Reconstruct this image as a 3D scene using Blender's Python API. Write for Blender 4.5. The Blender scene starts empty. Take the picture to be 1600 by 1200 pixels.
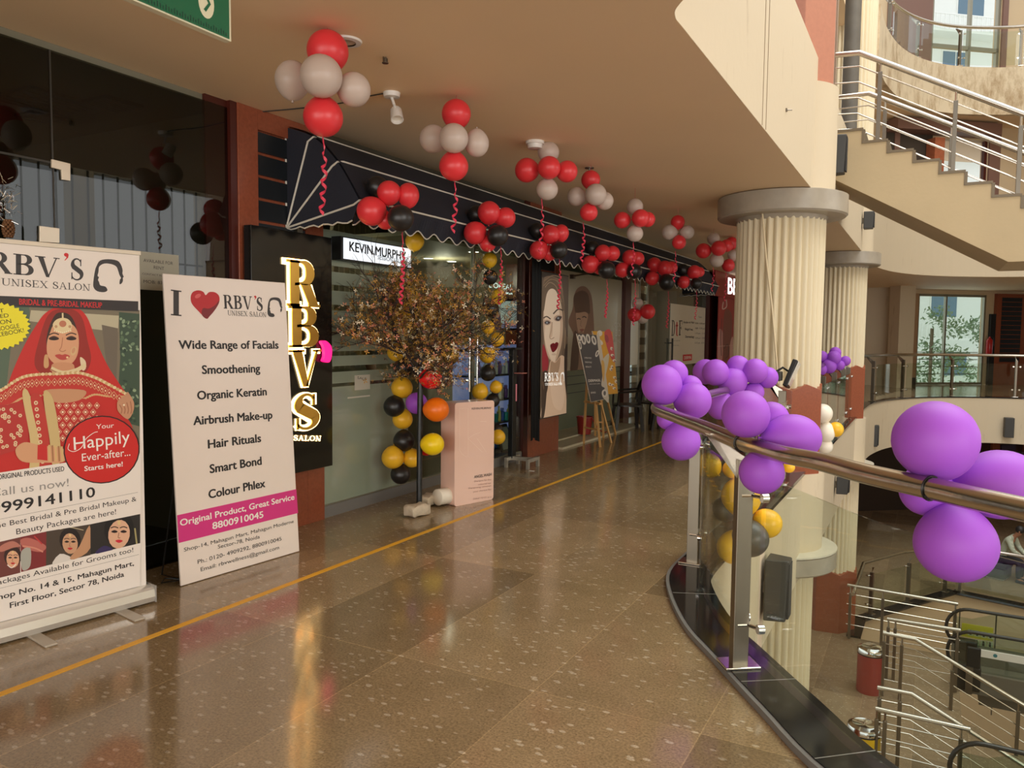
import bpy, bmesh, math, random
from mathutils import Vector, Matrix
from mathutils.geometry import tessellate_polygon
R = math.radians
SC = bpy.context.scene
COL = SC.collection
random.seed(7)

# ------------------------------------------------------------------ camera, world, light
FPX, H = 1200.0, 1.6
PITCH, ROLL, YAW = math.atan(79/1200.0), R(0.63), R(28.5446)
def cam_basis():
    w = Vector((-math.sin(YAW)*math.cos(PITCH), math.cos(YAW)*math.cos(PITCH), -math.sin(PITCH)))
    r0 = Vector((math.cos(YAW), math.sin(YAW), 0)); u0 = r0.cross(w)
    r = math.cos(ROLL)*r0 + math.sin(ROLL)*u0; u = -math.sin(ROLL)*r0 + math.cos(ROLL)*u0
    return r, u, w
CR, CU, CW = cam_basis()
CP = Vector((0, 0, H))
cam = bpy.data.cameras.new('camera'); camo = bpy.data.objects.new('camera', cam); COL.objects.link(camo)
cam.sensor_width = 36; cam.lens = 36*FPX/1600; cam.clip_end = 300; cam.clip_start = 0.05
camo.matrix_world = Matrix(((CR.x, CU.x, -CW.x, 0), (CR.y, CU.y, -CW.y, 0), (CR.z, CU.z, -CW.z, H), (0, 0, 0, 1)))
SC.camera = camo
SC.view_settings.view_transform = 'Standard'; SC.view_settings.look = 'None'
SC.view_settings.gamma = 1; SC.view_settings.use_curve_mapping = False
SC.view_settings.exposure = 0.1
SC.cycles.max_bounces = 8; SC.cycles.diffuse_bounces = 5; SC.cycles.glossy_bounces = 4
SC.cycles.transparent_max_bounces = 24; SC.cycles.transmission_bounces = 4
SC.cycles.use_denoising = True; SC.cycles.caustics_reflective = False; SC.cycles.caustics_refractive = False
SC.cycles.sample_clamp_indirect = 6

world = bpy.data.worlds.new('overcast_sky'); SC.world = world; world.use_nodes = True
bg = world.node_tree.nodes['Background']
bg.inputs[0].default_value = (0.93, 0.97, 1.0, 1); bg.inputs[1].default_value = 1.25

def area(name, loc, size, power, color, target):
    l = bpy.data.lights.new(name, 'AREA'); l.shape = 'RECTANGLE'; l.size, l.size_y = size; l.energy = power; l.color = color
    o = bpy.data.objects.new(name, l); COL.objects.link(o); o.location = loc
    o.rotation_euler = (Vector(target)-Vector(loc)).to_track_quat('-Z', 'Y').to_euler(); return o
# daylight through the atrium's roof glazing and the side window, plus added fill lamps
area('roof_daylight', (5, 10, 13.5), (9, 20), 2600, (1, .97, .92), (4.0, 10, 0))
area('rear_fill', (-.5, -7.9, 1.7), (15, 3.0), 640, (1, .95, .88), (-.5, 6, 1.7))  # added fill from behind the camera, brightens floor and ceiling
area('near_side_fill', (9.4, -1.5, 3.0), (7.5, 4.6), 620, (1, .97, .93), (-4, 1.5, 1.2))  # added fill out of view, lights the banners from the front
area('side_window_daylight', (9.4, 12.1, 3.0), (6.2, 4.6), 130, (.97, .98, 1), (-2, 11, 1.65))

# ------------------------------------------------------------------ pixel helpers: a photo point on a plane of the place
def ray(u, v): return CW + CR*((u-800)/FPX) - CU*((v-600)/FPX)
def onX(u, v, x): d = ray(u, v); return CP + d*(x/d.x)
def onY(u, v, y): d = ray(u, v); return CP + d*(y/d.y)
def onZ(u, v, z): d = ray(u, v); return CP + d*((z-H)/d.z)
def atD(u, v, D): return CP + ray(u, v)*D
class Fr:
    """flat frame: origin, unit x, unit y; n = outward normal"""
    def __init__(s, o, x, y):
        s.o = Vector(o); s.x = Vector(x).normalized(); s.y = Vector(y).normalized(); s.n = s.x.cross(s.y).normalized()
    def w(s, a, b, d=0.0): return s.o + s.x*a + s.y*b + s.n*d
    def px(s, u, v):
        r = ray(u, v); t = (s.o-CP).dot(s.n)/r.dot(s.n); p = CP + r*t - s.o
        return p.dot(s.x), p.dot(s.y)
def srgb(r, g, b):
    f = lambda c: (c/255/12.92) if c/255 <= .04045 else ((c/255+.055)/1.055)**2.4
    return (f(r), f(g), f(b))

# ------------------------------------------------------------------ materials
MATS = {}
def mat(name, col=(.5,.5,.5), rough=.5, metal=0, emit=None, es=1.0, trans=0, spec=.5, bump=0, bscale=20, var=0, vscale=3, coat=0, sss=0, alpha=1):
    if name in MATS: return MATS[name]
    m = bpy.data.materials.new(name); m.use_nodes = True; nt = m.node_tree; b = nt.nodes['Principled BSDF']
    b.inputs['Base Color'].default_value = (*col, 1); b.inputs['Roughness'].default_value = rough; b.inputs['Metallic'].default_value = metal
    b.inputs['Specular IOR Level'].default_value = spec; b.inputs['Transmission Weight'].default_value = trans
    b.inputs['Coat Weight'].default_value = coat; b.inputs['Alpha'].default_value = alpha
    if sss:
        b.inputs['Subsurface Weight'].default_value = sss; b.inputs['Subsurface Radius'].default_value = (.1,.1,.1); b.inputs['Subsurface Scale'].default_value = .3
    if emit: b.inputs['Emission Color'].default_value = (*emit, 1); b.inputs['Emission Strength'].default_value = es
    if var or bump:
        tc = nt.nodes.new('ShaderNodeTexCoord')
    if var:
        n = nt.nodes.new('ShaderNodeTexNoise'); n.inputs['Scale'].default_value = vscale; n.inputs['Detail'].default_value = 5
        nt.links.new(tc.outputs['Object'], n.inputs['Vector'])
        mx = nt.nodes.new('ShaderNodeMix'); mx.data_type = 'RGBA'
        mx.inputs[6].default_value = (*[c*(1-var) for c in col], 1); mx.inputs[7].default_value = (*[min(1, c*(1+var)) for c in col], 1)
        nt.links.new(n.outputs['Fac'], mx.inputs[0]); nt.links.new(mx.outputs[2], b.inputs['Base Color'])
    if bump:
        n2 = nt.nodes.new('ShaderNodeTexNoise'); n2.inputs['Scale'].default_value = bscale; n2.inputs['Detail'].default_value = 4
        nt.links.new(tc.outputs['Object'], n2.inputs['Vector'])
        bp = nt.nodes.new('ShaderNodeBump'); bp.inputs['Strength'].default_value = bump; bp.inputs['Distance'].default_value = .02
        nt.links.new(n2.outputs['Fac'], bp.inputs['Height']); nt.links.new(bp.outputs['Normal'], b.inputs['Normal'])
    MATS[name] = m; return m
def glassmat(name, tint, refl=.06, ior=1.45, frost=0, mixfrost=0, fcol=(.5,.6,.55), rgh=0.0):
    """architectural pane: clear tint + fresnel reflection, partly frosted film"""
    m = bpy.data.materials.new(name); m.use_nodes = True; nt = m.node_tree; nt.nodes.clear()
    out = nt.nodes.new('ShaderNodeOutputMaterial'); tr = nt.nodes.new('ShaderNodeBsdfTransparent'); gl = nt.nodes.new('ShaderNodeBsdfGlossy')
    fr = nt.nodes.new('ShaderNodeFresnel'); fr.inputs[0].default_value = ior
    tr.inputs[0].default_value = (*tint, 1); gl.inputs['Roughness'].default_value = rgh
    ad = nt.nodes.new('ShaderNodeMath'); ad.operation = 'ADD'; ad.inputs[1].default_value = refl; ad.use_clamp = True
    ge = nt.nodes.new('ShaderNodeNewGeometry'); mr = nt.nodes.new('ShaderNodeMapRange')   # same reflectance from either side of the pane
    mr.inputs['To Min'].default_value = ior; mr.inputs['To Max'].default_value = 1/ior
    nt.links.new(ge.outputs['Backfacing'], mr.inputs['Value']); nt.links.new(mr.outputs[0], fr.inputs[0])
    nt.links.new(fr.outputs[0], ad.inputs[0])
    mx = nt.nodes.new('ShaderNodeMixShader'); nt.links.new(ad.outputs[0], mx.inputs[0])
    base = tr
    if mixfrost:
        df = nt.nodes.new('ShaderNodeBsdfDiffuse'); df.inputs[0].default_value = (*fcol, 1)
        m2 = nt.nodes.new('ShaderNodeMixShader'); m2.inputs[0].default_value = mixfrost
        nt.links.new(tr.outputs[0], m2.inputs[1]); nt.links.new(df.outputs[0], m2.inputs[2]); base = m2
    nt.links.new(base.outputs[0], mx.inputs[1]); nt.links.new(gl.outputs[0], mx.inputs[2]); nt.links.new(mx.outputs[0], out.inputs[0])
    MATS[name] = m; return m
def printmat():
    m = bpy.data.materials.new('printed_film'); m.use_nodes = True; nt = m.node_tree; b = nt.nodes['Principled BSDF']
    a = nt.nodes.new('ShaderNodeAttribute'); a.attribute_name = 'Col'
    nt.links.new(a.outputs['Color'], b.inputs['Base Color']); b.inputs['Roughness'].default_value = .45
    MATS['print'] = m; return m
def litprint():
    m = bpy.data.materials.new('backlit_print'); m.use_nodes = True; nt = m.node_tree; b = nt.nodes['Principled BSDF']
    a = nt.nodes.new('ShaderNodeAttribute'); a.attribute_name = 'Col'
    nt.links.new(a.outputs['Color'], b.inputs['Base Color']); nt.links.new(a.outputs['Color'], b.inputs['Emission Color'])
    b.inputs['Emission Strength'].default_value = .22; b.inputs['Roughness'].default_value = .4
    MATS['litprint'] = m; return m
def terrazzo(name, c1, c2, tile=(1.5, .75), rough=.16, mort=(.5,.41,.29)):
    m = bpy.data.materials.new(name); m.use_nodes = True; nt = m.node_tree; b = nt.nodes['Principled BSDF']; N = nt.nodes.new; L = nt.links.new
    tc = N('ShaderNodeTexCoord')
    mp = N('ShaderNodeMapping'); mp.inputs['Rotation'].default_value = (0, 0, R(90)); L(tc.outputs['Object'], mp.inputs[0])
    br = N('ShaderNodeTexBrick'); br.offset = 0; br.inputs['Scale'].default_value = 1; br.inputs['Brick Width'].default_value = tile[0]; br.inputs['Row Height'].default_value = tile[1]
    br.inputs['Mortar Size'].default_value = .003; br.inputs['Color1'].default_value = (.72,.72,.72,1); br.inputs['Color2'].default_value = (1.12,1.12,1.12,1); br.inputs['Mortar'].default_value = (1.35,1.35,1.3,1)
    L(mp.outputs[0], br.inputs['Vector'])
    n = N('ShaderNodeTexNoise'); n.inputs['Scale'].default_value = 3.5; n.inputs['Detail'].default_value = 8; n.inputs['Roughness'].default_value = .7; L(tc.outputs['Object'], n.inputs['Vector'])
    cr = N('ShaderNodeMix'); cr.data_type = 'RGBA'; cr.inputs[6].default_value = (*c1, 1); cr.inputs[7].default_value = (*c2, 1); L(n.outputs['Fac'], cr.inputs[0])
    mc = N('ShaderNodeMapping'); mc.inputs['Rotation'].default_value = (0,0,R(-28)); mc.inputs['Scale'].default_value = (1,1.9,1); L(tc.outputs['Object'], mc.inputs[0])
    v = N('ShaderNodeTexVoronoi'); v.inputs['Scale'].default_value = 17; v.inputs['Randomness'].default_value = 1; L(mc.outputs[0], v.inputs['Vector'])
    vd = N('ShaderNodeTexVoronoi'); vd.inputs['Scale'].default_value = 60; L(tc.outputs['Object'], vd.inputs['Vector'])
    rd = N('ShaderNodeValToRGB'); rd.color_ramp.elements[0].position = .08; rd.color_ramp.elements[1].position = .2; rd.color_ramp.elements[0].color = (.45,.42,.4,1); rd.color_ramp.elements[1].color = (1,1,1,1); L(vd.outputs['Distance'], rd.inputs[0])
    rp = N('ShaderNodeValToRGB'); rp.color_ramp.elements[0].position = .25; rp.color_ramp.elements[1].position = .33
    rp.color_ramp.elements[0].color = (1,1,1,1); rp.color_ramp.elements[1].color = (0,0,0,1); L(v.outputs['Distance'], rp.inputs[0])
    n3 = N('ShaderNodeTexNoise'); n3.inputs['Scale'].default_value = 6; L(tc.outputs['Object'], n3.inputs['Vector'])
    sp_ = N('ShaderNodeSeparateColor'); L(v.outputs['Color'], sp_.inputs[0]); gt = N('ShaderNodeMath'); gt.operation = 'GREATER_THAN'; gt.inputs[1].default_value = .66; L(sp_.outputs[0], gt.inputs[0])
    mm = N('ShaderNodeMath'); mm.operation = 'MULTIPLY'; L(rp.outputs[0], mm.inputs[0]); L(gt.outputs[0], mm.inputs[1])
    mx = N('ShaderNodeMix'); mx.data_type = 'RGBA'; mx.inputs[7].default_value = (*mort, 1); L(mm.outputs[0], mx.inputs[0]); L(cr.outputs[2], mx.inputs[6])
    n4 = N('ShaderNodeTexNoise'); n4.inputs['Scale'].default_value = 90; n4.inputs['Detail'].default_value = 3; L(tc.outputs['Object'], n4.inputs['Vector'])
    r4 = N('ShaderNodeValToRGB'); r4.color_ramp.elements[0].position = .38; r4.color_ramp.elements[1].position = .62; r4.color_ramp.elements[0].color = (.8,.79,.78,1); r4.color_ramp.elements[1].color = (1.14,1.13,1.1,1)
    L(n4.outputs['Fac'], r4.inputs[0])
    mu = N('ShaderNodeMix'); mu.data_type = 'RGBA'; mu.blend_type = 'MULTIPLY'; mu.inputs[0].default_value = 1; L(mx.outputs[2], mu.inputs[6]); L(r4.outputs[0], mu.inputs[7])
    m2 = N('ShaderNodeMix'); m2.data_type = 'RGBA'; m2.blend_type = 'MULTIPLY'; m2.inputs[0].default_value = 1; L(mu.outputs[2], m2.inputs[6]); L(br.outputs['Color'], m2.inputs[7]); m3 = N('ShaderNodeMix'); m3.data_type = 'RGBA'; m3.blend_type = 'MULTIPLY'; m3.inputs[0].default_value = 1; L(m2.outputs[2], m3.inputs[6]); L(rd.outputs[0], m3.inputs[7])
    L(m3.outputs[2], b.inputs['Base Color']); b.inputs['Roughness'].default_value = rough; b.inputs['Specular IOR Level'].default_value = .7
    MATS[name] = m; return m

def streaked(name, base, dirt, thr=(.60,.78)):
    m = mat(name, base, .62, bump=.08, bscale=12); nt = m.node_tree; N = nt.nodes.new; L = nt.links.new
    tc = N('ShaderNodeTexCoord'); mp = N('ShaderNodeMapping'); mp.inputs['Scale'].default_value = (3.2, 3.2, .55); L(tc.outputs['Object'], mp.inputs[0])
    n = N('ShaderNodeTexNoise'); n.inputs['Scale'].default_value = 1.5; n.inputs['Detail'].default_value = 9; n.inputs['Roughness'].default_value = .7; L(mp.outputs[0], n.inputs['Vector'])
    r = N('ShaderNodeValToRGB'); r.color_ramp.elements[0].position = thr[0]; r.color_ramp.elements[1].position = thr[1]
    r.color_ramp.elements[0].color = (*base, 1); r.color_ramp.elements[1].color = (*dirt, 1)
    L(n.outputs['Fac'], r.inputs[0]); L(r.outputs[0], nt.nodes['Principled BSDF'].inputs['Base Color']); return m
cream = streaked('cream_paint', srgb(206,190,162), srgb(164,142,110))
def stain_cream():
    m = mat('stained_cream_paint', srgb(226,203,165), .65, bump=.1, bscale=10); nt = m.node_tree; N = nt.nodes.new; L = nt.links.new
    tc = N('ShaderNodeTexCoord'); mp = N('ShaderNodeMapping'); mp.inputs['Scale'].default_value = (1.2, 1.2, .5); L(tc.outputs['Object'], mp.inputs[0])
    n = N('ShaderNodeTexNoise'); n.inputs['Scale'].default_value = 1.6; n.inputs['Detail'].default_value = 9; n.inputs['Roughness'].default_value = .75; L(mp.outputs[0], n.inputs['Vector'])
    r = N('ShaderNodeValToRGB'); r.color_ramp.elements[0].position = .48; r.color_ramp.elements[1].position = .66
    r.color_ramp.elements[0].color = (*srgb(216,198,166), 1); r.color_ramp.elements[1].color = (*srgb(164,136,98), 1)
    L(n.outputs['Fac'], r.inputs[0]); L(r.outputs[0], nt.nodes['Principled BSDF'].inputs['Base Color']); return m
creamS = stain_cream()
ceilm = mat('ceiling_paint', srgb(240,212,172), .6, var=.05, vscale=.8)
stairm = mat('stair_plaster', srgb(186,166,130), .6, var=.1, vscale=2, bump=.08)
redst = mat('red_granite', srgb(142,76,52), .22, var=.22, vscale=45, coat=.2)
redst2 = mat('red_tile_upper', srgb(182,122,100), .3, var=.12, vscale=20)
maroon = mat('maroon_frame', srgb(72,24,14), .35)
slatm = mat('dark_slat', srgb(26,30,34), .35)
blackm = mat('black_paint', (.006,.006,.006), .4)
blackgl = mat('black_acrylic', (.008,.007,.006), .12)
kerbm = mat('black_granite', (.012,.012,.013), .08, var=.5, vscale=120)
kerbrim = mat('grey_edge_rubber', (.18,.17,.16), .6)
steel = mat('brushed_steel', (.55,.5,.43), .24, metal=1, bump=.02, bscale=60)
steeld = mat('satin_post_steel', (.22,.19,.15), .36, metal=1)
chrome = mat('bright_chrome', (.8,.78,.75), .12, metal=1)
concrete = mat('grey_marble', srgb(158,148,132), .35, var=.25, vscale=6)
marblet = mat('pale_marble_top', srgb(205,198,180), .35, var=.12, vscale=7)
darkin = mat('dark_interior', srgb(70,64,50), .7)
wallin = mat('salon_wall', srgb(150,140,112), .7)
whitep = mat('white_plastic', (.78,.75,.7), .35)
greenglass = glassmat('green_tinted_glass', (.84,.9,.86), .03)
leftglass = glassmat('dark_shop_glass', (.42,.43,.37), .02, ior=1.38)
clearglass = glassmat('clear_glass', (.86,.92,.88), .02)
frostglass = glassmat('frosted_glass', (.55,.62,.56), .05, mixfrost=.72, fcol=srgb(172,184,164))
railglass = glassmat('rail_glass', (.91,.945,.9), .0, ior=1.35)
PRINT = printmat(); LIT = litprint()
floorm = terrazzo('terrazzo_floor', srgb(130,110,80), srgb(170,146,112), rough=.12)
floorlow = terrazzo('lower_terrazzo', srgb(138,118,94), srgb(176,152,122), rough=.22)

# ------------------------------------------------------------------ mesh builder
ORG = {}
class MB:
    def __init__(s): s.v = []; s.f = []; s.m = []; s.c = []; s.cur = 0; s.col = (1,1,1)
    def add(s, vs, fs, mi=None):
        b = len(s.v); s.v += [Vector(p) for p in vs]
        for f in fs: s.f.append([b+i for i in f]); s.m.append(s.cur if mi is None else mi); s.c.append(s.col)
        return s
    def quad(s, a, b, c, d): return s.add([a,b,c,d], [(0,1,2,3)])
    def box(s, lo, hi):
        x0,y0,z0 = lo; x1,y1,z1 = hi
        return s.add([(x0,y0,z0),(x1,y0,z0),(x1,y1,z0),(x0,y1,z0),(x0,y0,z1),(x1,y0,z1),(x1,y1,z1),(x0,y1,z1)],
              [(3,2,1,0),(4,5,6,7),(0,1,5,4),(1,2,6,5),(2,3,7,6),(3,0,4,7)])
    def fbox(s, fr, a0, a1, b0, b1, d0, d1):
        P = [fr.w(a,b,d) for d in (d0,d1) for (a,b) in ((a0,b0),(a1,b0),(a1,b1),(a0,b1))]
        return s.add(P, [(3,2,1,0),(4,5,6,7),(0,1,5,4),(1,2,6,5),(2,3,7,6),(3,0,4,7)])
    def bar(s, p, q, w, h=None, up=(0,0,1)):
        p = Vector(p); q = Vector(q); h = h or w; d = (q-p).normalized(); up = Vector(up)
        if abs(d.dot(up)) > .98: up = Vector((0,1,0))
        a = d.cross(up).normalized(); b = a.cross(d).normalized()
        P = [c + a*(sx*w/2) + b*(sy*h/2) for c in (p,q) for sx,sy in ((-1,-1),(1,-1),(1,1),(-1,1))]
        return s.add(P, [(3,2,1,0),(4,5,6,7),(0,1,5,4),(1,2,6,5),(2,3,7,6),(3,0,4,7)])
    def tube(s, pts, r, seg=10, closed=False, rs=None):
        pts = [Vector(p) for p in pts]; n = len(pts); V = []; F = []; prev = None
        for i, p in enumerate(pts):
            t = (pts[(i+1)%n]-pts[i-1]) if closed else (pts[min(i+1,n-1)]-pts[max(i-1,0)])
            t.normalize()
            if prev is None: a = t.orthogonal().normalized()
            else: a = (prev - t*prev.dot(t)).normalized()
            prev = a; b = t.cross(a); rr = rs[i] if rs else r
            V += [p + (a*math.cos(2*math.pi*k/seg) + b*math.sin(2*math.pi*k/seg))*rr for k in range(seg)]
        for i in range(n if closed else n-1):
            for k in range(seg):
                j = (i+1)%n; F.append((i*seg+k, i*seg+(k+1)%seg, j*seg+(k+1)%seg, j*seg+k))
        if not closed: F += [tuple(range(seg))[::-1], tuple((n-1)*seg+k for k in range(seg))]
        return s.add(V, F)
    def lathe(s, prof, c, seg=32, axis=None, a0=0, a1=2*math.pi):
        c = Vector(c); ax = Vector(axis or (0,0,1)).normalized(); e1 = ax.orthogonal().normalized() if axis else Vector((1,0,0)); e2 = ax.cross(e1)
        V = []; F = []; n = len(prof)
        for k in range(seg):
            a = a0 + (a1-a0)*k/seg
            for r, z in prof: V.append(c + (e1*math.cos(a)+e2*math.sin(a))*r + ax*z)
        for k in range(seg):
            j = (k+1)%seg
            for i in range(n-1): F.append((k*n+i, j*n+i, j*n+i+1, k*n+i+1))
        return s.add(V, F)
    def prism(s, poly, z0, z1, fr=None):
        """polygon (a,b) in frame (default XY), between depths"""
        W = fr.w if fr else (lambda a,b,d: Vector((a,b,d)))
        n = len(poly); V = [W(a,b,z0) for a,b in poly] + [W(a,b,z1) for a,b in poly]
        T = tessellate_polygon([[Vector((a,b,0)) for a,b in poly]])
        F = []
        for t in T:
            A,B,C = [Vector((*poly[i],0)) for i in t]
            if (B-A).cross(C-A).z < 0: t = t[::-1]
            F.append(tuple(n+i for i in t)); F.append(tuple(t[::-1]))
        ar = sum(poly[i][0]*poly[(i+1)%n][1]-poly[(i+1)%n][0]*poly[i][1] for i in range(n))
        for i in range(n):
            j = (i+1)%n; q = (i,j,n+j,n+i); F.append(q if ar > 0 else q[::-1])
        return s.add(V, F)
    def flat(s, poly, fr, d):
        V = [fr.w(a,b,d) for a,b in poly]; T = tessellate_polygon([[Vector((a,b,0)) for a,b in poly]]); F = []
        for t in T:
            A,B,C = [Vector((*poly[i],0)) for i in t]
            F.append(tuple(t) if (B-A).cross(C-A).z >= 0 else tuple(t[::-1]))
        return s.add(V, F)
    def sphere(s, c, r, seg=16, rings=10, sc=(1,1,1)):
        V = [Vector((0,0,1))]; F = []
        for i in range(1, rings):
            th = math.pi*i/rings
            V += [Vector((math.sin(th)*math.cos(2*math.pi*k/seg), math.sin(th)*math.sin(2*math.pi*k/seg), math.cos(th))) for k in range(seg)]
        V.append(Vector((0,0,-1)))
        for k in range(seg): F.append((0, 1+k, 1+(k+1)%seg))
        for i in range(rings-2):
            for k in range(seg): a = 1+i*seg; F.append((a+k, a+seg+k, a+seg+(k+1)%seg, a+(k+1)%seg))
        e = len(V)-1; a = 1+(rings-2)*seg
        for k in range(seg): F.append((e, a+(k+1)%seg, a+k))
        c = Vector(c); return s.add([c+Vector((p.x*r*sc[0], p.y*r*sc[1], p.z*r*sc[2])) for p in V], F)
    def build(s, name, mats, parent=None, smooth=False, color=False, kind=None, label=None, bevel=0, angle=35):
        if not isinstance(mats, (list, tuple)): mats = [mats]
        me = bpy.data.meshes.new(name); org = ORG.get(parent.name, Vector()) if parent else Vector()
        me.from_pydata([tuple(p-org) for p in s.v], [], s.f)
        for m in mats: me.materials.append(m)
        for i, p in enumerate(me.polygons): p.material_index = min(s.m[i], len(mats)-1)
        if color:
            at = me.color_attributes.new('Col', 'FLOAT_COLOR', 'CORNER')
            for i, p in enumerate(me.polygons):
                for l in p.loop_indices: at.data[l].color = (*s.c[i], 1)
        me.update()
        if smooth:
            me.polygons.foreach_set('use_smooth', [True]*len(me.polygons))
            me.set_sharp_from_angle(angle=R(angle))
        o = bpy.data.objects.new(name, me); COL.objects.link(o)
        if parent: o.parent = parent; ORG[o.name] = org
        if kind: o['kind'] = kind
        if label: o['label'] = label
        if bevel:
            b = o.modifiers.new('bevel', 'BEVEL'); b.width = bevel; b.segments = 2; b.limit_method = 'ANGLE'
        return o
def thing(name, label, cat, loc, group=None):
    o = bpy.data.objects.new(name, None); COL.objects.link(o); o.location = loc; ORG[o.name] = Vector(loc)
    o.empty_display_size = .1; o['label'] = label; o['category'] = cat
    if group: o['group'] = group
    return o
def tag(o, label, cat, group=None):
    o['label'] = label; o['category'] = cat
    if group: o['group'] = group
    return o
def st(mb, name, mats, **k): return mb.build(name, mats, kind='structure', **k)

# ------------------------------------------------------------------ lettering
_fc = {}
def sans(txt, off=0):
    """(verts, faces, x0, x1, cap) of a line of sans text, flat at z 0"""
    txt_, txt = txt, (txt, off)
    if txt in _fc: return _fc[txt]
    cu = bpy.data.curves.new('t', 'FONT'); cu.body = txt_; cu.size = 1; cu.resolution_u = 3; cu.offset = off
    o = bpy.data.objects.new('t', cu); COL.objects.link(o)
    me = bpy.data.meshes.new_from_object(o.evaluated_get(bpy.context.evaluated_depsgraph_get()))
    V = [v.co.copy() for v in me.vertices]; F = [tuple(p.vertices) for p in me.polygons]
    bpy.data.objects.remove(o); bpy.data.curves.remove(cu); bpy.data.meshes.remove(me)
    xs = [v.x for v in V] or [0, 1]
    _fc[txt] = (V, F, min(xs), max(xs), .7); return _fc[txt]
def strip(pts, ws):
    L = []; Rr = []
    for i, p in enumerate(pts):
        a = pts[max(i-1,0)]; b = pts[min(i+1,len(pts)-1)]; dx, dy = b[0]-a[0], b[1]-a[1]; l = math.hypot(dx,dy) or 1
        nx, ny = -dy/l, dx/l; w = ws[i]/2 if isinstance(ws,(list,tuple)) else ws/2
        L.append((p[0]+nx*w, p[1]+ny*w)); Rr.append((p[0]-nx*w, p[1]-ny*w))
    return [[L[i], L[i+1], Rr[i+1], Rr[i]] for i in range(len(pts)-1)]
def arc(cx, cy, rx, ry, a0, a1, n=14): return [(cx+rx*math.cos(R(a0+(a1-a0)*i/n)), cy+ry*math.sin(R(a0+(a1-a0)*i/n))) for i in range(n+1)]
def rc(x0, y0, x1, y1): return [(x0,y0),(x1,y0),(x1,y1),(x0,y1)]
def glyph(ch, T=.19, t=.05, g=0):
    """high-contrast serif capital, cap height 1: (polygons, advance)"""
    T += g; t += g; sf = .09; P = []
    def stem(x, w=T, l=1, r=1, y0=0, y1=1):
        P.append(rc(x-w/2, y0, x+w/2, y1)); P.append(rc(x-w/2-sf*l-g/2, y0, x+w/2+sf*r+g/2, y0+t)); P.append(rc(x-w/2-sf*l-g/2, y1-t, x+w/2+sf*r+g/2, y1))
    def vary(a0, a1, n=14): return [t+(T-t)*abs(math.cos(R(a0+(a1-a0)*i/n)))**1.2 for i in range(n+1)]
    if ch == 'I': stem(.2); return P, .42
    if ch in 'RBPD':
        stem(.2, r=.2)
        if ch == 'D':
            P.extend(strip([(.2,1-t/2),(.36,1-t/2)]+arc(.36,.5,.36,.5-t/2,90,-90)+[(.2,t/2)], [t,t]+vary(90,-90)+[t])); return P, .86
        if ch == 'B':
            P.extend(strip([(.2,1-t/2),(.4,1-t/2)]+arc(.4,.76,.2,.24-t/2,90,-90)+[(.2,.52)], [t,t]+vary(90,-90)+[t]))
            P.extend(strip([(.2,.52),(.42,.52)]+arc(.42,.26+t/4,.24,.26-t/2,90,-90)+[(.2,t/2)], [t,t]+vary(90,-90)+[t])); return P, .8
        P.extend(strip([(.2,1-t/2),(.4,1-t/2)]+arc(.4,.74,.22,.26-t/2,90,-90)+[(.2,.48)], [t,t]+vary(90,-90)+[t]))
        if ch == 'R':
            P.append([(.36,.5),(.36+T*1.1,.5),(.84,t),(.84-T*1.1,t)]); P.append(rc(.84-T*1.15,0,.9,t)); return P, .9
        return P, .72
    if ch == 'V':
        P.append([(.08,1),(.08+T*1.1,1),(.46+T*.35,0),(.46-T*.3,0)]); P.append([(.8-t/2,1),(.8+t/2,1),(.46+t*.8,0),(.46-t*.2,0)])
        P.append(rc(-.02,1-t,.18+T,1)); P.append(rc(.68,1-t,.92,1)); return P, .92
    if ch == 'S':
        pts = arc(.34,.74,.22,.26-t/2,20,270,16)[:-1]; pts = [(x,y) for x,y in pts]
        ptb = arc(.34,.26,.24,.26-t/2,90,-160,16)
        mid = [(.34+.0,.5)]
        a = arc(.34,.745,.2,.255-t/2,25,215,14); b = arc(.33,.255,.24,.255-t/2,35,-160,14)
        path = a+b; n = len(path); ws = []
        for i in range(n):
            k = i/(n-1); ws.append(t+(T*1.15-t)*math.exp(-((k-.5)/.17)**2)+t*.2)
        P.extend(strip(path, ws)); P.append(rc(.5,.66,.5+t,.97)); P.append(rc(.08,.03,.08+t,.34)); return P, .66
    if ch == 'U': 
        P.append(rc(.1,.3,.1+T,1)); P.append(rc(0,1-t,.2+T,1)); P.append(rc(.7,.3,.7+t,1)); P.append(rc(.6,1-t,.85,1))
        P.extend(strip(arc(.72-(.72-.1-T/2)/2,.3,(.72-.1-T/2)/2,.3-t/2,180,360), [T-(T-t)*min(1,i/7) for i in range(15)])); return P, .9
    if ch == 'N':
        P.append(rc(.14,0,.14+t,1)); P.append(rc(0,0,.3,t)); P.append([(.05,1),(.05+T*1.2,1),(.72,0),(.72-T*.9,0)]); P.append(rc(.7,0,.7+t,1)); P.append(rc(.58,1-t,.88,1)); return P, .9
    if ch == 'E':
        stem(.2, r=.2); P += [rc(.2,1-t,.68,1), rc(.2,0,.7,t), rc(.2,.5-t/2,.5,.5+t/2), rc(.68-t,.75,.68,1), rc(.7-t,0,.7,.27), rc(.5-t/2,.38,.5+t/2,.62)]; return P, .78
    if ch == 'F':
        stem(.2, r=1); P += [rc(.2,1-t,.68,1), rc(.2,.5-t/2,.5,.5+t/2), rc(.68-t,.72,.68,1), rc(.5-t/2,.36,.5+t/2,.64)]; return P, .72
    if ch == 'L': stem(.2, r=.4); P += [rc(.2,0,.68,t), rc(.68-t,0,.68,.3)]; return P, .74
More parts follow.
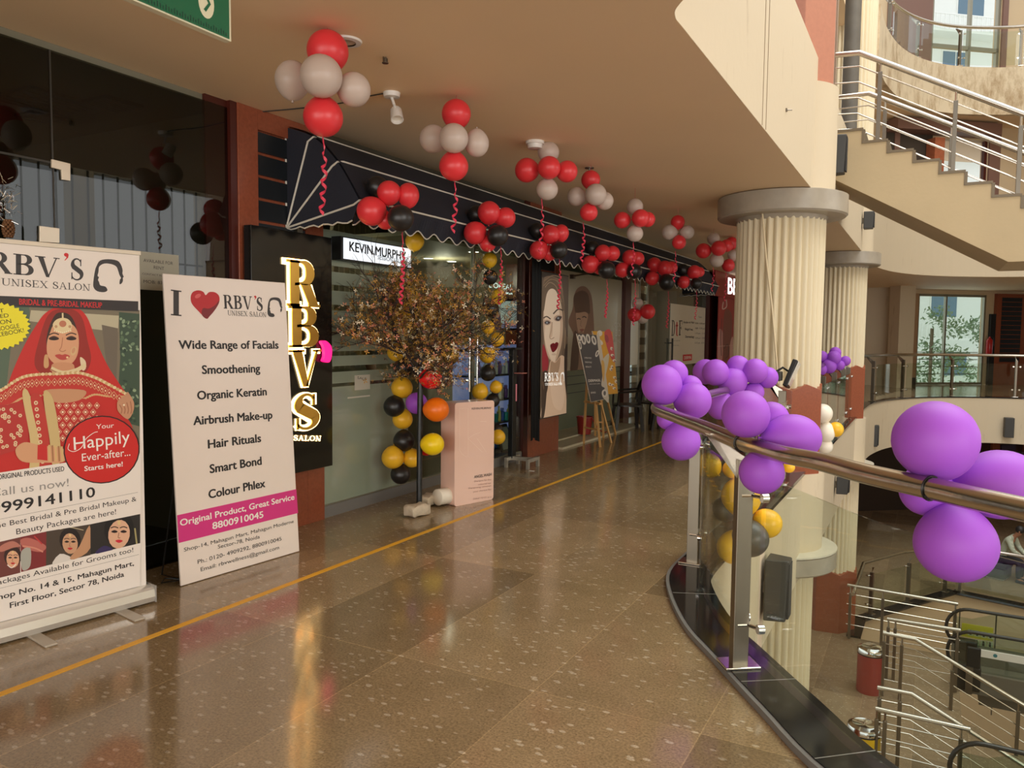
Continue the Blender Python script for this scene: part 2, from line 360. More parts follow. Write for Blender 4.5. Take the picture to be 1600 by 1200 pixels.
    if ch == 'X':
        P += [[(.06,1),(.06+T*1.15,1),(.8,0),(.8-T*1.15,0)], [(.7,1),(.7+t,1),(.14+t,0),(.14,0)], rc(0,0,.28,t), rc(.56,0,.88,t), rc(0,1-t,.34,1), rc(.58,1-t,.84,1)]; return P, .88
    if ch == 'A':
        P += [[(.42-t*.2,1),(.42+T*.5,1),(.82,0),(.82-T*1.1,0)], [(.42-t/2,1),(.42+t/2,1),(.14+t,0),(.14,0)], rc(.25,.32,.62,.32+t), rc(0,0,.28,t), rc(.56,0,.92,t)]; return P, .92
    if ch == 'O': P.extend(strip(arc(.42,.5,.34,.5-t/2,0,360,28), [t+(T-t)*abs(math.cos(R(360*i/28)))**1.2 for i in range(29)])); return P, .86
    if ch == 't':
        P += [rc(.14,.08,.14+T,.95), rc(0,.66,.46,.66+t*1.6)]; P.extend(strip(arc(.3+T/2-.02,.16,.16,.14,180,300,8), [T*.8-(T*.8-t)*i/8 for i in range(9)])); return P, .5
    if ch == "'": return [arc(.1,.86,.09,.09,0,360,14)[:-1], [(.19,.88),(.17,.74),(.06,.6),(.02,.6),(.1,.72),(.1,.8)]], .26
    return P, .35
def serif(txt, T=.19, t=.05, g=0):
    out = []; x = 0
    for ch in txt:
        P, a = glyph(ch, T, t, g) if ch != ' ' else ([], .4)
        out += [[(px+x, py) for px, py in p] for p in P]; x += a+.02
    return out, x
def ptext(mb, fr, txt, p0, p1, hpx, d=.001, font='sans', bold=0, fit=True, T=.19, t=.06):
    """write txt in frame fr from photo point p0 to p1 (baseline), cap height hpx photo pixels at p0"""
    a = fr.px(*p0); b = fr.px(*p1); c = fr.px(p0[0], p0[1]-hpx); hgt = abs(c[1]-a[1]); Lx, Ly = b[0]-a[0], b[1]-a[1]; W = math.hypot(Lx, Ly)
    stext(mb, fr, txt, a, (Lx/W, Ly/W), W, hgt, d, font, bold, T, t)
def stext(mb, fr, txt, a, dr, W, hgt, d=.001, font='sans', bold=0, T=.19, t=.06):
    ex = dr; ey = (-dr[1], dr[0])
    if font == 'serif':
        P, w = serif(txt, T, t); sx = W/w
        for p in P: mb.flat([(a[0]+ex[0]*x*sx+ey[0]*y*hgt, a[1]+ex[1]*x*sx+ey[1]*y*hgt) for x, y in p], fr, d)
        return
    V, F, x0, x1, cap = sans(txt, 0); sx = W/(x1-x0); sy = hgt/cap
    o_ = min(.034*sy, bold*.7)
    for k, (ox, oy) in enumerate([(0,0),(o_,0),(-o_,0),(o_*.6,o_*.5),(-o_*.6,-o_*.5),(o_*.6,-o_*.5),(-o_*.6,o_*.5)] if bold else [(0,0)]):
        mb.add([fr.w(a[0]+ex[0]*((v.x-x0)*sx+ox)+ey[0]*(v.y*sy+oy), a[1]+ex[1]*((v.x-x0)*sx+ox)+ey[1]*(v.y*sy+oy), d+k*2e-5) for v in V], F)
def spl(pts, n=6, closed=True):
    """smooth closed outline through points (Catmull-Rom)"""
    out = []; m = len(pts)
    for i in range(m if closed else m-1):
        p0, p1, p2, p3 = (pts[(i-1)%m], pts[i], pts[(i+1)%m], pts[(i+2)%m]) if closed else (pts[max(i-1,0)], pts[i], pts[i+1], pts[min(i+2,m-1)])
        for k in range(n):
            t = k/n
            out.append(tuple(.5*((2*p1[j])+(-p0[j]+p2[j])*t+(2*p0[j]-5*p1[j]+4*p2[j]-p3[j])*t*t+(-p0[j]+3*p1[j]-3*p2[j]+p3[j])*t**3) for j in (0,1)))
    if not closed: out.append(tuple(pts[-1]))
    return out
class Art:
    """flat printed picture: outlines given as photo points on the print's own plane, stacked by a hair"""
    def __init__(s, fr, d0=.0012, T=lambda x, y: (x, y), clip=None): s.fr = fr; s.mb = MB(); s.d = d0; s.T = T; s.clip = clip
    def P(s, pts, col, smooth=True, n=5):
        pts = spl(pts, n) if smooth else pts
        q = [s.fr.px(*s.T(*p)) for p in pts]
        if s.clip:
            a0, a1, b0, b1 = s.clip; q = [(min(max(a, a0), a1), min(max(b, b0), b1)) for a, b in q]
        s.mb.col = srgb(*col); s.mb.flat(q, s.fr, s.d); s.d += .000012
    def L(s, pts, w, col, smooth=True):
        pts = spl(pts, 5, False) if smooth else pts
        s.mb.col = srgb(*col)
        for q in strip(pts, w): s.mb.flat([s.fr.px(*s.T(*p)) for p in q], s.fr, s.d)
        s.d += .000012
    def E(s, x, y, rx, ry, col, n=18, rot=0):
        c, sn = math.cos(R(rot)), math.sin(R(rot))
        s.P([(x+rx*math.cos(a)*c-ry*math.sin(a)*sn, y+rx*math.cos(a)*sn+ry*math.sin(a)*c) for a in [2*math.pi*i/n for i in range(n)]], col, smooth=False)

# ================================================================== STRUCTURE
def FX(x): return Fr((x,0,0), (0,1,0), (0,0,1))
def crv(pts, n=6):
    return spl(pts, n, False)
EDGE_NEAR = crv([(7.5,.1),(4.5,.75),(2.6,1.35),(1.3,2.05),(.5,2.62),(-.06,3.05),(-.364,3.44),(-.689,3.89),(-.893,4.18),(-1.1,4.6),(-1.22,4.96),(-1.24,5.4)], 5)
EDGE_FAR = crv([(-1.24,18.6),(-1.17,20.2),(-.85,21.8),(-.2,23.1),(.8,24.0),(2.2,24.5),(4.5,24.2),(8,22.6),(12,19.5)], 6)
EDGE = EDGE_NEAR + [(-1.24,9),(-1.24,14)] + EDGE_FAR
def offs(path, d):
    out = []
    for i, p in enumerate(path):
        a = path[max(i-1,0)]; b = path[min(i+1,len(path)-1)]; dx, dy = b[0]-a[0], b[1]-a[1]; l = math.hypot(dx,dy)
        out.append((p[0]-dy/l*d, p[1]+dx/l*d))
    return out
def band(path, d0, d1, z0, z1, mb=None):
    """solid strip that follows a plan path between two sideways offsets (positive = towards the floor)"""
    mb = mb or MB(); A = offs(path, d0); B = offs(path, d1); n = len(path)
    V = [(x,y,z) for P in (A,B) for z in (z0,z1) for x,y in P]
    F = []
    for i in range(n-1):
        j = i+1
        F += [(i,j,n+j,n+i), (3*n+i,3*n+j,2*n+j,2*n+i), (n+i,n+j,3*n+j,3*n+i), (2*n+i,2*n+j,j,i)]
    F += [(0,n,3*n,2*n), (n-1,2*n+n-1,3*n+n-1,n+n-1)]
    return mb.add(V, F)
OUT = [(12,39.6),(-1.7,28.5),(-9.5,28.5),(-9.5,-8),(9,-8)]
SLAB = offs(EDGE, .1)
poly = SLAB + OUT
st(MB().prism(poly, -.25, 0), 'floor', floorm)
UPE = crv([(7.5,-.1),(4.5,.35),(2.2,1.2),(.6,2.35),(-.5,3.22),(-.95,3.62),(-1.17,3.86),(-1.235,4.0),(-1.24,4.2),(-1.24,5)], 5)+[(-1.24,9),(-1.24,14)]+EDGE_FAR
polyU = offs(UPE, .002) + OUT
st(MB().prism(polyU, 3.25, 3.5), 'ceiling', ceilm)
st(MB().prism(polyU, 3.6, 4.3), 'floor_upper', floorlow)
far_poly = offs(EDGE_FAR, .1) + [(12,39.6),(-1.7,28.5),(-9.5,28.5),(-9.5,19)]
st(MB().prism(far_poly, 7.55, 8.6), 'floor_top', ceilm)
st(MB().prism([(-1.6,-8),(-1.6,19.2),(-9.5,19.2),(-9.5,-8)], 7.55, 8.6), 'floor_top', ceilm)
st(MB().prism(poly, -1.1, -.9), 'ceiling_lower', ceilm)
# fascias (balcony fronts)
NEARPATH = EDGE_NEAR + [(-1.24,9),(-1.24,14),(-1.24,18.6)]
st(band(NEARPATH, 0, .16, -1.22, -.002), 'wall_fascia', cream)
st(band(EDGE_FAR, 0, .16, -1.22, -.002), 'wall_fascia', cream)
EDGE_UP = crv([(7.5,-.1),(4.5,.35),(2.2,1.2),(.6,2.35),(-.5,3.22),(-.95,3.62),(-1.17,3.86),(-1.235,4.0),(-1.24,4.2),(-1.24,5)], 5)+[(-1.24,9),(-1.24,14),(-1.24,18.6)]
st(band(EDGE_UP, 0, .16, 3.251, 4.72), 'wall_fascia', cream)
st(band(EDGE_FAR, 0, .16, 3.251, 4.62), 'wall_fascia', cream)
st(band(EDGE_FAR, 0, .14, 7.5, 8.72), 'wall_fascia', creamS)
# kerb of black granite with grey edge
st(band(NEARPATH[:-1]+[(-1.24,18.6)], -.02, .24, 0, .035), 'kerb', kerbm)
st(band(NEARPATH, .24, .262, 0, .03), 'kerb_strip', kerbrim)
st(band(EDGE_FAR, -.02, .2, 0, .03), 'kerb', kerbm)

# columns -----------------------------------------------------------
def fluted(cx, cy, r, z0, z1, nfl=36, dep=.034):
    seg = nfl*6; V = []; F = []
    for z in (z0, z1):
        for k in range(seg):
            a = 2*math.pi*k/seg; ph = (k%6)/6
            rr = r - dep*(1-abs(math.sin(math.pi*ph)))
            V.append((cx+rr*math.cos(a), cy+rr*math.sin(a), z))
    for k in range(seg): j = (k+1)%seg; F.append((k, j, seg+j, seg+k))
    return MB().add(V, F)
flutem = mat('fluted_cream', srgb(218,204,172), .55, var=.05, vscale=1.5)
def column(cx, cy, z0, z1, base=1.05, r=.508, capr=.74, caph=.25, cap=True, basem=redst):
    o = bpy.data.objects.new('column', None); COL.objects.link(o); o.location = (cx,cy,z0); ORG[o.name] = Vector((cx,cy,z0)); o['kind'] = 'structure'
    fluted(cx, cy, r, z0+base*.9, z1-(caph if cap else 0)).build('shaft', flutem, o)
    if base:
        b = MB(); n = 8; ra = r*1.12; a0 = R(22.5+6); V = []
        for z, rr in ((z0,ra),(z0+base,ra)):
            V += [(cx+rr*math.cos(a0+2*math.pi*k/n), cy+rr*math.sin(a0+2*math.pi*k/n), z+(0.0)) for k in range(n)]
        # top edge rises to each arris and dips between
        F = []; top = []
        for k in range(n):
            a = V[n+k]; c = V[n+(k+1)%n]; m_ = ((a[0]+c[0])/2, (a[1]+c[1])/2, z0+base+.0); top += [(a[0],a[1],z0+base-.07), m_]
        V2 = V[:n]+top; m2 = len(top)
        for k in range(n):
            A, B = k, (k+1)%n; ta, tm, tb = n+2*k, n+2*k+1, n+(2*k+2)%m2
            F += [(A,B,tb,tm,ta)]
        V2.append((cx,cy,z0+base+.02)); c = len(V2)-1
        for k in range(m2): F.append((n+k, n+(k+1)%m2, c))
        b.add(V2, F); b.build('base', basem, o, bevel=.006)
    if cap: MB().lathe([(0,z1-caph-.05-z0),(r-.01,z1-caph-.05-z0),(r+.02,z1-caph-z0),(capr-.02,z1-caph-z0),(capr,z1-caph+.02-z0),(capr,z1-.012-z0),(capr-.02,z1-.004-z0),(0,z1-.004-z0)], (cx,cy,z0), 40).build('capital', concrete, o, smooth=True)
    return o
C1 = (-1.64, 9.72); C2 = (-1.66, 16.75)
column(*C1, 0, 3.25); column(*C2, 0, 3.25)
column(*C1, -4.3, -.93, base=1.25, capr=.76, caph=.22); column(*C2, -4.3, -.93, base=1.25, capr=.76, caph=.22)
column(*C1, 4.3, 7.55, base=1.95, cap=False, basem=redst2); column(*C2, 4.3, 13, base=1.0, cap=False, basem=redst2)
# rounded bulges of the balcony fronts round the columns, pale stone ledges under them
for (c, z0, z1) in ((C1,3.25,4.45),(C2,3.25,4.45),(C1,-.93,.0),(C2,-.93,.0)):
    st(MB().lathe([(.56,z0),(.56,z1),(.42,z1),(.42,z0),(.56,z0)], (c[0]+.03,c[1],0), 40), 'wall_bulge', cream, smooth=True)
for c in (C1, C2):
    st(MB().lathe([(.4,-.93),(.765,-.93),(.765,-.912),(.4,-.905)], (*c,0), 40), 'trim_ledge', marblet)

# walls -----------------------------------------------------------------
XF = -4.52; F0 = FX(XF)
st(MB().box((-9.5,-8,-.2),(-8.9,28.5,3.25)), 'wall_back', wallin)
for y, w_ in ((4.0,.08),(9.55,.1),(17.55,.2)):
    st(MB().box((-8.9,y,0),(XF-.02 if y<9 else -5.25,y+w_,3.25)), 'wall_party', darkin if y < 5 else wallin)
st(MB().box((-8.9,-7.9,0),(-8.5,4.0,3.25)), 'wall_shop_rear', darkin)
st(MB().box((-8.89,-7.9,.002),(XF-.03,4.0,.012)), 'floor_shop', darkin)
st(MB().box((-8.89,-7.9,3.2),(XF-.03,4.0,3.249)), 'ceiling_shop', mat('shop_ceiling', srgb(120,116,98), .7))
st(MB().box((-9.2,28.3,0),(-1.2,28.6,3.25)), 'wall_end', cream)
# right-hand side of the atrium, glimpsed only as a reflection in the shop glass
w = MB(); w.box((9.5,-8,-4.3),(9.8,34,0)); w.box((9.5,-8,5.5),(9.8,34,9)); w.box((9.5,-8,0),(9.8,-5.3,5.5)); w.box((9.5,2.3,0),(9.8,9.0,5.5)); w.box((9.5,-5.3,0),(9.8,2.3,.6)); w.box((9.5,15.3,0),(9.8,34,5.5)); w.box((9.5,11.5,0),(9.8,12.1,5.5)); w.box((9.5,9.0,0),(9.8,15.3,.6))  # the opening nearest the camera is added for the fill lamp
st(w, 'wall_right', cream)
g = MB()
for k in range(16): y = 9.1+k*.4; g.box((9.46,y,.6),(9.49,y+.04,5.5))
for z in (1.1,3.4): g.box((9.45,9.0,z),(9.49,15.3,z+.05))
st(g, 'window_grille', blackm)
st(MB().box((9.5,-8,9),(9.8,34,13)), 'wall_right', cream)
st(MB().box((-2.1,-8,8.6),(-1.9,19,13)), 'wall_left_top', cream)

# left dark shop glass
st(MB().box((XF-.012,-7.9,0),(XF,2.695,3.2)), 'window_1', leftglass)
st(MB().box((XF-.012,2.705,0),(XF,3.97,3.2)), 'window_2', leftglass)
jm = mat('joint_seal', srgb(50,46,38), .5)
st(MB().box((XF-.014,2.695,0),(XF+.002,2.705,3.2)).box((XF-.013,-3,2.553),(XF+.003,2.69,2.565)), 'trim_glass_joint', jm)
st(MB().box((XF-.02,3.97,0),(XF+.03,4.03,3.25)), 'trim_1', maroon)
st(MB().box((XF-.03,3.78,0),(XF-.005,3.97,3.25)), 'trim_2', maroon)
def pilaster(y0, y1, s0, s1, x0=XF-.1, x1=XF+.04, zt=3.25, zs=(.9,3.1)):
    m = MB(); m.box((x0,y0,0),(x1-.03,y1,zt))
    m.box((x1-.03,y0,0),(x1,s0,zt)); m.box((x1-.03,s1,0),(x1,y1,zt)); m.box((x1-.03,s0,0),(x1,s1,zs[0])); m.box((x1-.03,s0,zs[1]),(x1,s1,zt))
    st(m, 'pilaster', redst, bevel=.003)
    s = MB(); n = int((zs[1]-zs[0])/.16)
    for k in range(n):
        z = zs[0]+k*(zs[1]-zs[0])/n; s.box((x1-.029,s0,z+.012),(x1-.012,s1,z+(zs[1]-zs[0])/n-.012))
    st(s, 'pilaster_slat', slatm)
pilaster(4.03, 4.92, 4.22, 4.72)
pilaster(8.68, 9.6, 8.84, 9.42)
st(MB().box((-5.26,9.46,0),(XF-.1,9.62,3.25)), 'wall_return', redst)
# shop front of the salon: clear panes, frosted bands
def pane(name, y0, y1, bands, x=XF, mats=None):
    m = MB()
    for z0, z1, k in bands: m.cur = k; m.box((x-.012,y0,z0),(x,y1,z1))
    st(m, name, mats or [clearglass, frostglass])
bands = [(.1,1.12,1)]; z = 1.12
for h, k in ((.03,0),(.1,1),(.05,0),(.09,1),(.04,0),(.35,1),(.05,0),(.12,1),(.05,0),(.11,1),(.05,0),(.13,1),(.05,0),(.12,1)): bands.append((z,z+h,k)); z += h
bands.append((z,3.15,0))
pane('window_3', 4.93, 6.12, bands)
pane('window_4', 6.16, 7.36, [(.1,3.15,0)])
pane('window_5', 7.4, 8.56, [(.1,2.4,0),(2.4,3.15,0)])
fm = mat('aluminium_frame', srgb(150,146,130), .35, metal=.6)
st(MB().box((XF-.03,7.36,0),(XF+.012,7.4,3.15)).box((XF-.02,6.12,0),(XF+.005,6.155,3.15)), 'window_frame', fm)
st(MB().box((XF-.05,4.92,0),(XF+.015,8.56,.1)), 'trim_3', kerbrim)
st(MB().box((XF-.04,4.92,.1),(XF+.008,8.56,.112)), 'trim_4', fm)
st(MB().box((XF-.05,4.92,3.13),(XF+.01,8.56,3.25)), 'trim_5', darkin)
st(MB().box((XF-.08,8.56,0),(XF+.03,8.68,3.25)), 'trim_6', maroon)
# salon interior
st(MB().box((-8.9,4.1,3.16),(XF-.05,9.5,3.24)), 'ceiling_salon', mat('salon_ceiling', srgb(190,180,150), .6))
st(MB().box((-8.85,6.25,2.56),(-4.62,9.44,2.6)), 'ceiling_salon_drop', mat('salon_ceiling', None))
st(MB().box((-8.88,4.1,.002),(XF-.06,9.5,.012)), 'floor_salon', mat('salon_floor', srgb(96,86,66), .3))
st(MB().box((-7.6,4.09,0),(-7.5,7.0,3.16)), 'wall_salon', wallin)
for y in (4.4, 5.1, 5.8): st(MB().box((-6.0,y,2.2),(-5.9,y+.06,3.1)), 'trim_7', mat('wood_beam', srgb(110,78,40), .5))
# recessed shop fronts further on
X2 = -5.2; F2 = FX(X2)
gw = mat('grey_green_wall', srgb(112,118,96), .5)
st(MB().box((X2-.1,9.6,0),(X2,13.9,.98)), 'wall_recess', gw)
for z in (.62,.76,.9): st(MB().box((X2-.01,9.6,z),(X2+.006,13.9,z+.012)), 'trim_8', slatm)
st(MB().box((X2-.012,9.6,.98),(X2,13.88,3.2)), 'window_6', clearglass)
st(MB().box((X2-.1,9.6,2.62),(X2-.02,13.9,2.7)), 'trim_9', fm)
st(MB().box((X2-.06,13.88,0),(X2+.08,14.2,3.25)), 'trim_10', maroon)
y0l, _ = F2.px(1012,500); y1l, _ = F2.px(1044,500)
m = MB(); 
for k in range(20):
    z = .05+k*.15; m.cur = k%2; m.box((X2-.02,14.22,z),(X2,15.35,z+.14))
st(m, 'window_7', [glassmat('louvre_pale', (.7,.78,.72), .3), glassmat('louvre_dark', (.25,.27,.24), .08)])
st(MB().box((X2-.05,14.86,0),(X2+.02,14.9,3)).box((X2-.05,15.34,0),(X2+.02,15.42,3.1)), 'window_frame', fm)
st(MB().box((X2-.012,15.43,0),(X2,20.1,3.2)), 'window_8', glassmat('smoky_glass', (.35,.38,.34), .06, mixfrost=.5, fcol=srgb(120,122,104)))
st(MB().box((X2-.08,20.1,0),(X2+.1,20.75,3.25)), 'trim_11', maroon)
st(MB().box((X2-.08,20.75,0),(X2+.02,21.6,3.25)), 'trim_12', gw)
st(MB().box((X2-.6,21.6,0),(X2+.3,28.2,3.25)), 'wall_far_shops', mat('red_shop_wall', srgb(168,40,34), .4))
st(MB().box((X2,9.62,0),(-4.42,12.9,.03)).box((X2,9.62,.03),(-4.75,12.6,.05)), 'trim_step', mat('pale_step_tile', srgb(196,186,160), .35, var=.1, vscale=8))

# far wall with openings to the street, three floors
FW = Fr((-1.5,28.7,0), (.776,.63,0), (0,0,1)); FW.n = FW.x.cross(FW.y)
def su(u, v=500): return FW.px(u, v)[0]
wa, wb = su(1434), su(1540)
m = MB()
for z0, z1, a, b in ((0,3.25,wa,wb),(-4.3,-1.1,su(1500,700),su(1518,700))):
    m.fbox(FW, -8, a, z0, z1, -.25, 0); m.fbox(FW, b, 16, z0, z1, -.25, 0)
m.fbox(FW, wa, wb, 3.1, 3.25, -.25, 0)
m.fbox(FW, -8, 16, 3.25, 4.3, -.25, -.01); 
farp = mat('far_wall_paint', srgb(206,184,150), .6)
st(m, 'wall_far', farp)
FW1 = Fr(FW.o+FW.n*4.0, FW.x, FW.y)
def s1u(u, v=260): return FW1.px(u, v)[0]
m = MB(); a1, b1, a2, b2 = s1u(1458), s1u(1542), s1u(1455,50), s1u(1563,50)
m.fbox(FW1, -8, a1, 4.3, 7.55, -.25, 0); m.fbox(FW1, b1, 16, 4.3, 7.55, -.25, 0); m.fbox(FW1, a1, b1, 7.15, 7.55, -.25, 0)
m.fbox(FW1, -8, a2, 8.6, 14, -.25, 0); m.fbox(FW1, b2, 16, 8.6, 14, -.25, 0); m.fbox(FW1, a2, b2, 11.35, 14, -.25, 0)
st(m, 'wall_far_upper', farp)
tan = mat('tan_panel', srgb(168,132,98), .55)
st(MB().fbox(FW, su(1384), wa-.02, .25, 3.1, 0, .04), 'wall_panel', tan)
st(MB().fbox(FW, su(1350), wa-.02, 0, .25, 0, .05), 'baseboard_far', slatm)
m = MB(); wm = (wa+wb)/2-.25
for a in (wa, wm, wb-.06): m.fbox(FW, a, a+.06, 0, 3.1, -.12, -.02)
m.fbox(FW, wa, wb, 3.02, 3.1, -.12, -.02); m.fbox(FW, wa, wb, 0, .08, -.12, -.02)
for z in (.35,.6,.85,1.1): m.fbox(FW, wa, wb, z, z+.025, -.3, -.27)
st(m, 'window_frame', fm)
st(MB().fbox(FW, wa, wb, .08, 3.02, -.09, -.075), 'window_9', clearglass)
m = MB(); a, b = a1, b1
for x in (a, b-.08): m.fbox(FW1, x, x+.08, 4.3, 7.15, -.12, -.02)
st(m, 'window_frame', maroon)
m = MB(); a, b = a2, b2
for x in (a, (a*.9+b*1.1)/2, b-.08): m.fbox(FW1, x, x+.08, 8.6, 11.35, -.12, -.02)
m.fbox(FW1, a, b, 9.6, 9.7, -.12, -.02)
st(m, 'window_frame', fm)
st(MB().fbox(FW, su(1552), su(1612), 0, 3.15, 0, .12), 'pilaster', redst)
m = MB(); a, b = su(1560), su(1591)
for k in range(14): z = .8+k*.16; m.fbox(FW, a, b, z, z+.14, .12, .135)
st(m, 'pilaster_slat', slatm)
mauve = mat('mauve_panel', srgb(126,94,82), .5)
for (u0,u1,v,z0,z1) in ((1385,1454,50,8.6,14),(1564,1572,50,8.6,14),(1543,1560,260,4.3,7.5),(1397,1405,200,4.3,7.5)):
    st(MB().fbox(FW1, s1u(u0,v), s1u(u1,v), z0, z1, 0, .06), 'wall_panel', mauve)
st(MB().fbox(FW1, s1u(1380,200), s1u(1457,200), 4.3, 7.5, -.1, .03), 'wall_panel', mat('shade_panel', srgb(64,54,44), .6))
st(MB().fbox(FW1, s1u(1385,180), s1u(1545,180), 7.2, 7.5, .0, .5), 'beam_panel', mauve)
st(MB().fbox(FW1, s1u(1444,250), s1u(1459,250), 4.3, 7.05, .06, .4), 'pillar_brick', mat('rough_brick', srgb(160,88,54), .8, var=.35, vscale=9, bump=.5, bscale=12))
# squared pale pier beside far window
p = FW.w(su(1373), 0)
st(MB().fbox(FW, su(1361), su(1384), 0, 3.25, .9, 1.4), 'pillar', cream)

# lower floor with its openings
LZ = -4.3
vo = [(.62,-7),(.62,8.2),(.66,8.9),(.66,16.15),(-1.1,16.2),(-1.08,17.3),(.7,20.36),(2.04,20.03),(6.2,18.6),(6.2,-7)]
st(MB().prism(vo[:1]+vo[1:3]+vo[3:9]+[(12,18.6),(12,39.6),(-1.7,28.5),(-9.5,28.5),(-9.5,-7)], LZ-.3, LZ), 'floor_lower', floorlow)
lowwall = mat('lower_void_wall', srgb(206,180,146), .6)
w = MB(); q = vo[4:9]
for a, b in zip(q[:-1], q[1:]): w.bar((a[0],a[1],LZ-2.15),(b[0],b[1],LZ-2.15), .06, 4.2)
w.box((.6,-7,LZ-4.3),(.66,16.15,LZ-.3))
st(w, 'wall_void', lowwall)
k = MB()
for a, b in zip(q[:-1], q[1:]): k.bar((a[0],a[1],LZ+.02),(b[0],b[1],LZ+.02), .26, .04)
st(k, 'kerb', kerbm)
st(MB().box((-2,-7,LZ-4.4),(12,26,LZ-4.3)), 'floor_basement', floorlow)
st(MB().box((6.2,-8,-8.7),(6.3,18.6,LZ-.3)), 'wall_void', lowwall)
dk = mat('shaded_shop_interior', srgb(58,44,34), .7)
p0 = onZ(1365, 850, LZ)
st(MB().box((-4.8,16,LZ),(-4.6,28.4,-1.1)), 'wall_lower_left', cream)
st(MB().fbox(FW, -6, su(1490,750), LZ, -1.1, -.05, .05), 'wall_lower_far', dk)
st(MB().fbox(FW, su(1478,780), su(1500,780), LZ, -1.1, .06, .2), 'trim_13', mat('pale_blind', srgb(190,196,180), .5))
st(MB().fbox(FW, su(1518,780), 16, LZ, -1.1, 0, .12), 'wall_lower_shop', mat('lower_shop_front', srgb(66,38,30), .5))

# outside: pale apartment block and street trees
outm = mat('pale_render', srgb(236,238,232), .8)
def facade(cx0, cx1, z0, z1, d, name, label):
    t = thing(name, label, 'building', FW.w((cx0+cx1)/2, 0, -d))
    MB().fbox(FW, cx0, cx1, z0, z1, -d-4, -d).build('wall', outm, t)
    wb_ = mat('window_blue', srgb(96,122,140), .2)
    k = 0; z = z0+1.2
    while z < z1-2:
        x = cx0+1+(k%2)*.8
        while x < cx1-2:
            f = MB().fbox(FW, x-.08, x+1.68, z-.08, z+1.38, -d, -d+.03).build('window', outm, t)
            MB().fbox(FW, x, x+.76, z, z+1.3, -d+.03, -d+.05).fbox(FW, x+.84, x+1.6, z, z+1.3, -d+.03, -d+.05).build('pane', wb_, f)
            x += 3.4
        b = MB(); b.fbox(FW, cx0, cx1, z+2.0, z+2.12, -d, -d+.9)
        for q_ in range(int((cx1-cx0)/.28)): b.fbox(FW, cx0+q_*.28, cx0+q_*.28+.04, z+2.12, z+2.9, -d+.84, -d+.88)
        b.fbox(FW, cx0, cx1, z+2.9, z+2.95, -d+.82, -d+.9)
        b.build('balcony', outm, t)
        z += 3.3; k += 1
facade(-4, 26, -5, 26, 15, 'apartment_building', 'white apartment block with balconies seen through the far window openings')
leafm = mat('hazy_leaf', srgb(128,152,118), .7, var=.25, vscale=3); barkm = mat('bark', srgb(110,98,80), .8)
def leaf_cloud(mb, c, rad, n, s, rnd):
    for _ in range(n):
        v = Vector((rnd.gauss(0,1), rnd.gauss(0,1), rnd.gauss(0,1))).normalized()*(rnd.random()**.45)
        p = Vector(c)+Vector((v.x*rad[0], v.y*rad[1], v.z*rad[2])); a = Vector((rnd.uniform(-1,1),rnd.uniform(-1,1),rnd.uniform(-1,1))).normalized(); b = a.orthogonal().normalized()
        k = s*rnd.uniform(.6,1.3)
        mb.add([p-a*k, p+b*k*.45, p+a*k, p-b*k*.45], [(0,1,2,3)])
for i, (u, v, D, r, nb, lb) in enumerate(((1455,545,33,1.75,9,'leafy street tree filling the left pane of the far window'),(1540,520,36.5,1.2,5,'smaller street tree at the right pane of the far window'),(1500,612,40,1.1,5,'low street tree behind the foot of the far window'))):
    c = atD(u, v, D); b = Vector((c.x, c.y, -5)); t = thing('street_tree', lb, 'tree', b)
    rnd = random.Random(20+i); m = MB()
    for q_ in range(nb): leaf_cloud(m, c+Vector((rnd.uniform(-.6,.6)*r, rnd.uniform(-.4,.4)*r, rnd.uniform(-.9,.95)*r)), (.6*r/1.5,.5,.5), 120, .10, rnd)
    m.build('foliage', leafm, t); MB().tube([b, c-Vector((0,0,r*.7)), c+Vector((0,0,r*.5))], .07).build('trunk', barkm, t)
# fire extinguisher and dark post beside the far window
t = thing('fire_extinguisher', 'red fire extinguisher hanging beside the far street window', 'fire extinguisher', FW.w(su(1538,540),1.2,.25)); e0 = FW.w(su(1538,540),1.05,.22)
MB().lathe([(0,0),(.09,0),(.1,.02),(.1,.48),(.05,.56),(.03,.57),(.03,.62),(0,.62)], e0, 20).build('cylinder', mat('extinguisher_red', srgb(180,26,30), .3), t, smooth=True)
MB().tube([e0+Vector((0,0,.6)), e0+Vector((.1,.02,.58)), e0+Vector((.13,.02,.3))], .014, 8).build('hose', blackm, t, smooth=True)
o = MB().fbox(FW, su(1541,560), su(1549,560), .0, 2.45, .03, .12).build('dark_post', blackm); tag(o, 'dark upright post between far street window and red slatted pilaster', 'post')

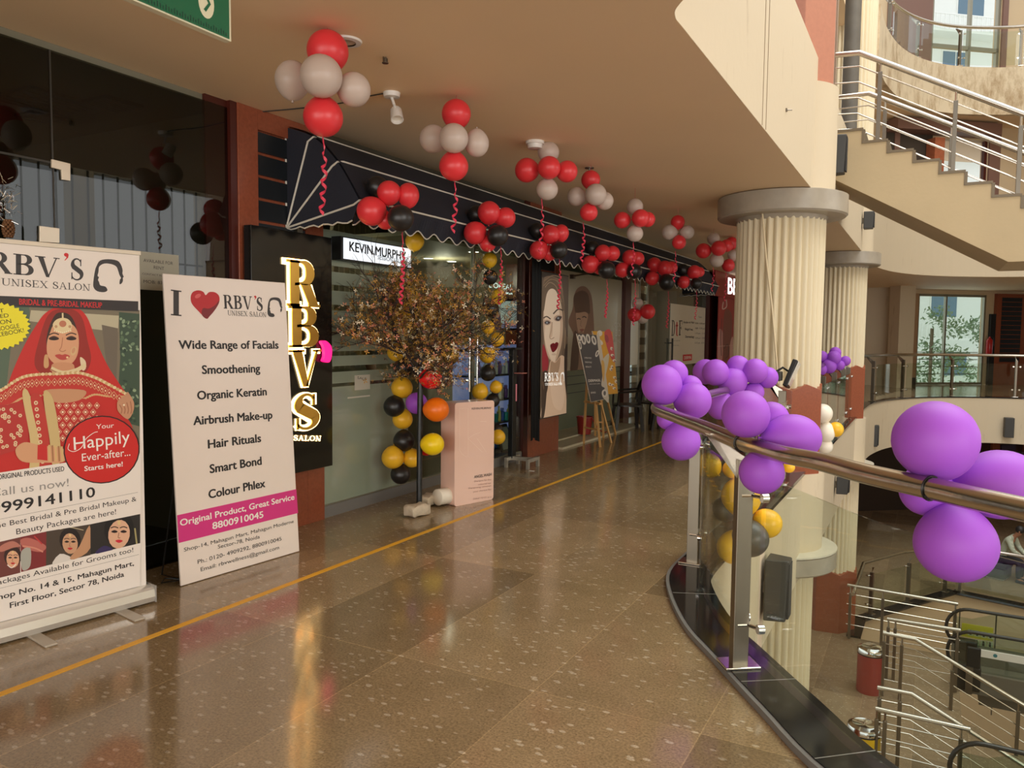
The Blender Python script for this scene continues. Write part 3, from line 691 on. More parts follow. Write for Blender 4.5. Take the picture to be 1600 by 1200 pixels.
# ================================================================== RAILINGS
def resample(path, pos):
    return path
def near_tan(path, p):
    best = min(range(len(path)-1), key=lambda i: (path[i][0]-p[0])**2+(path[i][1]-p[1])**2)
    a, b = path[best], path[best+1]; v = Vector((b[0]-a[0], b[1]-a[1], 0)).normalized(); return v
def glass_railing(name, label, kpath, hand, posts, z0, zr, group=None, rod=.034, inward=.2, gz=.93, seg=12, detail=True, glass=True):
    """balcony railing: round handrail on brackets, flat steel posts, glass panes clamped outside"""
    t = thing(name, label, 'railing', (posts[0][0], posts[0][1], z0+.035), group)
    MB().tube([(x,y,z) for x,y,z in hand], rod, 14).build('handrail', steel, t, smooth=True)
    for p in posts:
        d = near_tan(kpath, p); nrm = Vector((-d.y, d.x, 0))      # towards the floor
        P = Vector((p[0], p[1], z0+.035)); m = MB()
        m.bar(P+Vector((0,0,.0)), P+Vector((0,0,zr-z0-.16)), .076, .05, up=d)
        g = MB(); top = P+Vector((0,0,zr-z0-.18)); w = .006
        A = [top-Vector((0,0,.12)), top+Vector((0,0,.03)), top+nrm*inward+Vector((0,0,.165-rod*.6)), top+nrm*(inward-.05)+Vector((0,0,.165-rod*.6-.01))]
        g.add([q+d*w for q in A]+[q-d*w for q in A], [(0,1,2,3),(7,6,5,4),(0,4,5,1),(1,5,6,2),(2,6,7,3),(3,7,4,0)])
        po = m.build('post', steeld, t, bevel=.003)
        if detail:
            g.build('bracket', steel, po)
            MB().bar(P, P+Vector((0,0,.012)), .17, .13, up=d).build('base_plate', chrome, po, bevel=.003)
            c = MB()
            for h in (.2, .82):
                for s_ in (-1, 1):
                    q = P+Vector((0,0,h))+d*(s_*.02); e = q-nrm*.07+d*(s_*.06)
                    c.tube([q+nrm*.02, q-nrm*.03, e], .009, 8); c.tube([e-nrm*.012, e+nrm*.018], .022, 12)
            c.build('glass_clamp', chrome, po, smooth=True)
        else: g.build('bracket', steel, po)
    if glass:
        ids = sorted(min(range(len(kpath)), key=lambda i: (kpath[i][0]-p[0])**2+(kpath[i][1]-p[1])**2) for p in posts)
        for a, b in zip(ids[:-1], ids[1:]):
            sub = kpath[a:b+1]
            if len(sub) < 2: continue
            # keep the pane clear of the posts
            L = sub[:]; f = .035
            def mv(p, q, k): l = math.hypot(q[0]-p[0], q[1]-p[1]) or 1; return (p[0]+(q[0]-p[0])/l*k, p[1]+(q[1]-p[1])/l*k)
            L[0] = mv(L[0], L[1], f); L[-1] = mv(L[-1], L[-2], f)
            band(L, -.075, -.065, z0+.06, z0+gz).build('glass_pane', railglass, t)
    return t
def dense(path, step=.12):
    out = []
    for a, b in zip(path[:-1], path[1:]):
        l = math.hypot(b[0]-a[0], b[1]-a[1]); n = max(1, int(l/step))
        out += [(a[0]+(b[0]-a[0])*k/n, a[1]+(b[1]-a[1])*k/n) for k in range(n)]
    return out+[path[-1]]
ZR = 1.15
KN = dense(offs(EDGE_NEAR+[(-1.24,9.05)], .12))
hp = [tuple(onZ(u, v, ZR)) for u, v in ((1025,637),(1055,651),(1100,668),(1157,691),(1220,709),(1280,721),(1347,739),(1459,764),(1600,796))]
hp2 = [(p[0], p[1]) for p in hp][::-1]
hand = crv([(4.4,.45),(2.4,1.05),(1.1,1.72)]+hp2+[(-1.47,5.1),(-1.47,6.0),(-1.47,9.0)], 5)
glass_railing('balcony_railing', 'curved steel and glass railing on black kerb under the large purple balloons', KN, [(x,y,ZR) for x,y in hand], [(2.2,1.62),(.75,2.47),(-.745,3.66),(-1.384,5.182),(-1.36,6.9),(-1.36,8.5)], 0, ZR)
KM = dense([(-1.36,10.4),(-1.36,16.0)])
glass_railing('balcony_railing', 'straight glass railing between the two fluted columns', KM, [(-1.5,10.35,ZR),(-1.5,16.1,ZR)], [(-1.36,10.5),(-1.36,12),(-1.36,13.5),(-1.36,15.0),(-1.36,15.9)], 0, ZR)
KF = dense(offs([(-1.24,17.5)]+EDGE_FAR[1:-3], .12))
def at_u(path, us, z, off=0):
    """points of a plan path that project to the photo columns us"""
    out = []
    for u in us:
        best = min(path, key=lambda p: abs(800+FPX*((Vector((p[0],p[1],z))-CP).dot(CR))/((Vector((p[0],p[1],z))-CP).dot(CW))-u))
        out.append(best)
    return out
hf = [(x,y,ZR) for x,y in offs(KF, .12)]
glass_railing('balcony_railing', 'curved glass railing across the far side in front of the street window', KF, hf, at_u(KF, (1364,1409,1491,1592), .6)+[(5.5,23.7)], 0, ZR, rod=.04)
KT = dense(offs(EDGE_FAR[1:-3], .12))
glass_railing('balcony_railing', 'curved glass railing on the topmost far balcony', KT, [(x,y,9.82) for x,y in offs(KT, .1)], at_u(KT, (1389,1433,1503,1591), 9)+[(5.5,23.7)], 8.72, 9.8, rod=.04)

def rod_railing(name, label, path, posts, zf, rods=5, h=1.05, r=.032, group=None, spread=.16):
    """stair railing: round top rail, thin rods below it, square posts; path = plan+height of the top rail"""
    t = thing(name, label, 'railing', (path[0][0], path[0][1], path[0][2]-h), group)
    MB().tube(path, r, 12).build('handrail', steel, t, smooth=True)
    for k in range(rods):
        dz = -.17-k*spread
        MB().tube([(x,y,z+dz) for x,y,z in path], .009, 6).build('rod', steel, t, smooth=True)
    def zt(p):
        best = None
        for a, b in zip(path[:-1], path[1:]):
            A, B = Vector(a), Vector(b); d2 = Vector((B.x-A.x, B.y-A.y)); l = d2.length_squared
            k = max(0, min(1, ((p[0]-A.x)*d2.x+(p[1]-A.y)*d2.y)/l if l else 0)); q = A.lerp(B, k); e = (q.x-p[0])**2+(q.y-p[1])**2
            if best is None or e < best[0]: best = (e, q.z)
        return best[1]
    for p in posts:
        z = zt(p)
        po = MB().bar((p[0],p[1],z-h), (p[0],p[1],z-.14), .05, .05).build('post', steeld, t, bevel=.003)
        MB().tube([(p[0],p[1],z-.14),(p[0],p[1],z-r*.5)], .014, 8).build('post_pin', steel, po, smooth=True)
    return t

# ================================================================== STAIR
SY = 11.0
x0 = onY(1320,203,SY).x; STX = []; 
nos = [(1320,203),(1347,221),(1385.7,236),(1426,251.4),(1466.7,269),(1507,286),(1549.4,305.4),(1595,322)]
corner = [onY(u,v,SY) for u,v in nos]
sp = [(-1.25, corner[0].z)]
for i, c in enumerate(corner):
    sp.append((c.x, sp[-1][1])); sp.append((c.x, c.z if i else corner[0].z))
n_step = (corner[-1].z-corner[1].z)/6; tr = (corner[-1].x-corner[1].x)/6
x = corner[-1].x; z = corner[-1].z
clean = [(-1.25, corner[0].z), (corner[1].x, corner[0].z)]
for i in range(1, 8): clean += [(corner[i].x, corner[i].z), ((corner[i+1].x if i < 7 else corner[7].x+tr), corner[i].z)]
ex = clean[-1][0]; ez = clean[-1][1]
clean += [(ex, ez+n_step), (ex+3, ez+n_step)]
s1 = onY(1345,300,SY); s2 = onY(1575,409,SY); sl = (s2.z-s1.z)/(s2.x-s1.x)
clean += [(ex+3, s2.z), (s2.x, s2.z), (-1.25, s1.z+sl*(-1.25-s1.x))]
FS = Fr((0,SY,0),(1,0,0),(0,0,1))          # n points to -y, the side seen
st(MB().prism(clean, -1.5, 0, FS), 'stair_flight', stairm)
tm = MB(); edge = clean[:-3]
for (a, b), (c, d) in zip(edge[:-1], edge[1:]):
    if abs(b-d) < 1e-6: tm.fbox(FS, a, c+.008, b-.028, b+.004, -1.5, .012)
    else: tm.fbox(FS, a-.004, a+.03, min(b,d)-.028, max(b,d)-.02, -1.5, .01)
st(tm, 'trim_stair_edge', mat('stair_edge_stone', srgb(112,98,76), .4))
hA = [onY(u,v,SY+.12) for u,v in ((1306,86),(1343,82.5),(1600,179))]
k = (hA[2]-hA[1]); hA.append(hA[2]+k*.3)
rod_railing('stair_railing', 'near steel railing on the side of the stair flight', [tuple(p) for p in hA], [(onY(u,150,SY+.12).x, SY+.12) for u in (1374,1494,1598)], 0, rods=5, h=1.12, r=.036, spread=.2)
hB = [onY(u,v,SY+1.4) for u,v in ((1308,152),(1358,146),(1600,239))]; hB.append(hB[2]+(hB[2]-hB[1])*.3)
rod_railing('stair_railing', 'second steel railing along the far side of the stair flight', [tuple(p) for p in hB], [(onY(u,150,SY+1.4).x, SY+1.4) for u in (1384,1490)], 0, rods=5, h=1.1, r=.034, spread=.2)
# drain pipe and steel upright beside upper column
pp = onY(1330, 100, 14.5)
tag(MB().tube([(pp.x,14.5,4.75),(pp.x,14.5,12.5)], .13, 16).build('drain_pipe', mat('weathered_pipe', srgb(92,86,76), .6, var=.3, vscale=5), smooth=True), 'weathered dark grey vertical pipe beside the upper fluted column', 'pipe')
pq = onY(1303, 100, 11.6)
tag(MB().box((pq.x-.05,11.55,4.3),(pq.x+.03,11.65,12.5)).build('steel_upright', mat('mauve_metal', srgb(150,128,108), .5)), 'narrow vertical metal strip between red column base and dark pipe', 'upright')

# lower level railings
Rl = 'steel railings round the lower escalators'
def P3(y, pts, z=None): return [tuple(onY(u,v,y)) for u,v in pts]
def ext(p, k=.6): a, b = Vector(p[-2]), Vector(p[-1]); return p+[tuple(b+(b-a)*k)]
rod_railing('lower_railing', 'level steel railing running from the red lower column base', P3(16.0,((1324,914),(1497,944))), [(onY(u,950,16).x,16.0) for u in (1328,1379,1493)], LZ, rods=4, h=1.05, group=Rl, spread=.2)
rod_railing('lower_railing', 'short level steel railing behind the red bin', P3(14.5,((1386,967),(1501,985))), [(onY(u,980,14.5).x,14.5) for u in (1388,1399,1497)], LZ, rods=4, h=1.05, group=Rl, spread=.2)
rod_railing('lower_railing', 'sloping steel railing going down behind the red bin', ext(P3(13.77,((1380,989),(1430,999),(1600,1102)))), [(onY(u,1010,13.77).x,13.77) for u in (1381,1409,1490,1597)], LZ, rods=4, h=1.05, group=Rl, spread=.2)
rod_railing('lower_railing', 'sloping steel railing going down behind the yellow bin', ext(P3(11.55,((1371,1074),(1424,1084),(1600,1197)))), [(onY(u,1100,11.55).x,11.55) for u in (1374,1406)], LZ, rods=4, h=1.05, group=Rl, spread=.2)
rod_railing('lower_railing', 'level steel railing beside the yellow bin, ending at the black handrail', P3(10.87,((1368,1107),(1516,1140))), [(onY(u,1120,10.87).x,10.87) for u in (1370,1383,1503)], LZ, rods=5, h=1.05, group=Rl, spread=.2)
# lower glass railing along the angled edge of the opening
kp = dense([(-1.06,15.4),(-1.08,17.4),(.7,20.5),(2.05,20.17),(6.2,18.75)])
kp = kp[::-1]
zl = LZ+1.05
# balustrade runs the other way round here, so the panes face the opening
glass_railing('lower_glass_railing', 'low glass railing along the angled floor opening with steel handrail', kp, [tuple(p) for p in [(6.2,18.75,zl),(2.05,20.3,zl),(1.2,20.5,zl),(.4,20.1,zl),(-.35,19.3,zl),(-1.08,17.9,zl),(-1.1,15.6,zl)]], at_u(kp, (1362,1418,1477,1502), LZ)+[(5.9,18.85)], LZ, zl, rod=.035, inward=.05, gz=.85, detail=True)

# stairs going down to the basement between the sloping railings
m = MB()
for k in range(14): m.box((.62+k*.3,11.6,LZ-.16*(k+1)-.6),(.62+(k+1)*.3,13.72,LZ-.16*(k+1)))
st(m, 'stair_basement', floorlow)
# escalators
def escalator(label, ya, yb, xs, group='escalators on the lower floor'):
    t = thing('escalator', label, 'escalator', (xs+.5,(ya+yb)/2,LZ), group)
    rub = mat('black_rubber', (.02,.017,.015), .35); gl = mat('truss_grey', srgb(110,104,92), .5)
    def prof(x):   # floor height of the step band
        return LZ+.02 if x < xs+1.7 else LZ+.02-(x-xs-1.7)*.577
    for y in (ya, yb):
        r = .36; cx = xs+r; top = .98; pts = []
        for k in range(13): a = R(270-k*15); pts.append((cx+r*math.cos(a), y, LZ+top-r+r*math.sin(a)))
        for x in (xs+1.0, xs+1.6, xs+2.2, xs+3.5, xs+6): pts.append((x, y, prof(x)+top-.02))
        lo = [(x, y, prof(x)+top-.02-2*r) for x in (xs+6, xs+3.5, xs+2.2, xs+1.6, xs+1.0)]
        MB().tube(lo+pts, .03, 10).build('handrail', rub, t, smooth=True)
        g = MB(); xl = [xs+.1+i*.3 for i in range(20)]
        V = [(x, yy, (prof(x)+top-.05 if x > xs+.4 else LZ+top-.16)) for yy in (y-.006,y+.006) for x in xl]+[(x, yy, prof(x)+.28) for yy in (y-.006,y+.006) for x in xl]; n = len(xl); F = []
        for i in range(n-1): F += [(i,i+1,2*n+i+1,2*n+i),(n+i+1,n+i,3*n+i,3*n+i+1)]
        g.add(V, F).build('balustrade_glass', greenglass, t)
        s = MB()
        for a, b in zip(xl[:-1], xl[1:]): s.bar((a,y,prof(a)+.12),(b,y,prof(b)+.12), .16, .36)
        s.build('skirt', gl, t)
        MB().box((xs+.15,y-.11,LZ+.0),(xs+.5,y+.11,LZ+.42)).build('newel', rub, t, bevel=.03)
    stp = MB()
    for k in range(18):
        x = xs+.5+k*.4; stp.box((x,ya+.1,prof(x)-.3),(x+.4,yb-.1,prof(x)+.0))
    stp.build('step_band', gl, t)
    MB().box((xs+.35,ya+.1,LZ+.001),(xs+.5,yb-.1,LZ+.024)).build('comb_plate', mat('comb_yellow', srgb(226,170,40), .5), t)
xe = onY(1478,985,16.0).x
escalator('escalator beyond the short railings with yellow warning placard', 14.78, 16.0, xe)
xe2 = onY(1484,1190,10.7).x
escalator('nearest escalator below the balcony with black rubber handrail loops', 9.5, 10.7, xe2)
Fy = Fr((0,16.25,0),(1,0,0),(0,0,1))
a = Fy.px(1503,973); b = Fy.px(1549,1000)
pl = MB().fbox(Fy, a[0], b[0]+.02, b[1]-.02, a[1], 0, .01).build('warning_placard', mat('yellow_placard', srgb(240,216,70), .5))
tag(pl, 'yellow safety placard with small pictograms above the escalator', 'sign')
ic = MB()
for r_ in range(2):
    for c_ in range(4):
        cx = a[0]+.1+c_*(b[0]-a[0]-.1)/3.6; cz = a[1]-.12-r_*.17
        ic.fbox(Fy, cx, cx+.09, cz-.09, cz+.02, .0105, .0115)
ic.build('pictogram_panel', mat('placard_white', srgb(230,228,190), .5), pl)
ic = MB()
for r_ in range(2):
    for c_ in range(4):
        cx = a[0]+.145+c_*(b[0]-a[0]-.1)/3.6; cz = a[1]-.12-r_*.17
        ic.flat([(cx+.016*math.cos(k), cz+.0+.016*math.sin(k)) for k in [i*.8 for i in range(8)]], Fy, .0125); ic.fbox(Fy, cx-.016, cx+.016, cz-.075, cz-.018, .0118, .0125)
ic.build('pictogram', blackm, pl)
st(MB().box((a[0]-.05,16.26,LZ-1),(a[0]-.03,16.29,LZ+.9)).box((b[0]+.05,16.26,LZ-1),(b[0]+.07,16.29,LZ+.9)).box((a[0]-.05,16.26,LZ+.5),(b[0]+.07,16.29,LZ+.52)), 'trim_placard_frame', steeld)
# white advertising strip on the escalator deck
Fw = Fr((0,14.6,0),(1,0,0),(0,0,1)); a = Fw.px(1533,1017); b = Fw.px(1640,1046)
t = thing('advertising_strip', 'white strip with a small round logo on the escalator side', 'sign', Fw.w(a[0],b[1]))
MB().fbox(Fw, a[0], b[0], a[1]-.1, a[1]+.02, -.03, 0).build('panel', whitep, t)
MB().fbox(Fw, a[0]-.2, a[0]-.0, a[1]-.32, a[1]+.03, -.06, .0).build('end_cap', blackm, t, bevel=.02)
MB().lathe([(0,0),(.03,0),(.03,.002),(0,.002)], Fw.w(a[0]+.2,a[1]-.04,0), 16, axis=(0,-1,0)).build('logo', mat('teal_logo', srgb(60,120,130), .5), t)
st(MB().box((a[0]-.2,14.55,LZ+.0),(a[0]-.1,14.6,a[1]-.3)), 'trim_post', steeld)

# ================================================================== BINS
def bin_(label, c, col, nm):
    t = thing('litter_bin', label, 'litter bin', (c[0],c[1],LZ), 'drum litter bins on the lower floor')
    m = mat(nm, col, .35)
    MB().lathe([(0,0),(.2,0),(.205,.02),(.205,.66),(0,.66)], (c[0],c[1],LZ), 32).build('body', m, t, smooth=True)
    MB().lathe([(.207,.66),(.212,.66),(.215,.7),(.2,.74),(.15,.765),(.12,.755),(0,.745)], (c[0],c[1],LZ), 32).build('lid', chrome, t, smooth=True)
    MB().lathe([(.2055,.64),(.211,.64),(.211,.662),(.2055,.662)], (c[0],c[1],LZ), 32).build('rim_band', blackm, t, smooth=True)
q = onZ(1357,1087,LZ); bin_('red drum litter bin with domed steel lid on the lower floor', (q.x,q.y+.2), srgb(150,56,50), 'bin_red')
q = onZ(1345,1228,LZ); bin_('yellow drum litter bin with domed steel lid on the lower floor', (q.x,q.y+.2), srgb(222,182,40), 'bin_yellow')

# ================================================================== SPEAKERS
spk = mat('dark_speaker', srgb(52,50,46), .45)
def speaker(label, uv0, uv1, plane=None, w=.22, d=.18):
    a = onX(*uv0, -1.14) if plane is None else plane(*uv0); b = onX(*uv1, -1.14) if plane is None else plane(*uv1)
    z1, z0 = a.z, b.z; y = (a.y+b.y)/2; x = -1.238
    t = thing('wall_speaker', label, 'speaker', (x,y,(z0+z1)/2), 'black loudspeakers on the balcony fronts')
    # trapezoid cabinet, wide face forward
    V = []
    for z, k in ((z0,.9),(z1,1)):
        V += [(x+.03,y-w*.5,z),(x+.03+d*k,y-w*.32,z),(x+.03+d*k,y+w*.32,z),(x+.03,y+w*.5,z)]
    MB().add(V, [(3,2,1,0),(4,5,6,7),(0,1,5,4),(1,2,6,5),(2,3,7,6),(3,0,4,7)]).build('cabinet', spk, t, bevel=.012)
    MB().box((x+.03+d*.93,y-w*.29,z0+.03),(x+.034+d*1.0,y+w*.29,z1-.03)).build('grille', mat('speaker_grille', (.02,.02,.02), .7, bump=.5, bscale=300), t)
    MB().box((x,y-.03,(z0+z1)/2-.05),(x+.04,y+.03,(z0+z1)/2+.05)).build('bracket', steeld, t)
speaker('black loudspeaker on the upper balcony front just right of the nearest capital', (1308,210), (1308,275))
speaker('black loudspeaker on the lower balcony front behind the second railing post', (1210,873), (1210,962), w=.26, d=.2)
speaker('black loudspeaker on the upper front above the second column capital', (1356,330), (1356,359))
speaker('small black loudspeaker on the upper front beyond the second capital', (1382,372), (1382,398))
speaker('black loudspeaker on the lower front below the purple rail balloons', (1315,745), (1315,770))
speaker('black loudspeaker on the lower front just past the second column', (1365,665), (1365,696))
def far_speaker(label, u0, v0, u1, v1):
    p = min(EDGE_FAR, key=lambda p: abs((CP.x)+0 + 800+FPX*((Vector((p[0],p[1],0))-CP).dot(CR))/((Vector((p[0],p[1],0))-CP).dot(CW))-(u0+u1)/2))
    D = (Vector((p[0],p[1],0))-CP).dot(CW); a = atD(u0,v0,D); b = atD(u1,v1,D); dd = near_tan(EDGE_FAR, p); n = Vector((dd.y,-dd.x,0)); c = Vector((p[0],p[1],0))
    t = thing('wall_speaker', label, 'speaker', (c.x,c.y,(a.z+b.z)/2), 'black loudspeakers on the balcony fronts')
    c = c+n*.12
    MB().bar((c.x,c.y,b.z),(c.x,c.y,a.z), .2, .22, up=dd).build('cabinet', spk, t, bevel=.01)
far_speaker('black loudspeaker on the far curved lower front, under the street window', 1563, 652, 1576, 683)

# flood light fixed on the railing in front of near column
q = onX(1207,600,-1.47)
t = thing('flood_light', 'dark flood lamp tilted up on the railing in front of the near column', 'flood light', (q.x,q.y,ZR))
MB().bar((q.x,q.y-.05,ZR-.02),(q.x,q.y-.05,ZR+.08), .2, .14).build('housing', spk, t, bevel=.01)
m = MB(); m.bar(Vector((q.x+.13,q.y+.05,ZR-.09)), Vector((q.x+.22,q.y+.1,ZR+.19)), .05, .26, up=(0,1,0)).build('lamp_head', blackm, t, bevel=.008)
MB().bar(Vector((q.x+.163,q.y+.05,ZR-.075)), Vector((q.x+.253,q.y+.1,ZR+.17)), .01, .23, up=(0,1,0)).build('lens', mat('lamp_lens', (.75,.72,.65), .15), t)
MB().tube([(q.x,q.y-.05,ZR+.05),(q.x+.1,q.y,ZR+.12),(q.x+.18,q.y+.05,ZR+.06)], .012, 8).build('arm', blackm, t, smooth=True)

# ================================================================== BALLOONS
def latex(name, c, r=.36, **k): return mat(name, c, r, **k)
BAL = {'purple': latex('purple_latex', srgb(166,84,212), .56), 'red': latex('red_latex', srgb(222,54,60)), 'black': latex('black_latex', srgb(34,31,30)),
       'white': latex('pearl_latex', srgb(208,190,178), alpha=.84), 'yellow': latex('yellow_latex', srgb(244,190,44)), 'grey': latex('grey_latex', srgb(78,74,68)),
       'orange': latex('orange_latex', srgb(246,120,16)), 'lemon': latex('lemon_latex', srgb(250,216,20)), 'scarlet': latex('scarlet_latex', srgb(226,22,26)),
       'milk': latex('milk_latex', srgb(240,232,214)), 'gold': mat('gold_foil', srgb(232,180,60), .16, metal=1, bump=.5, bscale=14)}
def balloon_mesh(c):
    prof = []
    for i in range(23):
        th = math.pi*i/22; r = math.sin(th); z = math.cos(th)
        if z < 0: z *= 1.0+.1*(-z); r *= 1-.07*(-z)**2
        prof.append((r, z))
    prof[-1] = (.05, prof[-1][1]+.01); prof += [(.035,-1.13),(.085,-1.2),(.0,-1.2)]
    b = MB().lathe(prof, (0,0,0), 28); me = bpy.data.meshes.new('balloon_'+c)
    me.from_pydata([tuple(p) for p in b.v], [], b.f); me.materials.append(BAL[c]); me.polygons.foreach_set('use_smooth', [True]*len(me.polygons)); me.update()
    return me
BM = {c: balloon_mesh(c) for c in BAL}
ribm = mat('red_curling_ribbon', srgb(214,60,84), .3)
def ribbon(top, length, parent, turns=5, amp=.018, w=.016, m=ribm):
    b = MB(); n = turns*14+8; V = []; F = []; rnd = random.Random(int(top[0]*977+top[1]*331))
    for i in range(n+1):
        t = i/n; a = 2*math.pi*turns*max(0, (t-.15))/.85; am = amp*min(1, max(0, t-.08)*3); sway = .012*math.sin(t*4+rnd.random()*.2)
        c = Vector(top)+Vector((am*math.cos(a)+sway, am*math.sin(a), -length*t)); o = Vector((math.cos(a)*.003, math.sin(a)*.003, w/2+.002))
        V += [c-o, c+o]
    for i in range(n): F.append((2*i, 2*i+1, 2*i+3, 2*i+2))
    return b.add(V, F).build('ribbon', m, parent, smooth=True, angle=80)
TYP = {'purple': 'purple balloon', 'red': 'red balloon', 'black': 'black balloon', 'white': 'translucent white balloon', 'yellow': 'yellow balloon', 'grey': 'dark grey balloon', 'orange': 'orange balloon', 'lemon': 'bright yellow balloon', 'scarlet': 'bright red balloon', 'milk': 'white balloon', 'gold': 'gold foil balloon'}
def cluster(label, plane, items, rib=None, group=None, D=None, name='balloon_cluster', cat='balloons', lift=0, hang=None):
    if group and group.startswith('red and white'): hang = 3.249
    """items: (colour, u, v, rpx[, offset towards camera in radii[, rpy]]); plane: x of the wall-parallel plane the bunch hangs in"""
    cu = sum(i[1] for i in items)/len(items); cv = sum(i[2] for i in items)/len(items)
    if D is None: D = (onX(cu, cv, plane)-CP).dot(CW)
    C = atD(cu, cv, D); t = thing(name, label, cat, C, group)
    mixed = len({i[0] for i in items}) > 1
    for k, it in enumerate(items):
        c, u, v, rp = it[:4]; off = it[4] if len(it) > 4 else 0; rpy = it[5] if len(it) > 5 else rp
        r = rp*D/FPX; Dk = D-off*r; r = rp*Dk/FPX; P = atD(u, v, Dk)
        o = bpy.data.objects.new('balloon', BM[c]); COL.objects.link(o); o.parent = t; o.location = P-C
        d = (C-P); d = d if d.length > .02 else Vector((.2,.1,-1)); ecc = abs(rp-rpy)/max(rp, rpy)
        if ecc > .12:   # long balloon lying with its long axis across the view
            ax = CR if rp > rpy else CU
            s_ = -1 if d.dot(ax) > 0 else 1
            o.rotation_euler = (ax*s_).to_track_quat('Z', 'Y').to_euler(); rl = max(r, rpy*Dk/FPX); rs_ = min(r, rpy*Dk/FPX); o.scale = (rs_, rs_, rl*.95)
        else:
            o.rotation_euler = (-d).to_track_quat('Z', 'Y').to_euler(); r = (r+rpy*Dk/FPX)/2; o.scale = (r*.99, r*.99, r*.97)
        if mixed: o['label'] = TYP[c]
    if hang is not None:
        tp = max((o for o in COL.objects if o.parent == t), key=lambda o: o.location.z); q = tp.location+C
        MB().tube([(q.x,q.y,q.z), (q.x,q.y,hang)], .0015, 5).build('string', ribm, t)
    if rib:
        (u0, v0), (u1, v1) = rib[0], rib[1]; A = atD(u0, v0, D); B = atD(u1, v1, D)
        ribbon(A, (A-B).length, t, turns=rib[2] if len(rib) > 2 else 5, amp=.016)
    return t
G1 = 'red and white balloon bunches on the ceiling'
def ord_(n): return ['nearest','second','third','fourth','fifth','sixth','seventh','farthest'][n]
W_, R_, K_, Y_, P_ = 'white','red','black','yellow','purple'
cluster('nearest ceiling bunch of two red and three white balloons with long curled ribbon', -2.97, [(W_,457,125,27,-.8,31),(R_,512,80,31,.0,34),(W_,553,140,25,.3,28),(R_,505,183,31,.1),(W_,502,119,33,1.3)], ((504,211),(498,333),5), G1)
cluster('second ceiling bunch, two red balloons stacked above and below pearl white ones', -2.97, [(W_,677,217,22,-.6),(R_,713,178,23,0),(W_,745,224,19,.2,22),(R_,709,260,23,.1),(W_,709,216,23,1.3)], ((710,284),(714,362),4), G1)
cluster('ceiling bunch beside smoke detector, three red balloons between two white ones', -2.97, [(W_,857,238,17,-.3),(R_,823,266,19,0),(R_,886,268,16,.2,18),(W_,855,296,17,.1),(R_,858,262,18,1.2)], ((846,311),(844,396),5), G1)
cluster('ceiling bunch under the sprinkler, red above and below three white balloons', -2.97, [(R_,923,281,15,0),(W_,901,307,15,-.5),(W_,945,314,14,0),(R_,920,332,14,.1),(W_,931,304,17,1.1)], ((911,348),(913,408),5), G1)
cluster('fifth ceiling bunch from the camera, three red balloons with white above and below', -2.97, [(W_,992,323,13,-.3),(R_,972,344,13,0),(R_,1012,343,12,0),(W_,992,365,13,.1),(R_,1001,341,14,1.1)], ((989,379),(987,430),4), G1)
cluster('sixth ceiling bunch from the camera, red above and below two white balloons', -2.97, [(W_,1046,363,12,-.2),(W_,1074,363,11,0),(R_,1059,347,11,0),(R_,1061,379,11,.2)], ((1055,393),(1056,440),4), G1)
cluster('seventh ceiling bunch, a row of red balloons with white above and below', -2.97, [(W_,1115,373,10,-.3),(R_,1099,392,12,0),(R_,1135,384,10,-.3),(W_,1120,407,11,.1),(R_,1123,388,12,1)], ((1114,418),(1116,455),4), G1)
cluster('farthest ceiling bunch, partly hidden by the near column capital', -2.97, [(R_,1143,380,10,-.3),(W_,1146,399,9,-.2),(R_,1138,415,10,0)], ((1134,425),(1132,470),4), G1)
G2 = 'red and black balloon bunches along the awning'
AX = -3.6
cluster('nearest awning bunch, four red balloons and one black, above the lit white sign', AX, [(K_,590,292,17,-1.2),(R_,638,305,17,-.3,20),(R_,602,345,14,-.4),(R_,608,301,19,.3),(R_,580,330,23,.5),(K_,626,341,21,1.0)], ((628,363),(628,474),8), G2)
cluster('second awning bunch of red balloons with one black, above the shop door', AX, [(K_,744,335,14,-1),(R_,790,340,15,-.2,17),(R_,762,381,13,-.2),(R_,764,332,18,.4),(R_,742,364,18,.4),(K_,777.6,368,17,.9)], ((782,386),(783,475),8), G2)
cluster('third awning bunch of red balloons with one black, above the black curtain', AX, [(K_,839,361,13,-1),(R_,877,364,12,-.2,14),(R_,858,396,12,-.2),(R_,860,366,15,.4),(R_,842,391,15,.4),(K_,873,391,14,.9)], ((874,406),(872,482),8), G2)
cluster('fourth awning bunch of red balloons with one black, above the shampoo window picture', AX, [(K_,925,388,12,-1),(R_,957,396,12,-.2),(R_,936,419,10,-.3),(R_,942,395,13,.4),(R_,922,413,14,.4),(K_,948,422,14,.9)], ((948,437),(948,496),8), G2)
cluster('fifth awning bunch of red balloons with one small black', AX, [(R_,996,404,11,-.3),(R_,972,422,12,.0),(R_,984,402,12,.4),(K_,991,424,12,.8)], ((992,437),(989,508),8), G2)
cluster('sixth awning bunch of red balloons with one large black, before maroon frame', AX, [(R_,1022,414,12,-.4),(R_,1049,418,10,-.2),(R_,1039,419,12,.4),(R_,1019,435,11,.4),(K_,1042,441,13,.9)], ((1044,455),(1044,512),8), G2)
cluster('last awning bunch at the awning end, two black balloons among red', AX, [(K_,1067,422,10,-.5),(R_,1093,425,8,-.2),(R_,1085,425,11,.3),(R_,1068,441,10,.3),(K_,1088,443,9,.8)], ((1088,454),(1087,499),6), G2)
cluster('low hanging bunch of red and white balloons in front of the recessed window', -4.2, [(W_,996,474,9,-.6),(W_,1004,497,9,-.4),(R_,991,492,11,.2),(R_,1012,487,12,.4)], hang=3.25)
G3 = 'purple balloon bunches on the railing'
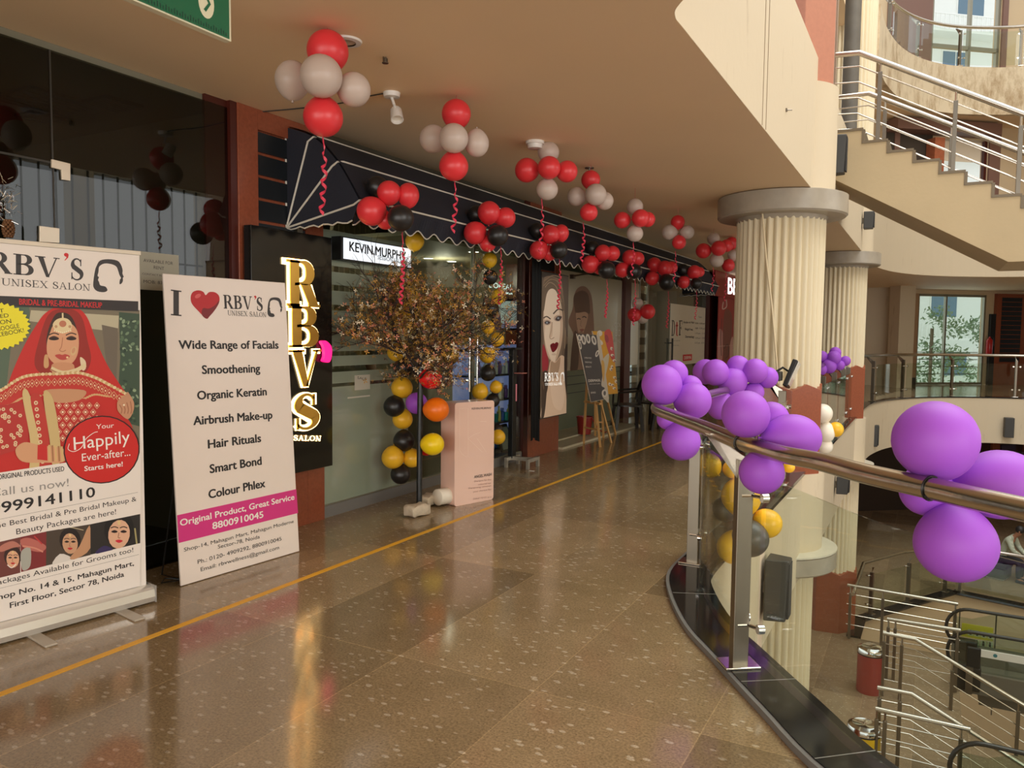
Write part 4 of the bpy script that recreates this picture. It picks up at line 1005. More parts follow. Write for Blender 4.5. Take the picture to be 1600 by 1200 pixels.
cluster('bunch of purple balloons tied at the railing bend, one hanging below handrail', 0, [(P_,1053,584,22,-.9),(P_,1078,606,20,-.8),(P_,1043,655,17,-.5),(P_,1034,601,31,.2,33),(P_,1083,626,30,.3,28),(P_,1064,690,30,.2,31)], group=G3, D=4.75)
cluster('bunch of eight purple balloons on the railing farther along by the near column', 0, [(P_,1102,581,19,-.8,21),(P_,1153,573,18,-.6),(P_,1199,590,16,-.7,18),(P_,1178,613,16,-.4),(P_,1144,597,23,-.1),(P_,1180,580,20,.2),(P_,1118,582,21,.5),(P_,1125,633,21,.4,24)], group=G3, D=6.4)
cluster('bunch of four purple balloons over the second railing post', 0, [(P_,1205,655,28,-1.0),(P_,1238,684,47,.1,37),(P_,1165,647,37,.5,38),(P_,1190,738,37,.3,33)], group=G3, D=3.15)
cluster('bunch of four large purple balloons nearest the camera on the handrail', 0, [(P_,1447,766,40,-.9),(P_,1563,757,69,-.1,54),(P_,1461,688,63,.4),(P_,1493,850,63,.2,58)], group=G3, D=2.42)
cluster('distant bunch of purple balloons on the railing between the two columns', 0, [(P_,1305,551,9,-.5),(P_,1284,557,9,-.3),(P_,1295,572,12,.1),(P_,1321,564,8,.0),(P_,1312,571,8,.3),(P_,1303,559,11,.3),(P_,1282,577,10,.4),(P_,1274,575,8,.2)], group=G3, D=12.4)
cluster('bunch of three white balloons and one yellow on the edge past near column', 0, [('milk',1288,697,13,-.3),('milk',1290,676,14,.1,17),(Y_,1306,671,12,.2),('milk',1285,646,15,.2,16)], D=9.6)
cluster('hanging garland of yellow and grey balloons outside the railing glass', 0, [('grey',1115,692,20,-.8),(Y_,1107,727,20,-.3),(Y_,1143,733,14,-.2),(Y_,1233,730,9,-.8),('grey',1133,796,20,-.6),(Y_,1158,776,31,.1),(Y_,1199,818,23,.3),(Y_,1146,856,26,.2),('grey',1172,842,29,.7)], D=5.45)
G4 = 'yellow and black balloon garlands beside the salon door'
cluster('left door garland of yellow and black balloons rising from the floor', -4.3, [(Y_,648,377,15,-1.3),(Y_,627,440,16,0),(K_,609,461,13,-.2),(Y_,640,462,13,-.2),(Y_,627,487,16,.2),(Y_,619,550,14,.2,15),(K_,631,574,16,0),(Y_,628,606,17,.2),(Y_,629,655,16,-.1),(K_,616,635,17,.5,17),(K_,631,689,17,.1),(Y_,644,716,15,-.2),(Y_,614,715,18,.5),(K_,626,741,16,.1)], group=G4)
cluster('right door garland of yellow and black balloons up to the awning', -4.34, [(Y_,765,406,12,0),(K_,766,433,12,0),(Y_,779,463,12,.2),(K_,767,482,13,-.2),(Y_,762,511,11,.2),(K_,777,533,10,-.6),(Y_,777,530,11,.3),(Y_,761,555,13,.2),(K_,762,583,13,.0),(Y_,775,605,10,.2),(K_,770,626,11,-.5),(Y_,750,612,13,.3),(K_,776,672,10,-.4),(Y_,778,683,12,.2)], group=G4)
cluster('single round gold foil balloon glinting inside the salon doorway', -4.7, [('gold',704,556,13,0)], name='foil_balloon', cat='balloon')

# ================================================================== CEILING FITTINGS
def fit(name, label, cat, uv, build, z=3.25, group=None):
    p = onZ(uv[0], uv[1], z); t = thing(name, label, cat, p, group); build(p, t); return t
fit('ceiling_light', 'round recessed ceiling light half hidden by the nearest balloon bunch', 'ceiling light', (541,64), lambda p, t: (MB().lathe([(.055,-.012),(.085,-.01),(.09,0),(.05,0)], p, 28).build('trim_ring', whitep, t, smooth=True), MB().lathe([(0,-.002),(.055,-.006),(.055,-.001),(0,-.001)], p, 24).build('diffuser', mat('unlit_lens', (.6,.5,.4), .3), t)))
fit('sprinkler', 'small dark sprinkler head on the bare ceiling above the spot lamp', 'sprinkler', (602,90), lambda p, t: (MB().tube([p, p-Vector((0,0,.03))], .008, 8).build('pipe', steeld, t), MB().lathe([(0,-.03),(.02,-.03),(.02,-.034),(0,-.034)], p, 12).bar(p-Vector((.0,.018,.033)), p-Vector((0,.018,-.0)), .005).bar(p-Vector((.0,-.018,.033)), p-Vector((0,-.018,-.0)), .005).build('deflector', steeld, t)))
fit('sprinkler', 'small sprinkler head above the fourth ceiling bunch', 'sprinkler', (921,262), lambda p, t: (MB().tube([p, p-Vector((0,0,.04))], .01, 8).build('pipe', steeld, t), MB().lathe([(0,-.0),(.045,-.0),(.045,-.008),(0,-.008)], p, 16).build('plate', steeld, t)))
fit('smoke_detector', 'round white smoke detector on the ceiling above red and white balloons', 'smoke detector', (836,221), lambda p, t: (MB().lathe([(0,0),(.08,0),(.08,-.025),(.0,-.025)], p, 28).build('base', whitep, t, smooth=True), MB().lathe([(.0,-.025),(.066,-.025),(.06,-.06),(0,-.065)], p, 28).build('sensor_head', whitep, t, smooth=True)))
def spot(p, t):
    MB().lathe([(0,0),(.06,0),(.055,-.03),(0,-.035)], p, 24).build('base', whitep, t, smooth=True)
    a = p-Vector((0,0,.03)); b = a+Vector((.02,-.0,-.05)); c = b+Vector((-.02,.05,-.03))
    MB().tube([a, b, c], .01, 8).build('arm', whitep, t, smooth=True)
    d = Vector((.3,-.25,-.75)).normalized(); h = MB(); h.lathe([(0,0),(.03,0),(.04,.015),(.045,.1),(.04,.1),(.035,.06),(0,.05)], c-d*.02, 24, axis=d); h.build('lamp_head', whitep, t, smooth=True)
    MB().lathe([(0,.07),(.036,.07),(.036,.075),(0,.075)], c-d*.02, 20, axis=d).build('bulb', mat('bulb_face', (.85,.8,.7), .2), t)
p_spot = onZ(612,145,3.25)
fit('spot_light', 'white swivelling spot lamp wired to the ceiling between two balloon bunches', 'spot light', (612,145), spot)
cw = [onZ(u,v,3.243) for u,v in ((609,145),(578,150),(540,160),(480,168),(440,172),(392,176))]
tag(MB().tube(crv([tuple(c)[:2] for c in cw], 4) and [(x,y,3.243) for x,y in crv([tuple(c)[:2] for c in cw], 4)], .004, 6).build('ceiling_cable', blackm), 'thin dark cable running along the ceiling from the spot lamp', 'cable')

# exit sign -------------------------------------------------------------
Fe = FX(-2.43); a0_, _ = Fe.px(362,30); _, zb = Fe.px(362,65); _, zt_ = Fe.px(362,-45)
t = thing('exit_sign', 'hanging green direction sign with white arrow disc by the ceiling', 'sign', (-2.43,a0_-.35,zb))
MB().fbox(Fe, a0_-.75, a0_, zb, zt_, -.035, -.003).build('frame', mat('sign_edge_white', srgb(224,220,190), .4), t, bevel=.002)
MB().fbox(Fe, a0_-.744, a0_-.012, zb+.006, zt_-.006, -.003, .0).build('face', mat('sign_green', srgb(34,104,72), .25), t)
cx, cz = Fe.px(322,4); m = MB().flat([(cx+.036*math.cos(k*.3), cz+.058*math.sin(k*.3)) for k in range(21)], Fe, .0012); m.build('arrow_disc', mat('sign_cream', srgb(226,222,190), .5), t)
m = MB(); ch = [(cx-.008, cz+.032),(cx+.014, cz),(cx-.008, cz-.032)]
for q in strip(ch, .012): m.flat(q, Fe, .0024)
m.build('arrow', mat('sign_green', None), t)
m = MB()
for k in range(60): y = a0_-.03-k*.0115; m.fbox(Fe, y, y+.004, zb+.012, zb+.012+.012+.008*((k*7)%3)/2, .0005, .001)
m.build('hatched_border', mat('dark_green', srgb(20,66,50), .4), t)
MB().tube([(-2.445,a0_-.1,zt_-.01),(-2.445,a0_-.1,3.25)], .004, 6).build('suspension_rod', steeld, t); MB().tube([(-2.445,a0_-.65,zt_-.01),(-2.445,a0_-.65,3.25)], .004, 6).build('suspension_rod', steeld, t)
# ================================================================== AWNING
navy = mat('navy_canvas', srgb(24,26,38), .75, bump=.15, bscale=60); pipem = mat('white_piping', srgb(206,200,186), .5)
YA, YB = 4.53, 15.5
prof = [(-4.5,3.19),(-4.22,3.085),(-3.98,2.875),(-3.77,2.574)]; piv = (-4.5,2.41)
t = thing('shop_awning', 'long navy canvas awning with white piping and scalloped hem over the shop fronts', 'awning', (-4.5,10,2.41))
m = MB(); cp = spl(prof, 4, False)
for th, fl in ((0,False),(.012,True)):
    V = [(x+th*.6, y, z+th) for y in (YA,YB) for x,z in cp]; n = len(cp); F = []
    for i in range(n-1): f = (i,i+1,n+i+1,n+i); F.append(f if fl else f[::-1])
    m.add(V, F)
m.build('canopy', navy, t, smooth=True)
m = MB(); NS = int((YB-YA)/.235); V = []; F = []; k = 0
for i in range(NS*8+1):
    y = YA+(YB-YA)*i/(NS*8); zb_ = 2.425-.028*math.cos(2*math.pi*i/8)*1; V += [(-3.768,y,2.576),(-3.835,y,zb_)]
for i in range(NS*8): F += [(2*i,2*i+2,2*i+3,2*i+1)]
m.add(V, F).build('scalloped_valance', navy, t)
m = MB(); m.tube([V[2*i+1] for i in range(NS*8+1)], .006, 6); m.build('hem_piping', pipem, t, smooth=True)
for y in (YA, YB):
    s_ = MB(); side = [piv]+cp+[(-3.835,2.43)]; n = 14
    hem = [(-3.835+(piv[0]+3.835)*k/n, 2.43+(piv[1]-2.43)*k/n-.02*math.sin(math.pi*k/n*5)**2) for k in range(n+1)]
    Fs = Fr((0,y,0),(1,0,0),(0,0,1)); s_.prism(cp+[(-3.835,2.43)]+hem[1:], -.004, .004, Fs); s_.build('side_panel', navy, t)
    MB().tube([(x,y-.006,z) for x,z in hem], .006, 6).build('hem_piping', pipem, t, smooth=True)
for i, (x, z) in enumerate(prof):
    b = MB(); b.tube([(piv[0],YA-.008,piv[1]),(x,YA-.008,z)] if i == 0 else [(piv[0],YA-.008,piv[1]),(x-.05,YA-.008,z-.03),(x,YA-.002,z),(x+.01,YA+.05,z+.01),(x+.01,YB,z+.01)], .008, 8); b.build('rib', pipem, t, smooth=True)
for y in (YA+.1, (YA+YB)/2, YB-.1): MB().bar((XF+.0,y,2.41),(-4.46,y,2.41), .06).tube([(-4.48,y,2.42),(-3.84,y,2.5)], .012, 8).build('arm', steeld, t)

# ================================================================== LOGO SHAPE (two-profile head) drawn in a unit box
HEAD = [[(.02,.28),(.08,.62),(.14,.78),(.25,.94),(.5,1.0),(.8,.98),(.92,.86),(.97,.7),(.96,.6),(1.0,.5),(.97,.47),(.97,.38),(.93,.3),(.86,.27),(.87,.4),(.91,.46),(.86,.55),(.82,.68),(.76,.8),(.6,.86),(.38,.86),(.22,.76),(.19,.6),(.16,.48),(.2,.44),(.17,.36),(.2,.3),(.24,.2),(.4,.17),(.46,.06),(.34,.0),(.14,.02),(.03,.12)]]
def head_logo(mb, fr, px_bl, px_tr, d):
    a, b = fr.px(*px_bl), fr.px(*px_tr)
    for h in HEAD: mb.flat([(a[0]+(b[0]-a[0])*x, a[1]+(b[1]-a[1])*y) for x, y in spl(h, 3)], fr, d)
ink = mat('black_ink', srgb(34,30,30), .5); grayink = mat('charcoal_ink', srgb(58,54,54), .5); redink = mat('red_ink', srgb(206,40,44), .5); whiteink = mat('white_ink', srgb(244,240,232), .5)
filmw = mat('banner_white_film', srgb(240,232,224), .4)

# ================================================================== ROLL-UP BANNER (bride)
B0 = Vector((-3.9915, 2.866, 0)); BD = (Vector((-3.992,2.863,0))-Vector((-4.132,1.95,0))).normalized()
FB = Fr(B0, BD, (0,0,1)); FB.n = FB.x.cross(FB.y)
if FB.n.x < 0: FB.n = -FB.n
BWD = .86
t = thing('rollup_banner', 'tall roll-up banner with a bride in red veil, standing against the dark shop glass', 'banner stand', FB.w(-BWD/2,0,0))
MB().fbox(FB, -BWD, 0, .1, 2.03, -.003, 0).build('banner_sheet', filmw, t)
MB().fbox(FB, -BWD-.005, .005, 2.022, 2.045, -.01, .01).build('top_bar', mat('bar_cream', srgb(222,210,190), .35), t, bevel=.003)
case = MB(); cs = [(-.06,.015),(-.075,.05),(-.06,.09),(-.02,.105),(.03,.105),(.06,.085),(.07,.045),(.055,.012)]
V = [FB.w(a, z, d) for a in (-BWD-.02, .02) for d, z in cs]; n = len(cs)
case.add(V, [(i,(i+1)%n,n+(i+1)%n,n+i) for i in range(n)]+[tuple(range(n))[::-1], tuple(range(n,2*n))]).build('base_case', mat('banner_aluminium', srgb(226,222,214), .22, metal=.5), t, smooth=True)
MB().fbox(FB, .018, .024, .01, .108, -.07, .072).build('end_cap', mat('cap_grey', srgb(150,146,140), .4), t)
for a in (-.17, -.62): MB().fbox(FB, a-.03, a+.03, .0, .012, -.1, .26).build('foot', mat('foot_grey', srgb(176,166,150), .4), t, bevel=.004)
T2 = lambda x, y: (x/3.528, 360+y/3.528)
T3 = lambda x, y: (x/3.244, 640+y/3.244)
A = Art(FB, T=T2, clip=(-BWD+.002, -.002, .11, 2.02))
BRID_L = -330
A.P([(BRID_L,330),(770,440),(770,1140),(770,1180),(BRID_L,1380)], (122,112,92), smooth=False)       # picture ground
A.P([(BRID_L,340),(160,420),(170,560),(60,640),(20,1000),(BRID_L,1200)], (86,104,84), smooth=False)
A.P([(170,440),(655,470),(650,560),(480,540),(160,500)], (186,178,150), smooth=False)
A.P([(560,520),(650,540),(640,880),(600,860)], (108,98,84), smooth=False)
A.P([(655,450),(768,460),(768,1080),(690,1060),(650,900),(662,700)], (58,78,60), smooth=False)
rnd = random.Random(4)
for _ in range(60):
    x, y = rnd.uniform(665,760), rnd.uniform(460,1080); A.E(x, y, rnd.uniform(7,14), rnd.uniform(5,9), rnd.choice([(112,136,104),(84,108,80),(140,160,128),(40,60,46)]), 7, rnd.uniform(0,180))
# veil
A.P([(250,455),(330,415),(420,425),(480,480),(530,610),(590,740),(660,850),(700,915),(690,1010),(730,1090),(720,1200),(640,1420),(-60,1450),(-80,1180),(5,965),(60,800),(130,640),(200,520)], (196,40,34))
A.P([(262,470),(330,432),(410,440),(455,490),(480,600),(500,720),(440,800),(260,800),(190,740),(215,600)], (150,38,28))
A.P([(300,470),(340,452),(385,468),(415,520),(430,600),(420,660),(350,690),(262,650),(262,560)], (58,36,26))   # hair
A.P([(276,560),(296,520),(340,505),(392,515),(425,555),(434,620),(424,690),(392,735),(345,752),(300,735),(262,690),(258,620)], (216,160,122))   # face
A.P([(290,735),(400,735),(410,800),(440,850),(420,880),(290,880),(250,850),(285,800)], (204,146,108))
for x0_, s_ in ((296,1),(392,1)):
    A.P([(x0_-26,592),(x0_,582),(x0_+26,592),(x0_+24,602),(x0_,606),(x0_-24,602)], (64,34,28))
    A.P([(x0_-18,598),(x0_,592),(x0_+18,599),(x0_,606)], (30,18,16)); A.L([(x0_-30,578),(x0_,566),(x0_+28,574)], 6, (52,30,24))
A.L([(345,590),(338,640),(328,660),(345,668),(362,660)], 4, (176,112,82))
A.P([(302,690),(325,682),(342,686),(360,682),(384,694),(362,712),(330,712)], (186,70,62))
A.P([(290,520),(310,492),(345,482),(378,492),(396,522),(384,552),(345,568),(306,552)], (226,206,160)); A.E(345,515,20,18,(190,120,90)); A.L([(345,482),(344,455)], 9, (226,206,160)); A.E(384,530,8,8,(190,150,110)); A.E(308,530,8,8,(190,150,110))
for k in range(9): A.E(300+k*11, 556-abs(k-4)*3+8, 4, 5, (240,226,190), 8)
A.E(405,665,16,26,(214,178,130),12,20); A.E(404,662,9,17,(206,150,112),10,20); A.E(370,700,7,6,(230,200,150),8)
A.P([(245,690),(262,690),(268,745),(252,760),(240,745)], (206,160,110)); A.P([(440,700),(470,720),(472,760),(452,770)], (226,206,170))
A.L([(280,760),(345,785),(420,770),(470,740)], 22, (224,204,158)); A.L([(275,765),(345,792),(425,777)], 6, (170,110,80))
# embroidered border of the veil
bt = [(-60,900),(5,880),(110,815),(200,795),(330,790),(430,785),(520,810),(600,850),(700,905)]; bb = [(690,915),(600,915),(520,905),(440,930),(330,895),(200,915),(120,925),(60,960),(5,972),(-60,1010)]
A.P(bt+bb, (196,52,44), n=3)
for i, (x, y) in enumerate(spl(bt, 7, False)): A.E(x, y, 11, 9, (228,206,160) if i%2 else (206,170,116), 9)
for i, (x, y) in enumerate(spl(bb, 6, False)): A.E(x, y, 9, 6, (214,170,120), 8)
for i, (x, y) in enumerate(spl([(p[0],p[1]+45) for p in bt], 4, False)):
    A.P([(x-18,y),(x,y-24),(x+18,y),(x,y+24)], (214,150,110), smooth=False); A.P([(x-13,y),(x,y-18),(x+13,y),(x,y+18)], (186,44,40), smooth=False); A.E(x, y, 5, 6, (232,208,170), 6)
# bodice, sleeve and skirt motifs
A.P([(285,945),(445,925),(520,960),(550,1010),(520,1150),(340,1180),(300,1060)], (188,46,40)); A.P([(245,880),(460,880),(445,930),(360,950),(285,940)], (200,148,110))
for r_ in range(6):
    for c_ in range(6):
        x = 322+c_*42+(r_%2)*21; y = 965+r_*36; 
        if x < 545: A.P([(x-17,y),(x,y-19),(x+17,y),(x,y+19)], (222,176,140), smooth=False); A.P([(x-13,y),(x,y-15),(x+13,y),(x,y+15)], (182,40,36), smooth=False); A.E(x, y, 7, 7, (236,216,186), 6)
A.P([(-60,990),(40,960),(120,950),(150,1060),(140,1180),(20,1230),(-60,1240)], (182,50,44))
for _ in range(34):
    x, y = rnd.uniform(-50,130), rnd.uniform(985,1210); A.E(x, y, 11, 11, (226,200,160), 6); A.E(x, y, 4, 4, (190,70,60), 6)
A.P([(120,905),(160,905),(215,1180),(200,1420),(150,1420),(165,1180)], (212,186,130)); A.P([(236,900),(290,930),(330,1180),(320,1300),(285,1290),(270,1150)], (206,180,124))
A.P([(165,925),(225,925),(268,1160),(262,1420),(210,1420),(215,1180)], (190,56,46))
for k in range(12): A.E(195+k*4, 950+k*36, 12, 12, (226,204,164), 7); A.E(195+k*4, 950+k*36, 5, 5, (186,52,46), 6)
A.T = T3
A.P([(75,205),(120,165),(200,180),(320,200),(322,262),(230,268),(110,262)], (214,160,120)); A.P([(188,178),(236,180),(238,258),(186,252)], (200,44,40), smooth=False)
for k in range(5): A.L([(246+k*16,178+k*2),(250+k*16,262)], 9, ((214,180,120),(170,120,80))[k%2])
A.T = T2
A.P([(650,935),(690,905),(700,890),(712,905),(735,950),(730,1000),(700,1040),(650,1000),(642,960)], (196,144,110))
for k in range(4): A.L([(655+k*20,960-k*6),(668+k*18,985),(664+k*18,1010)], 5, (160,104,76))
A.E(680,962,6,6,(236,220,190),8)
# white lower field, photo strip, bands
A.T = T3
A.P([(BRID_L,378),(0,318),(330,268),(713,218),(713,1200),(BRID_L,1500)], (236,228,220), smooth=False)
A.E(512,202,194,172,(44,22,20),30,-6); A.E(512,202,187,166,(204,38,34),30,-6)
def faceart(A, cx, cy, s, skin, hair, tilt=0, lips=(190,40,50)):
    A.E(cx, cy-8*s, 36*s, 42*s, hair, 16, tilt); A.E(cx, cy+4*s, 26*s, 35*s, skin, 16, tilt)
    for k in (-11,11): A.P([(cx+k*s-8*s,cy-2*s),(cx+k*s,cy-6*s),(cx+k*s+8*s,cy-2*s),(cx+k*s,cy+1*s)], (40,24,22)); A.L([(cx+k*s-9*s,cy-11*s),(cx+k*s,cy-14*s),(cx+k*s+9*s,cy-11*s)], 2.4*s, (50,32,26))
    A.L([(cx,cy),(cx-2*s,cy+12*s),(cx+3*s,cy+13*s)], 1.6*s, (150,100,76)); A.P([(cx-9*s,cy+20*s),(cx,cy+17*s),(cx+9*s,cy+20*s),(cx,cy+25*s)], lips)
    A.E(cx, cy-24*s, 4*s, 6*s, (226,196,140), 8)
A.P([(BRID_L,735),(100,645),(100,830),(BRID_L,925)], (112,60,54), smooth=False); faceart(A, 62, 752, 1.25, (222,170,136), (54,30,26)); A.P([(0,690),(60,665),(100,690),(60,700),(0,720)], (186,120,104)); A.L([(34,785),(56,800),(78,782)], 5, (240,230,224))
A.P([(100,645),(235,616),(232,790),(104,822)], (126,44,46), smooth=False); A.P([(100,660),(150,650),(230,690),(200,720),(120,700)], (186,106,96)); A.P([(104,720),(150,700),(150,790),(110,810)], (170,170,160)); A.L([(110,690),(170,700),(215,720)], 8, (210,140,120)); A.L([(170,640),(210,680)], 7, (190,60,60))
A.P([(232,616),(455,580),(455,736),(230,790)], (74,62,52), smooth=False); faceart(A, 352, 672, 1.5, (204,158,124), (34,24,22), -6); A.P([(262,790),(300,730),(360,748),(370,768)], (220,214,206), n=3); A.P([(450,585),(455,700),(390,752),(350,752),(400,690)], (196,148,112), n=3); A.L([(300,606),(350,596),(420,610)], 3, (210,196,160))
A.P([(455,580),(707,528),(707,676),(455,734)], (42,38,36), smooth=False); faceart(A, 600, 622, 2.1, (222,176,146), (24,20,20), 10, (206,40,60)); A.P([(480,728),(520,690),(560,700),(560,716)], (54,44,90)); A.L([(680,600),(690,680)], 8, (170,160,110))
A.P([(100,645),(232,616),(455,580),(707,528),(713,527),(713,440),(100,560)], (236,228,220), smooth=False); A.P([(BRID_L,735),(100,645),(100,560),(BRID_L,640)], (236,228,220), smooth=False)
A.P([(BRID_L,925),(0,850),(713,674),(713,700),(0,878),(BRID_L,960)], (236,228,220), smooth=False)
A.T = T2
A.P([(BRID_L,345),(0,361),(758,391),(758,446),(0,416),(BRID_L,398)], (48,42,42), smooth=False)
A.P([(BRID_L,0),(0,45),(762,125),(760,391),(0,361),(BRID_L,345)], (232,222,212), smooth=False)
st_ = []; cx, cy = -12, 528
for k in range(64): a = math.pi*2*k/64; r_ = 1 if k%2 else .9; st_.append((cx+178*math.cos(a)*r_, cy+132*math.sin(a)*r_))
A.P(st_, (238,226,40), smooth=False)
A.mb.build('print', PRINT, t, color=True)
DT = A.d+.0004
m = MB(); ptext(m, FB, 'RBV', T2(-78,230), T2(328,264), 118/3.528, DT, 'serif', t=.05); ptext(m, FB, 'S', T2(380,272), T2(458,279), 122/3.528, DT, 'serif', t=.05)
ptext(m, FB, 'UNISEX SALON', T2(5,303), T2(496,334), 40/3.528, DT, 'serif', T=.12, t=.06); head_logo(m, FB, T2(508,338), T2(676,166), DT)
m.build('logo_lettering', grayink, t)
m = MB(); a_, b_ = FB.px(*T2(348,165)), FB.px(*T2(378,122)); P_ = glyph("'")[0]
for p in P_: m.flat([(a_[0]+(b_[0]-a_[0])*x*4.6, a_[1]+(b_[1]-a_[1])*(y-.6)*2.6) for x, y in p], FB, DT)
ptext(m, FB, 'BRIDAL & PRE-BRIDAL MAKEUP', T2(103,409), T2(558,428), 33/3.528, DT, bold=.001)
m.build('red_lettering', redink, t)
m = MB()
ptext(m, FB, 'BEST', T2(-75,462), T2(20,452), 22/3.528, DT); ptext(m, FB, 'RATED', T2(-80,492), T2(46,478), 22/3.528, DT); ptext(m, FB, 'SALON', T2(-70,528), T2(60,510), 24/3.528, DT)
ptext(m, FB, 'ON GOOGLE', T2(-80,566), T2(104,536), 24/3.528, DT); ptext(m, FB, '& FACEBOOK!', T2(-90,602), T2(130,560), 24/3.528, DT)
ptext(m, FB, 'ORIGINAL PRODUCTS USED', T3(-14,354), T3(322,310), 26/3.244, DT, bold=.0006)
ptext(m, FB, '9999141110', T3(-52,532), T3(478,440), 56/3.244, DT, bold=.0022)
ptext(m, FB, 'The Best Bridal & Pre Bridal Makeup &', T3(-55,606), T3(688,462), 27/3.244, DT); ptext(m, FB, 'Beauty Packages are here!', T3(80,632), T3(585,528), 29/3.244, DT)
ptext(m, FB, 'Packages Available for Grooms too!', T3(-40,893), T3(672,720), 27/3.244, DT)
ptext(m, FB, 'Shop No. 14 & 15, Mahagun Mart,', T3(-40,970), T3(675,788), 28/3.244, DT, bold=.0012); ptext(m, FB, 'First Floor, Sector 78, Noida', T3(48,1004), T3(625,844), 28/3.244, DT, bold=.0012)
for p, q in (((BRID_L,612),(695,418)),((BRID_L,980),(700,733))):
    for s_ in strip([T3(*p), T3(*q)], .35): m.flat([FB.px(*z) if FB.px(*z)[0] > -BWD else (-BWD+.003, FB.px(*z)[1]) for z in s_], FB, DT)
m.build('black_lettering', ink, t)
m = MB(); ptext(m, FB, 'Call us now!', T3(-52,443), T3(345,386), 42/3.244, DT); m.build('grey_lettering', mat('light_grey_ink', srgb(150,146,142), .5), t)
m = MB(); ptext(m, FB, 'Your', T3(484,98), T3(574,90), 24/3.244, DT); ptext(m, FB, 'Happily', T3(372,204), T3(655,165), 66/3.244, DT); ptext(m, FB, 'Ever-after...', T3(412,262), T3(657,232), 40/3.244, DT); ptext(m, FB, 'Starts here!', T3(425,311), T3(618,286), 25/3.244, DT, bold=.001)
for s_ in strip([T3(*p) for p in spl([(348,172),(342,200),(372,212),(410,190),(430,150),(470,118),(492,112)], 5, False)], .9): m.flat([FB.px(*z) for z in s_], FB, DT)
m.build('white_lettering', whiteink, t)

# ================================================================== I LOVE board
a = onZ(283,917,0); b = onZ(468,862,0); d = (b-a).normalized(); nb = Vector((-d.y, d.x, 0)); nb = nb if nb.x < 0 else -nb
al = R(3.85); up = (nb*math.sin(al)+Vector((0,0,math.cos(al)))).normalized(); FI = Fr(a, d, up)
if FI.n.x < 0: FI.n = -FI.n
t = thing('price_board', 'leaning white standee board with red heart and list of salon services', 'standee', (a+b)/2)
WI, HI = (b-a).length, 1.95
MB().fbox(FI, 0, WI, .004, HI, -.016, 0).build('panel', mat('board_white', srgb(238,226,216), .45, var=.03, vscale=4), t, bevel=.004)
T4 = lambda x, y: (240+x/4.287, 400+y/4.287); T5 = lambda x, y: (240+x/4.287, 660+y/4.287)
A = Art(FI, T=T4)
A.P([(352,420),(300,370),(256,320),(248,275),(262,242),(298,230),(332,240),(348,262),(372,242),(412,244),(438,270),(438,312),(410,362),(376,402)], (186,34,40))
A.P([(352,420),(322,392),(330,350),(370,352),(410,330),(436,300),(436,318),(410,362),(376,402)], (124,30,34)); A.E(296,268,22,13,(216,92,92),14,-30)
A.T = T5
A.P([(157,622),(955,447),(967,607),(168,808)], (216,54,134), smooth=False)
A.mb.build('print', PRINT, t, color=True)
m = MB(); D_ = A.d+.0004
ptext(m, FI, 'I', T4(112,396), T4(196,404), 172/4.287, D_, 'serif', t=.05); ptext(m, FI, 'RBV', T4(468,352), T4(664,360), 92/4.287, D_, 'serif'); ptext(m, FI, 'S', T4(688,366), T4(732,370), 92/4.287, D_, 'serif')
ptext(m, FI, 'UNISEX SALON', T4(496,398), T4(756,410), 34/4.287, D_, 'serif', T=.12, t=.06); head_logo(m, FI, T4(762,408), T4(858,280), D_)
m.build('logo_lettering', grayink, t)
m = MB(); a_, b_ = FI.px(*T4(672,292)), FI.px(*T4(690,264))
for p in glyph("'")[0]: m.flat([(a_[0]+(b_[0]-a_[0])*x*4.6, a_[1]+(b_[1]-a_[1])*(y-.6)*2.6) for x, y in p], FI, D_)
m.build('apostrophe', redink, t)
m = MB(); B5 = .0066
for s_, T, p, q in (('Wide Range of Facials',T4,(170,622),(835,620)),('Smoothening',T4,(326,790),(712,778)),('Organic Keratin',T4,(294,962),(756,932)),('Airbrush Make-up',T4,(268,1132),(794,1088)),('Hair Rituals',T5,(366,174),(718,130)),('Smart Bond',T5,(378,340),(722,282)),('Colour Phlex',T5,(370,510),(746,432))):
    m = MB(); ptext(m, FI, s_, T(*p), T(*q), 58/4.287, D_, bold=B5); m.build('service_lettering', ink, t)
m = MB()
ptext(m, FI, 'Shop-14, Mahagun Mart, Mahagun Moderne', T5(203,866), T5(938,672), 26/4.287, D_); ptext(m, FI, 'Sector-78, Noida', T5(430,846), T5(710,776), 26/4.287, D_); ptext(m, FI, 'Ph.: 0120- 4909292, 8800910045', T5(295,948), T5(856,790), 28/4.287, D_); ptext(m, FI, 'Email: rbvwellness@gmail.com', T5(315,998), T5(840,848), 27/4.287, D_)
m.build('address_lettering', ink, t)
m = MB(); ptext(m, FI, 'Original Product, Great Service', T5(178,694), T5(942,516), 44/4.287, D_, bold=.0022); ptext(m, FI, '8800910045', T5(395,716), T5(734,636), 46/4.287, D_, bold=.0025); m.build('white_lettering', whiteink, t)
# wire feet behind
fm_ = MB()
for s_ in (.06, WI-.06):
    p = FI.w(s_, .02, -.016); q = p-Vector((FI.n.x, FI.n.y, 0))*.28; q.z = .008; fm_ = MB().tube([FI.w(s_, .9, -.02), q, p+Vector((0,0,-.0))], .005, 6); fm_.build('wire_leg', blackm, t, smooth=True)
p = FI.w(.0, .02, -.02); MB().tube([p+Vector((0,0,.02)), p+Vector((-.1,-.05,.0)), p+Vector((-.16,.02,0)), p+Vector((-.05,.06,.0))], .004, 6).build('wire_foot', blackm, t, smooth=True)

